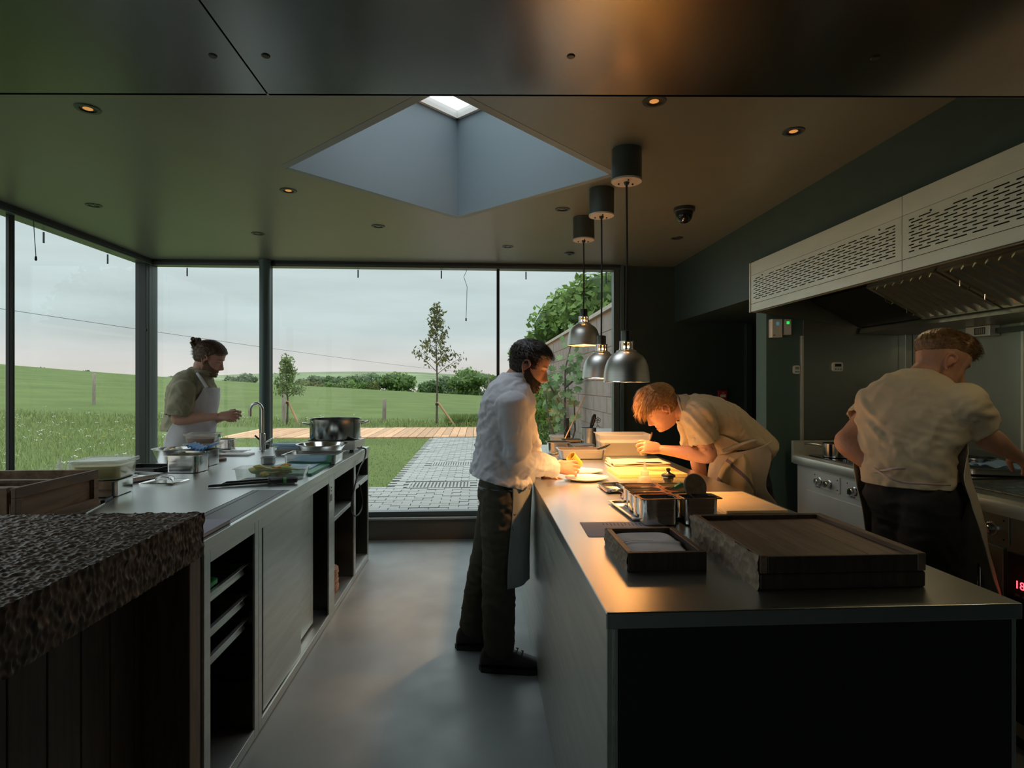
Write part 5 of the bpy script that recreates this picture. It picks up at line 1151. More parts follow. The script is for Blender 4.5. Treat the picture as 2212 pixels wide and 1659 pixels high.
MB().box(-.04, .04, -.03, 0, 0, .085).obj('casing', mat('alarm_red', (.35, .01, .012), .4), fa, bevel=.004); MB().box(-.026, .026, -.0312, -.03, .022, .048).obj('break_glass', 'white', fa)
txt('alarm_text', 'FIRE', .014, TR(0, -.0312, .062) @ R3('X', PI/2), 'white', fa)
gt = thing('garden_table', 'dark folding table outside against the block wall', 'table', (1.47, 6.45, .14))
MB().box(-.16, .16, -.45, .45, .70, .725).obj('table_top', 'sill', gt, bevel=.003)
for sy in (-1, 1):
    for q in (-1, 1): MB().tube([(q*.13, sy*.38, 0), (-q*.13, sy*.30, .70)], .011, 8).obj('leg', 'framed', gt)

dd = MB(); c0 = Vector((1.105, YB+.008, 1.03))
def dl(pts, r=.0022): dd.tube([c0+Vector((x, 0, z)) for x, z in pts], r, 5)
for k in range(5):
    a = k*2*PI/5+.3; cx_, cz_ = .016*math.cos(a), .035+.016*math.sin(a); dl([(cx_+.011*math.cos(t), cz_+.011*math.sin(t)) for t in np.linspace(0, 6.2, 12)])
dl([(0, .02), (0, -.005), (-.014, -.03)]); dl([(0, -.005), (.014, -.03)])
tag(dd.obj('window_doodle', 'rubber'), 'small black line drawing of a figure on the right-hand pane', 'drawing')
# ================================================================ people
def at(px, py, y):           # a point at depth y seen at the given place of the photograph
    u = (px-1106)/1250; v = (830-py)/1250; rx, ry = u*.99830+.05830, .99830-u*.05830
    return Vector((rx/ry*y, y, 1.40+v/ry*y))
def crs(P, n=5):
    """Catmull-Rom through vectors of any length"""
    P = [np.array(p, float) for p in P]; out = []
    for i in range(len(P)-1):
        a, b, c_, d = P[max(i-1, 0)], P[i], P[i+1], P[min(i+2, len(P)-1)]
        for k in range(n):
            t = k/n; out.append(.5*(2*b+(c_-a)*t+(2*a-5*b+4*c_-d)*t*t+(3*b-a-3*c_+d)*t**3))
    return out+[P[-1]]
def limb(mb, pts, rad, front=None, seg=22, n=5, flat=2.0):
    """closed tube of elliptical rings; rad = r or (half width, half depth); front = direction(s) of the depth axis"""
    rows = []
    for i, p in enumerate(pts):
        r = rad[i]; r = (r, r) if not hasattr(r, '__len__') else r
        f = front[i] if isinstance(front, list) else (front if front is not None else (0, 0, 0)); rows.append(list(p)+list(r)+list(f))
    rows = crs(rows, n); rings = []; prev = None
    for i, q in enumerate(rows):
        c_ = Vector(q[:3]); a_, b_ = abs(q[3]), abs(q[4]); f = Vector(q[5:8])
        d = Vector(rows[min(i+1, len(rows)-1)][:3])-Vector(rows[max(i-1, 0)][:3]); d.normalize()
        if f.length < 1e-6: f = prev if prev is not None else d.orthogonal()
        f = (f-d*f.dot(d)); f = f.normalized() if f.length > 1e-5 else d.orthogonal().normalized(); prev = f
        s_ = d.cross(f); ring = []
        for k in range(seg):
            t = 2*PI*k/seg; ct, st = math.cos(t), math.sin(t)
            ct = math.copysign(abs(ct)**(2/flat), ct); st = math.copysign(abs(st)**(2/flat), st)
            ring.append(c_+s_*a_*ct+f*b_*st)
        rings.append((ring, c_, d, min(a_, b_)))
    def capr(ring, c_, d, r, sg):
        return [[c_+(p-c_)*math.cos(t)+d*sg*r*.7*math.sin(t) for p in ring] for t in (.5, .95, 1.35)]
    st_ = capr(*rings[0], -1)[::-1]; en = capr(*rings[-1], 1)
    return mb.loft(st_+[r[0] for r in rings]+en)
def remesh(mb, vox, smooth=3, fac=.5):
    me = mb.mesh('tmp'); bm = bmesh.new(); bm.from_mesh(me); bmesh.ops.recalc_face_normals(bm, faces=bm.faces); bm.to_mesh(me); bm.free()
    o = bpy.data.objects.new('tmp', me); C.objects.link(o)
    r = o.modifiers.new('r', 'REMESH'); r.mode = 'VOXEL'; r.voxel_size = vox; r.adaptivity = 0
    s = o.modifiers.new('s', 'SMOOTH'); s.factor = fac; s.iterations = smooth
    dg = bpy.context.evaluated_depsgraph_get(); out = bpy.data.meshes.new_from_object(o.evaluated_get(dg)); bpy.data.objects.remove(o)
    return out
def getv(me):
    a = np.empty(len(me.vertices)*3); me.vertices.foreach_get('co', a); n = np.empty_like(a); me.vertices.foreach_get('normal', n)
    return a.reshape(-1, 3), n.reshape(-1, 3)
def setv(me, V): me.vertices.foreach_set('co', np.ascontiguousarray(V).ravel()); me.update()
def folds(V, dirs, freq, seed=0):
    """soft cloth folds: warped ridges running across the given directions, about -1..1"""
    r = np.random.default_rng(seed); out = np.zeros(len(V))
    for d in dirs:
        d = np.array(d, float); d /= np.linalg.norm(d)
        w1 = r.normal(size=3); w2 = r.normal(size=3)
        ph = V@d*freq+1.9*np.sin(V@w1*freq*.32+r.uniform(0, 6))+1.1*np.sin(V@w2*freq*.55+r.uniform(0, 6))
        m = .5+.5*np.sin(V@r.normal(size=3)*freq*.25+r.uniform(0, 6))
        out += (1-2*np.abs(np.sin(ph*.5))**1.3)*m
    return out/len(dirs)
def cutmesh(me, cuts):
    bm = bmesh.new(); bm.from_mesh(me)
    for p, n, r in cuts:
        p, n = Vector(p), Vector(n).normalized(); vs = {v for v in bm.verts if (v.co-p).length < r}
        es = [e for e in bm.edges if e.verts[0] in vs or e.verts[1] in vs]; fs = [f for f in bm.faces if any(v in vs for v in f.verts)]
        bmesh.ops.bisect_plane(bm, geom=list({v for f in fs for v in f.verts})+list({e for f in fs for e in f.edges})+fs, dist=1e-5, plane_co=p, plane_no=n, clear_outer=True)
    bm.to_mesh(me); bm.free(); me.update()
def sleeve(mb, pts, rad, depth=.05, wall=.007):
    """sleeve with a hollow open end"""
    P = crs([tuple(p)+(r,) for p, r in zip(pts, rad)], 5); rings = []; prev = None
    def ring(c_, d, r, a): 
        b = d.cross(a); return [c_+(a*math.cos(2*PI*k/22)+b*math.sin(2*PI*k/22))*r for k in range(22)]
    for i, q in enumerate(P):
        d = (Vector(P[min(i+1, len(P)-1)][:3])-Vector(P[max(i-1, 0)][:3])).normalized(); a = d.orthogonal() if prev is None else prev-d*prev.dot(d); a.normalize(); prev = a
        if i == 0: rings += [ring(Vector(q[:3])-d*q[3]*.6, d, q[3]*.4, a), ring(Vector(q[:3])-d*q[3]*.3, d, q[3]*.8, a)]
        rings.append(ring(Vector(q[:3]), d, q[3], a))
    e = Vector(P[-1][:3]); r = P[-1][3]
    rings += [ring(e+d*.001, d, r-wall, a), ring(e-d*depth, d, r-wall-.004, a)]
    mb.loft(rings)
# ---- head as a surface over (angle, height); x right, y forward, z up, origin at ear height
HZ = np.array([-.120, -.112, -.100, -.085, -.062, -.035, -.010, .018, .045, .070, .090, .105, .115, .1195])
HF = np.array([.045, .070, .083, .084, .081, .082, .083, .089, .091, .086, .072, .052, .030, .004])
HB = np.array([-.010, -.020, -.034, -.052, -.068, -.080, -.092, -.100, -.102, -.096, -.082, -.060, -.034, -.004])
HW = np.array([.016, .030, .042, .051, .058, .064, .068, .072, .0745, .072, .062, .047, .027, .003])
def head_pts(th, z, f):
    fr, bk, w = np.interp(z, HZ, HF), np.interp(z, HZ, HB), np.interp(z, HZ, HW)*f.get('wide', 1)
    cy = (fr+bk)/2; dy = (fr-bk)/2; c_, s_ = np.cos(th), np.sin(th); e = 2/2.25
    x = w*np.sign(s_)*np.abs(s_)**e; y = cy+dy*np.sign(c_)*np.abs(c_)**e
    fm = np.clip(c_, 0, 1)**.5*(y > cy)
    def G(x0, z0, sx, sz): return np.exp(-((np.abs(x)-x0)/sx)**2-((z-z0)/sz)**2)
    ns = np.interp(z, [-.066, -.058, -.050, -.042, -.030, -.012, .006, .016], [0, .009, .027, .0335, .0265, .0155, .006, .0])*f.get('nose', 1)
    sg = np.interp(z, [-.06, -.045, -.02, .01], [.0135, .0125, .0090, .0085])
    y = y+fm*ns*np.exp(-(x/sg)**2)
    y = y+fm*(.0065*G(0, -.0725, .020, .0058)+.0070*G(0, -.0880, .018, .0060)-.0070*G(0, -.080, .024, .0032)-.004*G(0, -.097, .02, .005)+.011*G(0, -.109, .020, .011)-.003*G(0, .010, .012, .008))
    y = y+fm*(.0055*G(.026, .019, .020, .008)-.0105*G(.031, .001, .013, .010)+.0062*G(.031, -.001, .0095, .0075)+.0045*G(.047, -.030, .016, .014)-.003*G(.035, -.070, .016, .018))
    return np.stack([x, y, z], -1)
def head_grid(f, nt=96, nz=90):
    z = -.120+.2395*(.5-.5*np.cos(np.linspace(0, PI, nz)))*.35+.2395*np.linspace(0, 1, nz)*.65; z = np.clip(z, -.1199, .1194)
    th = np.linspace(0, 2*PI, nt, endpoint=False); T_, Z_ = np.meshgrid(th, z)
    return head_pts(T_, Z_, f), T_, Z_
def headmx(o, fwd, up, s=1.):
    f = Vector(fwd).normalized(); u = Vector(up); u = (u-f*u.dot(f)).normalized(); r = f.cross(u)
    m = Matrix.Identity(4)
    for i in range(3): m[i][0], m[i][1], m[i][2] = r[i]*s, f[i]*s, u[i]*s
    m.translation = Vector(o); return m
def add_head(mb, m, f):
    P, T_, Z_ = head_grid(f); nz, nt = T_.shape; A = np.array(m)
    Q = P.reshape(-1, 3)@A[:3, :3].T+A[:3, 3]; n = len(Q)
    fs = [(j*nt+i, j*nt+(i+1) % nt, (j+1)*nt+(i+1) % nt, (j+1)*nt+i) for j in range(nz-1) for i in range(nt)]
    fs += [tuple(range(nt))[::-1], tuple((nz-1)*nt+i for i in range(nt))]; mb.add(Q.tolist(), fs)
    for sx in (-1, 1):     # ears
        mm = m @ TR(sx*.070*f.get('wide', 1), -.006, -.014) @ R3('Z', -sx*.35) @ R3('X', -.15)
        path = [(sx*.012*q[2], q[0], q[1]) for q in ((.012, .004, .3), (.016, .018, .7), (.006, .032, 1), (-.010, .033, 1.1), (-.020, .020, 1.1), (-.018, .0, 1.0), (-.008, -.018, .8), (.002, -.030, .6), (.008, -.026, .4))]
        mb.tube([mm @ Vector(p) for p in smoothpath(path, 3)], .0048, 8)
        mb.lathe([(.016*math.sin(a), .006*-math.cos(a)) for a in np.linspace(.1, PI-.1, 6)], seg=14, mx=mm @ TR(sx*.005, -.003, .004) @ R3('Y', PI/2), sx=1.55, sy=.95)
def hair_obj(parent, m, f, fn, mt, strands, flow, seed=1, slen=.03, wid=.0016, loc=None, off=0.):
    """fn(x, y, z) -> hair thickness in metres (<=0 none)"""
    r = np.random.default_rng(seed); P, T_, Z_ = head_grid(f, 120, 100); nz, nt = T_.shape
    c0 = np.array([0, -.005, .01]); X = P.reshape(-1, 3); d = X-c0; d /= np.linalg.norm(d, axis=1)[:, None]
    th = fn(X[:, 0], X[:, 1], X[:, 2])
    rid = .0016*np.sin(np.arctan2(X[:, 0], X[:, 1]+.02)*46+9*np.sin(X[:, 2]*40))+.0012*np.sin(X[:, 0]*310+X[:, 2]*190+4*np.sin(X[:, 1]*60))
    o = np.where(th > 0, th+rid*np.clip(th/.008, 0, 1), -.006)
    A = np.array(m); Q = (X+d*o[:, None])@A[:3, :3].T+A[:3, 3]-np.array(loc)
    fs = [(j*nt+i, j*nt+(i+1) % nt, (j+1)*nt+(i+1) % nt, (j+1)*nt+i) for j in range(nz-1) for i in range(nt)]+[tuple((nz-1)*nt+i for i in range(nt))]
    mb = MB().add(Q.tolist(), fs)
    idx = np.where(th > .0015)[0]; pick = r.choice(idx, strands)
    p0 = X[pick]+d[pick]*(th[pick]*.55)[:, None]; fl = np.array([flow(*x) for x in p0]); fl += r.normal(0, .22, fl.shape); dn = d[pick]
    fl -= dn*np.sum(fl*dn, 1)[:, None]*.8; fl /= np.linalg.norm(fl, axis=1)[:, None]
    L_ = slen*r.uniform(.6, 1.3, strands)[:, None]*np.clip(th[pick]/.012, .35, 1.4)[:, None]; sd = np.cross(fl, dn); sd /= np.linalg.norm(sd, axis=1)[:, None]; sd *= wid/2
    lift = (th[pick]*.75)[:, None]
    pts = [p0-dn*.001, p0+fl*L_*.4+dn*lift*.75, p0+fl*L_*.75+dn*lift*.8, p0+fl*L_+dn*lift*.55]
    W = [1, 1, .7, .1]; V = np.concatenate([q+s_*sd*w for q, w in zip(pts, W) for s_ in (-1, 1)], 0); n = strands; i = np.arange(n)
    V = V@A[:3, :3].T+A[:3, 3]-np.array(loc)
    F_ = np.concatenate([np.stack([i+2*k*n, i+(2*k+1)*n, i+(2*k+3)*n, i+(2*k+2)*n], 1) for k in range(3)], 0)
    mb.add(V.tolist(), F_.tolist())
    return mb.obj('hair', mt, parent, smooth=True, fix=False)
def hand(mb, w, d, pn, th, curl, s=1., thumb=(.5, .5), spread=.06):
    """w wrist, d pointing direction, pn palm-facing direction, th thumb-side direction"""
    w, d = Vector(w), Vector(d).normalized(); pn = Vector(pn); pn = (pn-d*pn.dot(d)).normalized(); th = Vector(th); th = (th-d*th.dot(d)-pn*th.dot(pn)).normalized()
    limb(mb, [w-d*.02*s, w+d*.012*s, w+d*.05*s, w+d*.082*s, w+d*.097*s], [(.023*s, .018*s), (.026*s, .018*s), (.037*s, .0165*s), (.040*s, .0135*s), (.036*s, .010*s)], pn, 16, 3, 2.4)
    for i, (of, L_) in enumerate(((.0305, .072), (.0102, .081), (-.0102, .075), (-.0295, .058))):
        c_ = curl[i] if hasattr(curl, '__len__') else curl; p = w+d*(.088-.004*abs(i-1))*s+th*of*s; a = c_*.25; pts = [p]; sp_ = (1.2-i)*spread
        for k, (fr, da) in enumerate(((.44, c_), (.31, c_*1.1), (.25, c_*.7))):
            dd = (d*math.cos(a)+pn*math.sin(a)+th*sp_).normalized(); p = p+dd*L_*fr*s; pts.append(p); a += da
        limb(mb, pts, [.0090*s, .0084*s, .0077*s, .0066*s], None, 10, 3)
    p = w+d*.022*s+th*.026*s+pn*.004*s; a, b = thumb; t1 = (d*.75+th*.75*(1-a*.5)+pn*a*.8).normalized(); t2 = (d*1.0+th*(.25-b*.6)+pn*b*.9).normalized()
    limb(mb, [p, p+t1*.034*s, p+t1*.034*s+t2*.030*s, p+t1*.034*s+t2*.055*s], [.0135*s, .0115*s, .0095*s, .0075*s], None, 10, 3)
def vcol(me, fn, base):
    V, Nn = getv(me); colr = np.tile(np.array(list(base)+[1.]), (len(V), 1)); fn(V, colr)
    a = me.color_attributes.new('Col', 'FLOAT_COLOR', 'POINT'); a.data.foreach_set('color', colr.ravel())
def skinmat(name):
    m, t, b = _new(name); L = t.links.new; a = N(t, 'ShaderNodeAttribute'); a.attribute_name = 'Col'
    n = N(t, 'ShaderNodeTexNoise'); n.inputs['Scale'].default_value = 55; n.inputs['Detail'].default_value = 5
    mr = N(t, 'ShaderNodeMapRange'); mr.inputs[3].default_value = .86; mr.inputs[4].default_value = 1.12; L(n.outputs[0], mr.inputs[0])
    vm = N(t, 'ShaderNodeVectorMath', operation='SCALE'); L(a.outputs['Color'], vm.inputs[0]); L(mr.outputs[0], vm.inputs['Scale']); L(vm.outputs[0], b.inputs['Base Color'])
    b.inputs['Roughness'].default_value = .5; b.inputs['Subsurface Weight'].default_value = .12; b.inputs['Subsurface Radius'].default_value = (.012, .004, .002); b.inputs['Subsurface Scale'].default_value = .6
    return m
M['skin'] = skinmat('skin')
def fabric(name, col, var=.06): return mat(name, col, .85, var=var, vscale=6, bump=.10, bscale=420, spec=.2)
def garment(parent, name, mb, vox, mt, cuts, loc, fd, amp=.006, freq=38, seed=2, thick=.003, smooth=4, extra=None):
    me = remesh(mb, vox, smooth); V, Nn = getv(me); h = folds(V, fd, freq, seed)*amp+folds(V, fd[::-1], freq*2.3, seed+9)*amp*.35
    if extra is not None: h = h*extra(V)
    setv(me, V+Nn*h[:, None]); cutmesh(me, cuts); V, _ = getv(me); setv(me, V-np.array(loc)); me.name = name
    o = link(name, me, mt, parent, smooth=False, solid=thick)
    for p in me.polygons: p.use_smooth = True
    return o
def sheet(parent, name, rows, mt, loc, n=8, m=28, thick=.003, amp=.004, freq=40, seed=5, fd=((1, 0, 0),)):
    """cloth sheet through rows of points (each row the same number of points)"""
    R_ = [crs([tuple(p) for p in r], max(1, m//(len(r)-1))) for r in rows]; k = len(R_[0])
    cols = [crs([r[i] for r in R_], n) for i in range(k)]; nv = len(cols[0])
    V = np.array([cols[i][j] for j in range(nv) for i in range(k)])
    h = folds(V, fd, freq, seed)*amp
    A = np.array(cols).transpose(1, 0, 2); gu = np.gradient(A, axis=1); gv = np.gradient(A, axis=0); nr = np.cross(gu, gv); nr /= (np.linalg.norm(nr, axis=2)[:, :, None]+1e-9)
    V = V+nr.reshape(-1, 3)*h[:, None]-np.array(loc)
    o = MB().add(V.tolist(), [(j*k+i, j*k+i+1, (j+1)*k+i+1, (j+1)*k+i) for j in range(nv-1) for i in range(k-1)]).obj(name, mt, parent, smooth=False, solid=thick, fix=False)
    for p in o.data.polygons: p.use_smooth = True
    return o
def arc(c_, f, s_, a, b, p0, p1, n=7):
    """points on an ellipse round c_: angle from f towards s_"""
    c_, f, s_ = Vector(c_), Vector(f).normalized(), Vector(s_).normalized(); return [c_+f*b*math.cos(t)+s_*a*math.sin(t) for t in np.linspace(p0, p1, n)]
def shoe(parent, loc, ank, d, s=1., mt='rubber', lab=None):
    d = Vector((d[0], d[1], 0)).normalized(); sd = Vector((-d.y, d.x, 0)); a = Vector((ank[0], ank[1], 0)); up = Vector((0, 0, 1)); L_ = Vector(loc)
    def ring(y, w, h0, h1, n=14):
        return [a+d*y*s+sd*w*s*math.cos(t)+up*((h0+h1)/2+(h1-h0)/2*math.sin(t))*s-L_ for t in np.linspace(0, 2*PI, n, endpoint=False)]
    mb = MB().loft([ring(-.085, .012, .02, .05), ring(-.08, .03, .012, .085), ring(-.05, .036, .010, .125), ring(.0, .038, .010, .125), ring(.04, .04, .010, .098), ring(.09, .045, .010, .078), ring(.14, .045, .010, .062), ring(.175, .036, .012, .048), ring(.19, .016, .016, .036)])
    o = mb.obj('shoe', mt, parent, smooth=True); o.data.materials[0] = M['leather']
    sub = o.modifiers.new('s', 'SUBSURF'); sub.levels = 1; sub.render_levels = 1
    so = MB(); so.loft([[a+d*y*s+sd*x*s+up*z*s-L_ for y, x in ((-.09, 0), (-.075, .032), (-.02, .038), (.06, .043), (.13, .048), (.175, .04), (.197, .0), (.175, -.04), (.13, -.048), (.06, -.043), (-.02, -.038), (-.075, -.032))] for z in (.0, .022)]); so.obj('sole', 'rubber', o, smooth=True)
    lc = MB()
    for k in range(4): lc.tube([a+d*(.03+k*.022)*s+sd*.03*s+up*(.105-.011*k)*s-L_, a+d*(.04+k*.022)*s+up*(.118-.011*k)*s-L_, a+d*(.03+k*.022)*s-sd*.03*s+up*(.105-.011*k)*s-L_], .0028, 6)
    lc.obj('laces', mat('lace', (.03, .03, .03), .7), o)
M['leather'] = mat('black_leather', (.018, .016, .014), .5)
def core(mb, J):
    """hidden torso and legs inside the clothes, so the body is one figure"""
    f = Vector(J['f']); limb(mb, [J['pelvis'], J['pelvis'].lerp(J['neck'], .35), J['pelvis'].lerp(J['neck'], .75)+f*.0, J['neck']], [(.13, .09), (.12, .085), (.13, .08), (.05, .05)], f, 16, 4)
    for s_ in 'rl':
        limb(mb, [J['hip_'+s_], J['knee_'+s_], J['ank_'+s_]], [.07, .05, .035], None, 12, 4)
        limb(mb, [J['neck'].lerp(J['sho_'+s_], .3)+Vector((0, 0, -.03)), J['sho_'+s_]], [.03, .04], None, 12, 4)
def arm(mb, J, s_, k=1.):
    sh, el, wr = J['sho_'+s_], J['elb_'+s_], J['wri_'+s_]
    limb(mb, [sh, sh.lerp(el, .35), sh.lerp(el, .8), el, el.lerp(wr, .28), el.lerp(wr, .7), wr], [.052*k, .050*k, .042*k, .041*k, .043*k, .031*k, (.025*k)], None, 18, 5)
def neck_(mb, J, m):
    b = m @ Vector((0, -.035, -.055)); limb(mb, [J['neck']-(b-J['neck'])*.25, J['neck'].lerp(b, .5), b], [(.066, .062), (.058, .058), (.055, .056)], None, 18, 4)
def trousers(parent, J, mt, loc, k=1., seed=4, hem=.0, amp=.007):
    mb = MB(); f = Vector(J['f']); pv = J['pelvis']; wa = J['waist']
    limb(mb, [wa, wa.lerp(pv, .6), pv, pv+Vector((0, 0, -.05))], [(.142, .100), (.160*k, .114*k), (.166*k, .122*k), (.15*k, .11*k)], f, 24, 4, 2.3)
    for s_ in 'rl':
        h, kn, an = J['hip_'+s_], J['knee_'+s_], J['ank_'+s_]
        limb(mb, [h+Vector((0, 0, .03)), h.lerp(kn, .35), h.lerp(kn, .8), kn, kn.lerp(an, .4), an.lerp(kn, .06)+Vector((0, 0, hem))], [.10*k, .097*k, .080*k, .078*k, .078*k, .072*k], None, 20, 5)
    return garment(parent, 'trousers', mb, .009, mt, [], loc, ((0, 0, 1), (.5, .3, 1), (.3, -.5, .8)), amp, 80, seed, .002, 3)
def eyes_cols(m, f, brow, lip, beard=None, hairc=None, fade=None):
    inv = np.array(m.inverted())
    def fn(V, col):
        L = V@inv[:3, :3].T+inv[:3, 3]; x, y, z = L.T; face = (y > .02) & (np.abs(z) < .13) & (np.abs(x) < .09)
        def mix(mask, c_):
            mask = np.clip(mask, 0, 1)[:, None]; col[:, :3] = col[:, :3]*(1-mask)+np.array(c_)*mask
        inh = (np.abs(z) < .14) & (np.abs(x) < .10) & (np.abs(y) < .13)
        if fade is not None: mix(inh*fade[0](x, y, z), fade[1])
        if beard is not None:
            zb = np.interp(y, [-.012, .004, .022, .045, .070, .100], [.020, .008, -.024, -.044, -.055, -.058])
            jaw = np.clip((zb-z)/.012+.2, 0, 1)*np.clip((y+.014)/.012, 0, 1)*(z > -.135)
            lipm = np.exp(-(x/.021)**2-((z+.080)/.0085)**2); jaw = jaw*(1-np.clip(lipm*1.5, 0, 1))
            mix(inh*jaw*beard[1], beard[0])
        mix(face*np.exp(-(x/.020)**4-((z+.080)/.0085)**2)*.65, lip)
        ax = np.abs(x); arch = .0185-.12*(ax-.034)**2*8
        mix(face*np.exp(-((z-arch)/.0042)**2)*np.exp(-((ax-.033)/.019)**4)*.85, brow)
        mix(face*np.exp(-((z+.0035)/.0022)**2)*np.exp(-((ax-.031)/.014)**4)*.8, (.03, .015, .01))
        mix(face*np.exp(-((ax-.006)/.004)**2-((z+.053)/.003)**2)*.6, (.08, .02, .015))
        ear = inh*(np.abs(x) > .064)*(np.abs(y+.006) < .03)*(np.abs(z+.012) < .04); mix(ear*.25, (.55, .14, .09))
    return fn
def person(label, J, m, f, skin, colfn, hands, vox=.004, k=1.):
    loc = Vector(J['base']); P_ = thing('person', label, 'person', loc)
    mb = MB(); core(mb, J); add_head(mb, m, f); neck_(mb, J, m)
    for s_ in 'rl': arm(mb, J, s_, k)
    for h in hands: hand(mb, **h)
    me = remesh(mb, vox, 2, .4); vcol(me, colfn, skin); V, _ = getv(me); setv(me, V-np.array(loc)); me.name = 'body'
    o = link('body', me, 'skin', P_)
    for p in me.polygons: p.use_smooth = True
    return P_
# ---------------------------------------------------------------- man in white at the island
X_, Yv, Zv = Vector((1, 0, 0)), Vector((0, 1, 0)), Vector((0, 0, 1))
J = dict(base=(.06, 2.94, 0), f=(1, .1, 0), pelvis=at(1086, 1068, 2.93), waist=at(1085, 1015, 2.93), neck=at(1112, 822, 2.93),
         sho_r=at(1104, 868, 2.765), elb_r=at(1122, 990, 2.775), wri_r=at(1196, 1012, 2.955), sho_l=at(1108, 866, 3.10), elb_l=at(1150, 985, 3.16), wri_l=at(1185, 1030, 3.07),
         hip_r=at(1087, 1085, 2.84), knee_r=at(1077, 1240, 2.83), ank_r=at(1078, 1408, 2.835), hip_l=at(1083, 1080, 3.02), knee_l=at(1046, 1225, 3.06), ank_l=at(1022, 1360, 3.08))
hm = headmx(at(1143, 791, 2.93), (.93, -.14, -.34), (.36, 0, .93), 1.02); f2 = dict(nose=1.1)
hd_r = dict(w=J['wri_r'], d=(1, .12, .02), pn=(0, .85, -.5), th=(0, .5, .85), curl=[.5, .55, .6, .65], s=1.0, thumb=(.6, .5))
hd_l = dict(w=J['wri_l'], d=(.9, -.3, -.35), pn=(0, -.5, -.8), th=(0, -1, .3), curl=.45, s=1.0)
m1 = person('person in a white long-sleeved chef shirt dressing plates at the island', J, hm, f2, (.52, .27, .18), eyes_cols(hm, f2, (.05, .03, .02), (.45, .16, .12), ((.022, .012, .008), .95)), [hd_r, hd_l])
loc = Vector(J['base']); wsh = fabric('white_shirt', (.60, .62, .68)); tro = fabric('olive_trousers', (.075, .070, .052)); apr = fabric('grey_apron', (.30, .335, .345))
mb = MB(); fT = [(1, .1, .0)]*7
limb(mb, [at(1082, 1034, 2.93), at(1085, 985, 2.93), at(1090, 930, 2.93), at(1096, 885, 2.93), at(1103, 852, 2.93), at(1110, 828, 2.93), at(1114, 815, 2.93)], [(.205, .168), (.178, .145), (.180, .138), (.198, .138), (.192, .122), (.128, .090), (.07, .066)], fT, 28, 5, 2.2)
for s_, e in (('r', 1), ('l', -1)):
    sh, el, wr = J['sho_'+s_], J['elb_'+s_], J['wri_'+s_]; sleeve(mb, [sh-(el-sh)*.02, sh.lerp(el, .3), sh.lerp(el, .75), el+Vector((-.012, 0, -.006)), el.lerp(wr, .35), el.lerp(wr, .75), el.lerp(wr, .97)], [.076, .078, .070, .066, .062, .055, .050])
cuts = [(at(1083, 1036, 2.93), (-.25, 0, -1), .3), (at(1116, 812, 2.93), (.25, 0, 1), .10)]
def ex(V): return .85+.5*np.clip((1.25-V[:, 2])/.35, 0, 1)
garment(m1, 'shirt', mb, .007, wsh, cuts, loc, ((.5, .2, 1), (-.6, .2, 1), (1, .3, -.6)), .011, 75, 3, .003, 2, ex)
MB().loft([arc(c_-loc, (1, 0, .0), (0, 1, 0), a, b, 0, 2*PI, 33)[:-1] for c_, a, b in ((at(1113, 826, 2.93), .074, .072), (at(1117, 813, 2.93), .068, .066), (at(1120, 806, 2.93), .066, .064))], cap=False).obj('collar', wsh, m1, smooth=True, solid=.004, fix=False)
trousers(m1, J, tro, loc, 1.05, 6, .0, .0065)
rows = []
for c_, a, b, w in ((at(1085, 1036, 2.93), .19, .152, 1.3), (at(1085, 1065, 2.93), .195, .150, 1.3), (at(1083, 1110, 2.93), .195, .148, 1.3), (at(1080, 1180, 2.93), .19, .150, 1.35), (at(1078, 1246, 2.93), .19, .152, 1.35)): rows.append(arc(c_, (1, .05, 0), (0, -1, 0), a, b, -w, w, 9))
sheet(m1, 'apron', rows, apr, loc, 6, 48, .003, .006, 46, 5, ((0, 1, .15),))
MB().loft([arc(at(1090, y_, 2.93)-loc, (1, 0, 0), (0, 1, 0), .176, .132, 0, 2*PI, 41)[:-1] for y_ in (1046, 1052)], cap=False).obj('apron_string', apr, m1, smooth=True, solid=.004, fix=False)
shoe(m1, loc, J['ank_r']+Vector((.0, 0, 0)), (1, -.12, 0), 1.12); shoe(m1, loc, J['ank_l'], (1, -.05, 0), 1.08)
def hfn(x, y, z):
    hl = np.where(y > .0, .048+.0*y, .048-.9*np.clip(-y, 0, .09)); hl = np.where((y > -.02) & (y < .035), np.minimum(hl, -.012+.0*y), hl); hl = np.where(y > .035, .066-.25*np.abs(x), hl); hl = np.where(y <= -.02, -.055+.0*z, hl)
    return np.clip((z-hl)/.012, -1, 1)*np.where(z > .04, .016, .009)
hairdk = mat('dark_hair', (.022, .014, .010), .5)
hair_obj(m1, hm, f2, hfn, hairdk, 2600, lambda x, y, z: (x*2, .5+y*2, -.3), 3, .028, .0018, loc)
def beardfn(t):
    def fn(x, y, z):
        zb = np.interp(y, [-.012, .004, .022, .045, .070, .100], [.015, .004, -.028, -.048, -.057, -.060]); k = np.clip((zb-z)/.012, -1, 1)
        k = np.where((y < -.008) | (np.exp(-(x/.019)**2-((z+.0805)/.0095)**2) > .35), -1, k)
        return k*t
    return fn
b_ = hair_obj(m1, hm, f2, beardfn(.0045), hairdk, 2600, lambda x, y, z: (x*4, .35, -1), 4, .016, .0011, loc); b_.name = 'beard'
yt = thing('yellow_tub', 'small yellow cup held in the hand of the man in white', 'cup', at(1243, 997, 3.035)); 
MB().lathe([(.0, -.035), (.022, -.035), (.0245, -.03), (.027, .035), (.029, .037), (.029, .040), (.0245, .040), (.022, -.028), (.0, -.03)], seg=32, mx=R3('Y', -.75) @ R3('X', .25), cap=False).obj('cup', mat('yellow_wax', (.72, .52, .10), .45), yt, smooth=True)
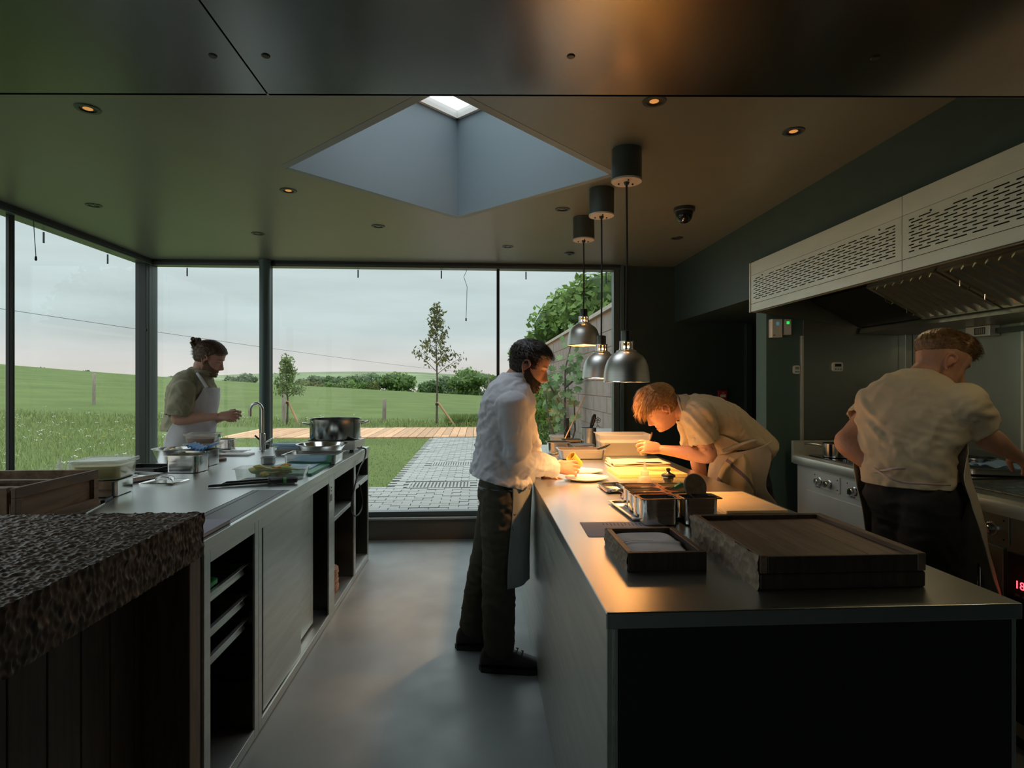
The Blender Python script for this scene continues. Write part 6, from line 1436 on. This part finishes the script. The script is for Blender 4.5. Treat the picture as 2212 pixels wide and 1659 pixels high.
# ---------------------------------------------------------------- chef at the sink (left)
YA = 4.55
J = dict(base=(-2.22, YA, 0), f=(1, -.1, 0), pelvis=at(405, 968, YA), waist=at(408, 932, YA), neck=at(434, 806, YA),
         sho_r=at(398, 838, YA-.17), elb_r=at(384, 906, YA-.20), wri_r=at(470, 900, YA-.16), sho_l=at(420, 836, YA+.17), elb_l=at(440, 912, YA+.20), wri_l=at(484, 902, YA+.02),
         hip_r=at(405, 975, YA-.09), hip_l=at(410, 975, YA+.09))
for s_, dy in (('r', -.10), ('l', .10)): J['knee_'+s_] = Vector((-2.19, YA+dy, .50)); J['ank_'+s_] = Vector((-2.22, YA+dy*1.1, .09))
hm = headmx(at(453, 775, YA), (.92, .16, -.35), (.36, 0, .93), 1.08); f1 = dict(nose=1.05)
hands = [dict(w=J['wri_r'], d=(.96, .12, .10), pn=(.1, .8, -.6), th=(.1, .5, .8), curl=[.5, .62, .7, .75], s=1.05, thumb=(.7, .5)),
         dict(w=J['wri_l'], d=(.93, -.30, .0), pn=(0, -.75, .55), th=(0, .4, .8), curl=[.45, .5, .6, .6], s=1.05, thumb=(.6, .4))]
pA = person('person in a white apron and olive shirt working at the sink by the left glazing', J, hm, f1, (.46, .25, .18), eyes_cols(hm, f1, (.08, .045, .03), (.42, .16, .12), ((.05, .027, .017), .75)), hands, k=1.04)
loc = Vector(J['base']); olv = fabric('olive_shirt', (.29, .27, .185)); wap = fabric('white_apron', (.58, .58, .60)); drk = fabric('dark_trousers', (.03, .03, .032))
mb = MB(); limb(mb, [at(402, 930, YA), at(404, 905, YA), at(410, 875, YA), at(415, 850, YA), at(422, 828, YA), at(430, 812, YA), at(435, 802, YA)], [(.19, .155), (.175, .145), (.19, .145), (.205, .148), (.20, .13), (.135, .095), (.075, .07)], (1, -.1, 0), 28, 5, 2.2)
for s_ in 'rl':
    sh, el = J['sho_'+s_], J['elb_'+s_]; sleeve(mb, [sh-(el-sh)*.02, sh.lerp(el, .3), sh.lerp(el, .7), sh.lerp(el, .92)], [.082, .088, .090, .088])
cuts = [(at(402, 929, YA), (0, 0, -1), .3), (at(437, 799, YA), (.3, 0, 1), .10)]
garment(pA, 'shirt', mb, .008, olv, cuts, loc, ((.3, .2, 1), (1, .2, .5), (.2, 1, .1)), .011, 70, 13, .003, 3)
MB().loft([arc(c_-loc, (1, 0, 0), (0, 1, 0), a, b, 0, 2*PI, 33)[:-1] for c_, a, b in ((at(434, 812, YA), .085, .085), (at(438, 801, YA), .080, .078), (at(437, 806, YA), .095, .092))], cap=False).obj('collar', olv, pA, smooth=True, solid=.004, fix=False)
rows = [arc(at(430, 838, YA), (1, -.1, 0), (.1, 1, 0), .16, .135, -.75, .75, 7), arc(at(424, 865, YA), (1, -.1, 0), (.1, 1, 0), .19, .152, -.95, .95, 7), arc(at(415, 900, YA), (1, -.1, 0), (.1, 1, 0), .20, .158, -1.5, 1.5, 7), arc(at(410, 935, YA), (1, -.1, 0), (.1, 1, 0), .205, .168, -1.9, 1.9, 7), arc(at(405, 975, YA), (1, -.1, 0), (.1, 1, 0), .205, .168, -2.0, 2.0, 7), arc(Vector((-2.21, YA, .62)), (1, -.1, 0), (.1, 1, 0), .21, .165, -2.0, 2.0, 7)]
sheet(pA, 'apron', rows, wap, loc, 6, 48, .003, .006, 55, 8, ((0, 1, .3), (1, .3, .5)))
MB().tube([p-loc for p in smoothpath([at(447, 838, YA-.12), at(430, 812, YA-.105), at(421, 800, YA-.02), at(425, 805, YA+.08), at(450, 838, YA+.12)], 6)], .012, 8).obj('neck_strap', wap, pA, smooth=True)
trousers(pA, J, drk, loc, 1.0, 7); shoe(pA, loc, J['ank_r'], (1, -.1, 0), 1.1); shoe(pA, loc, J['ank_l'], (1, .1, 0), 1.1)
hb_ = mat('brown_hair', (.095, .052, .030), .5)
def hfA(x, y, z):
    hl = np.where(y > .045, .060-.3*np.abs(x), np.where(y > .0, .012+.9*(y), -.030-.25*np.clip(-y, 0, .1)))
    return np.clip((z-hl)/.012, -1, 1)*.011
hh = hair_obj(pA, hm, f1, hfA, hb_, 1800, lambda x, y, z: (-x, -1, .1), 5, .035, .0018, loc)
bd_ = hair_obj(pA, hm, f1, beardfn(.0016), mat('brown_beard', (.13, .07, .042), .6), 1400, lambda x, y, z: (x*4, .35, -1), 9, .011, .0010, loc); bd_.name = 'beard'
bn_ = MB()
for k in range(22):
    c_ = hm @ Vector((random.gauss(0, .010), -.121+random.gauss(0, .012), .066+random.gauss(0, .014))); a0 = random.uniform(0, 6); r_ = random.uniform(.010, .019)
    ax = Vector((random.gauss(0, 1), random.gauss(0, 1), random.gauss(0, 1))).normalized(); u_ = ax.orthogonal().normalized(); v_ = ax.cross(u_)
    bn_.tube([c_+(u_*math.cos(t)+v_*math.sin(t))*r_-loc for t in np.linspace(a0, a0+5.6, 14)], [.0085-.003*abs(i-7)/7 for i in range(14)], 7)
bn_.obj('hair_bun', hb_, pA, smooth=True)
cl_ = MB()
for k in range(4): cl_.tube([hm @ Vector((.016-.010*k, -.128, .038))-loc, hm @ Vector((.016-.010*k, -.150, .058))-loc, hm @ Vector((.016-.010*k, -.140, .082))-loc], .0022, 6)
cl_.obj('hair_clip', 'rubber', pA, smooth=True)
gl = thing('garlic_clove', 'small white clove in the fingers of the chef at the sink', 'food', at(516, 891, YA-.10)); MB().lathe([(.001, -.014), (.011, -.004), (.010, .006), (.001, .016)], seg=14).obj('clove', mat('clove', (.7, .68, .64), .5), gl, smooth=True)
# ---------------------------------------------------------------- fair-haired chef bending over the island
YC = 3.22
J = dict(base=(1.60, YC, 0), f=(-1, 0, 0), pelvis=at(1612, 990, YC), waist=at(1592, 955, YC), neck=at(1470, 884, YC),
         sho_l=at(1503, 890, YC-.18), elb_l=at(1531, 984, YC-.20), wri_l=at(1430, 972, YC-.06), sho_r=at(1490, 892, YC+.18), elb_r=at(1505, 985, YC+.20), wri_r=at(1522, 1072, YC+.12),
         hip_l=at(1612, 1005, YC-.09), hip_r=at(1612, 1005, YC+.09))
for s_, dy in (('l', -.10), ('r', .10)): J['knee_'+s_] = Vector((1.62, YC+dy, .50)); J['ank_'+s_] = Vector((1.66, YC+dy, .09))
hm = headmx(at(1427, 880, YC), (-.79, .12, -.60), (-.60, 0, .80), 1.04); f3 = dict(nose=1.0)
hands = [dict(w=J['wri_l'], d=(-.93, .12, .18), pn=(-.1, .85, -.5), th=(-.2, .35, .9), curl=[.75, .85, .95, 1.0], s=1.0, thumb=(.75, .6)), dict(w=J['wri_r'], d=(.1, -.1, -1), pn=(-1, 0, 0), th=(0, -1, 0), curl=.5, s=1.0)]
def tattooed(fn, c0):
    def g(V, col):
        fn(V, col); q = V-np.array(c0); r = np.linalg.norm(q, axis=1); ln_ = np.abs(np.sin(q[:, 0]*95+2.2*np.sin(q[:, 2]*70)))*np.abs(np.sin(q[:, 2]*80+1.7*np.sin(q[:, 0]*60)))
        k = (np.clip(1-ln_*6, 0, 1)*(r < .058)*.6)[:, None]; col[:, :3] = col[:, :3]*(1-k)+np.array([.05, .045, .05])*k
    return g
pC = person('fair-haired person in a beige shirt bending over the island under the heat lamps', J, hm, f3, (.60, .31, .20), tattooed(eyes_cols(hm, f3, (.34, .19, .09), (.52, .18, .13)), J['sho_l'].lerp(J['elb_l'], .74)), hands, k=1.03)
loc = Vector(J['base']); bei = fabric('beige_shirt', (.52, .43, .29)); cap = fabric('cream_apron', (.56, .49, .39))
mb = MB(); sp_ = [at(1640, 975, YC), at(1605, 948, YC), at(1572, 925, YC), at(1535, 905, YC), at(1505, 892, YC), at(1482, 886, YC), at(1470, 882, YC)]
fr_ = [(-.6, 0, -.8), (-.6, 0, -.8), (-.55, 0, -.84), (-.45, 0, -.9), (-.3, 0, -.95), (-.2, 0, -1), (-.2, 0, -1)]
limb(mb, sp_, [(.175, .105), (.175, .115), (.188, .125), (.205, .125), (.195, .11), (.13, .09), (.075, .07)], [Vector(q) for q in fr_], 28, 5, 2.2)
for s_ in 'rl':
    sh, el = J['sho_'+s_], J['elb_'+s_]; sleeve(mb, [sh+Vector((.03, 0, .01)), sh.lerp(el, .2), sh.lerp(el, .5), sh.lerp(el, .72)], [.080, .086, .084, .083])
cuts = [(at(1643, 976, YC), (.75, 0, -.5), .25), (at(1466, 880, YC), (-1, 0, .1), .10)]
garment(pC, 'shirt', mb, .0075, bei, cuts, loc, ((1, .2, .6), (.8, -.1, -.7), (.3, 1, .3)), .013, 66, 23, .003, 3)
MB().loft([arc(c_-loc, (0, 0, -1), (0, 1, 0), a, b, 0, 2*PI, 33)[:-1] for c_, a, b in ((at(1482, 884, YC), .085, .085), (at(1471, 882, YC), .074, .074), (at(1462, 880, YC), .070, .070))], cap=False).obj('collar', bei, pC, smooth=True, solid=.004, fix=False)
st_ = MB().tube([p-loc for p in smoothpath([at(1500, 945, YC-.13), at(1480, 905, YC-.125), at(1466, 868, YC-.07), at(1465, 858, YC), at(1466, 868, YC+.07), at(1485, 915, YC+.12)], 6)], .006, 8).obj('neck_strap', cap, pC, smooth=True)
rows = [arc(at(1510, 897, YC), (-.35, 0, -.94), (0, 1, 0), .175, .138, -.7, .7, 7), arc(at(1545, 915, YC), (-.5, 0, -.86), (0, 1, 0), .205, .142, -1.1, 1.1, 7), arc(at(1580, 940, YC), (-.62, 0, -.78), (0, 1, 0), .20, .140, -1.25, 1.25, 7)]
sheet(pC, 'apron_bib', rows, cap, loc, 6, 48, .003, .006, 60, 9, ((1, 0, .6), (0, 1, .3)))
rows = [arc(at(1605, 958, YC), (-.92, 0, -.3), (0, 1, 0), .195, .155, -2.3, 2.3, 9), arc(at(1608, 990, YC), (-1, 0, 0), (0, 1, 0), .20, .175, -1.9, 1.9, 9), arc(at(1605, 1040, YC), (-1, 0, 0), (0, 1, 0), .205, .185, -1.75, 1.75, 9), arc(Vector((1.60, YC, .72)), (-1, 0, 0), (0, 1, 0), .20, .19, -1.65, 1.65, 9), arc(Vector((1.60, YC, .48)), (-1, 0, 0), (0, 1, 0), .20, .19, -1.6, 1.6, 9)]
sheet(pC, 'apron_skirt', rows, cap, loc, 6, 56, .003, .007, 55, 12, ((0, 1, .2), (1, .2, .2)))
MB().tube([p-loc for p in smoothpath([at(1560, 975, YC-.19), at(1620, 955, YC-.19), at(1650, 950, YC-.10), at(1660, 945, YC)], 6)], .010, 8).obj('apron_string', cap, pC, smooth=True)
trousers(pC, J, mat('black_trousers', (.012, .012, .013), .8), loc, 1.0, 9); shoe(pC, loc, J['ank_r'], (-1, 0, 0), 1.08); shoe(pC, loc, J['ank_l'], (-1, 0, 0), 1.08)
bl_h = mat('fair_hair', (.36, .19, .065), .42, var=.35, vscale=60)
def hfC(x, y, z):
    hl = np.where(y > .03, .030-.15*np.abs(x)+.0*y, np.where(y > -.01, -.004+.8*(y+.0), -.045))
    return np.clip((z-hl)/.012, -1, 1)*np.where(z > .03, np.where(y > -.02, .022, .014), .007)
hair_obj(pC, hm, f3, hfC, bl_h, 3200, lambda x, y, z: (x*3, 1., -.55 if y > .03 else -.1), 6, .042, .002, loc)
# loose fringe locks falling forward off the brow
fl = MB()
for k in range(130):
    a = random.uniform(-.95, .95); x0 = .062*math.sin(a); y0 = .088*math.cos(a)*.95+.006; z0 = .062+random.uniform(-.01, .018)
    L_ = random.uniform(.045, .075); p0 = Vector((x0*.9, y0-.015, z0+.014)); p1 = Vector((x0*1.04, y0+.020, z0-.006)); p2 = Vector((x0*1.08+random.gauss(0, .004), y0+.026+random.gauss(0, .003), z0-L_))
    fl.tube([hm @ q-loc for q in smoothpath([p0, p1, p2], 4)], [.0022*(1-i/10) for i in range(9)], 5)
fl.obj('fringe', bl_h, pC, smooth=True)
tg = thing('tasting_spoon', 'small spoon handle between the fingers of the bending chef', 'spoon', at(1405, 948, YC-.02)); MB().tube([(.01, 0, .035), (0, 0, 0), (-.01, .01, -.04)], [.005, .004, .003], 8).obj('handle', 'brwood', tg, smooth=True)
tw = []
for q, (y_, w_, dx) in enumerate(((985, .035, 0), (1000, .075, -.005), (1025, .10, -.01), (1050, .105, .0), (1075, .09, .01))):
    c_ = at(1590, y_, YC-.235); tw.append([c_+Vector((dx-w_+2*w_*t, -.02*math.sin(t*9+q*.6)-.02*math.sin(PI*t), -.02*math.sin(t*4+q))) for t in np.linspace(0, 1, 9)])
m_, t_, b_ = _new('striped_towel'); L2 = t_.links.new; tx = N(t_, 'ShaderNodeTexCoord'); sx_ = N(t_, 'ShaderNodeSeparateXYZ'); L2(tx.outputs['Object'], sx_.inputs[0])
ad = N(t_, 'ShaderNodeMath', operation='MULTIPLY_ADD'); L2(sx_.outputs['X'], ad.inputs[0]); ad.inputs[1].default_value = 1.0; L2(sx_.outputs['Z'], ad.inputs[2])
wv = N(t_, 'ShaderNodeMath', operation='PINGPONG'); L2(ad.outputs[0], wv.inputs[0]); wv.inputs[1].default_value = .075
rr_ = N(t_, 'ShaderNodeValToRGB'); rr_.color_ramp.interpolation = 'CONSTANT'; rr_.color_ramp.elements[0].color = (.60, .47, .27, 1); rr_.color_ramp.elements[1].position = .062; rr_.color_ramp.elements[1].color = (.22, .16, .20, 1)
L2(wv.outputs[0], rr_.inputs[0]); L2(rr_.outputs[0], b_.inputs['Base Color']); b_.inputs['Roughness'].default_value = .9
tw_o = sheet(None, 'kitchen_towel', tw, m_, at(1590, 985, YC-.235), 6, 40, .004, .004, 60, 15, ((1, 0, .4),)); tw_o.location = at(1590, 985, YC-.235); tag(tw_o, 'striped cream towel hanging at the hip of the bending chef', 'towel')
# ---------------------------------------------------------------- chef at the range, seen from behind
J = dict(base=(1.745, 2.20, 0), f=(.75, .66, 0), pelvis=at(1972, 1078, 2.22), waist=at(1962, 1020, 2.22), neck=at(1990, 822, 2.24),
         sho_l=at(1902, 878, 2.37), elb_l=at(1826, 955, 2.36), wri_l=at(1886, 1014, 2.27), sho_r=at(2075, 868, 2.08), elb_r=at(2125, 940, 2.15), wri_r=at(2196, 986, 2.27),
         hip_l=at(1950, 1095, 2.29), hip_r=at(1998, 1095, 2.15))
J['knee_l'] = Vector((1.72, 2.30, .50)); J['ank_l'] = Vector((1.66, 2.30, .09)); J['knee_r'] = Vector((1.80, 2.14, .50)); J['ank_r'] = Vector((1.74, 2.10, .09))
hm = headmx(at(2034, 784, 2.22), (.88, -.20, -.42), (.42, 0, .9), 1.0); f4 = dict()
hands = [dict(w=J['wri_l'], d=(.85, -.1, -.5), pn=(.2, -.3, -.9), th=(.3, .9, 0), curl=.3, s=1.0), dict(w=J['wri_r'], d=(.80, .25, -.5), pn=(-.3, .2, -.9), th=(-.3, .9, 0), curl=[.4, .5, .55, .6], s=1.02, thumb=(.5, .5))]
fade = (lambda x, y, z: .55*np.clip((z+.055)/.03, 0, 1)*(y < .045)*(np.abs(x) > .02), (.30, .16, .09))
pD = person('person in a beige shirt and black trousers seen from behind at the range', J, hm, f4, (.54, .28, .18), eyes_cols(hm, f4, (.2, .11, .05), (.45, .17, .13), None, None, fade), hands, k=1.06)
loc = Vector(J['base']); be2 = fabric('beige_shirt_range', (.60, .51, .36)); f_ = Vector((.75, .66, 0)).normalized(); sd_ = Vector((.66, -.75, 0)).normalized()
mb = MB(); limb(mb, [at(1962, 1048, 2.22), at(1960, 1005, 2.22), at(1962, 950, 2.22), at(1972, 900, 2.22), at(1980, 862, 2.22), at(1986, 832, 2.23), at(1991, 816, 2.24)], [(.168, .130), (.162, .125), (.178, .128), (.205, .130), (.205, .118), (.135, .092), (.074, .070)], (.75, .66, 0), 28, 5, 2.2)
for s_ in 'rl':
    sh, el = J['sho_'+s_], J['elb_'+s_]; e_ = .60 if s_ == 'r' else .42; sleeve(mb, [sh-(el-sh)*.05, sh.lerp(el, .15), sh.lerp(el, e_*.7), sh.lerp(el, e_+.06)], [.080, .083, .080, .080])
cuts = [(at(1962, 1046, 2.22), (0, 0, -1), .3), (at(1993, 810, 2.24), (.3, .2, 1), .10)]
garment(pD, 'shirt', mb, .007, be2, cuts, loc, ((.4, -.3, 1), (-.6, .4, 1), (.9, -.5, .5)), .013, 60, 33, .003, 3)
MB().loft([arc(c_-loc, f_, sd_, a, b, 0, 2*PI, 33)[:-1] for c_, a, b in ((at(1987, 828, 2.235), .082, .08), (at(1993, 812, 2.24), .072, .070), (at(1997, 804, 2.245), .068, .066))], cap=False).obj('collar', be2, pD, smooth=True, solid=.004, fix=False)
trousers(pD, J, mat('black_work_trousers', (.012, .012, .012), .8, bump=.1, bscale=300), loc, 1.04, 11, 0., .008)
MB().lathe([(.0, 0), (.007, 0), (.007, .002)], seg=12, mx=Matrix.Translation(at(1946, 1072, 2.02)-loc) @ R3('X', PI/2)).obj('trouser_badge', mat('pink_badge', (.35, .12, .09), .7), pD) if 0 else None
rows = [arc(at(1980, 870, 2.22), f_, sd_, .17, .15, -.6, .7, 9), arc(at(1968, 930, 2.22), f_, sd_, .19, .155, -1.0, 1.15, 9), arc(at(1963, 990, 2.22), f_, sd_, .19, .158, -1.5, 1.75, 9), arc(at(1966, 1030, 2.22), f_, sd_, .195, .165, -1.7, 1.95, 9), arc(at(1985, 1100, 2.22), f_, sd_, .20, .175, -1.7, 1.9, 9), arc(at(2000, 1190, 2.22), f_, sd_, .205, .185, -1.6, 1.75, 9), arc(at(2018, 1275, 2.22), f_, sd_, .21, .195, -1.5, 1.6, 9)]
sheet(pD, 'apron', rows, cap, loc, 6, 56, .003, .006, 50, 18, ((.7, -.7, .3), (.5, .5, .8)))
MB().tube([p-loc for p in smoothpath([at(1888, 1012, 2.20), at(1915, 1030, 2.055), at(1950, 1042, 2.035), at(2000, 1046, 2.01), at(2052, 1048, 2.05)], 6)], .004, 8).obj('apron_string', mat('pink_tie', (.55, .42, .40), .8), pD, smooth=True)
MB().tube([p-loc for p in smoothpath([at(1890, 1020, 2.20), at(1925, 1014, 2.045), at(1955, 1012, 2.03)], 6)], .005, 8).obj('string_bow', mat('pink_bow', (.50, .40, .37), .8), pD, smooth=True)
shoe(pD, loc, J['ank_r'], (.75, .66, 0), 1.08); shoe(pD, loc, J['ank_l'], (.75, .66, 0), 1.08)
brh = mat('short_brown_hair', (.16, .085, .032), .45, var=.4, vscale=70)
def hfD(x, y, z):
    hl = np.interp(y, [-.11, -.06, -.01, .06], [.012, .024, .044, .050])
    return np.clip((z-hl+.006-.25*np.clip(np.abs(x)-.05, 0, .03))/.034, -1, 1)*np.where(y > .02, .024, .017)
hair_obj(pD, hm, f4, hfD, brh, 2600, lambda x, y, z: (x*2, 1., .12), 8, .020, .0018, loc)
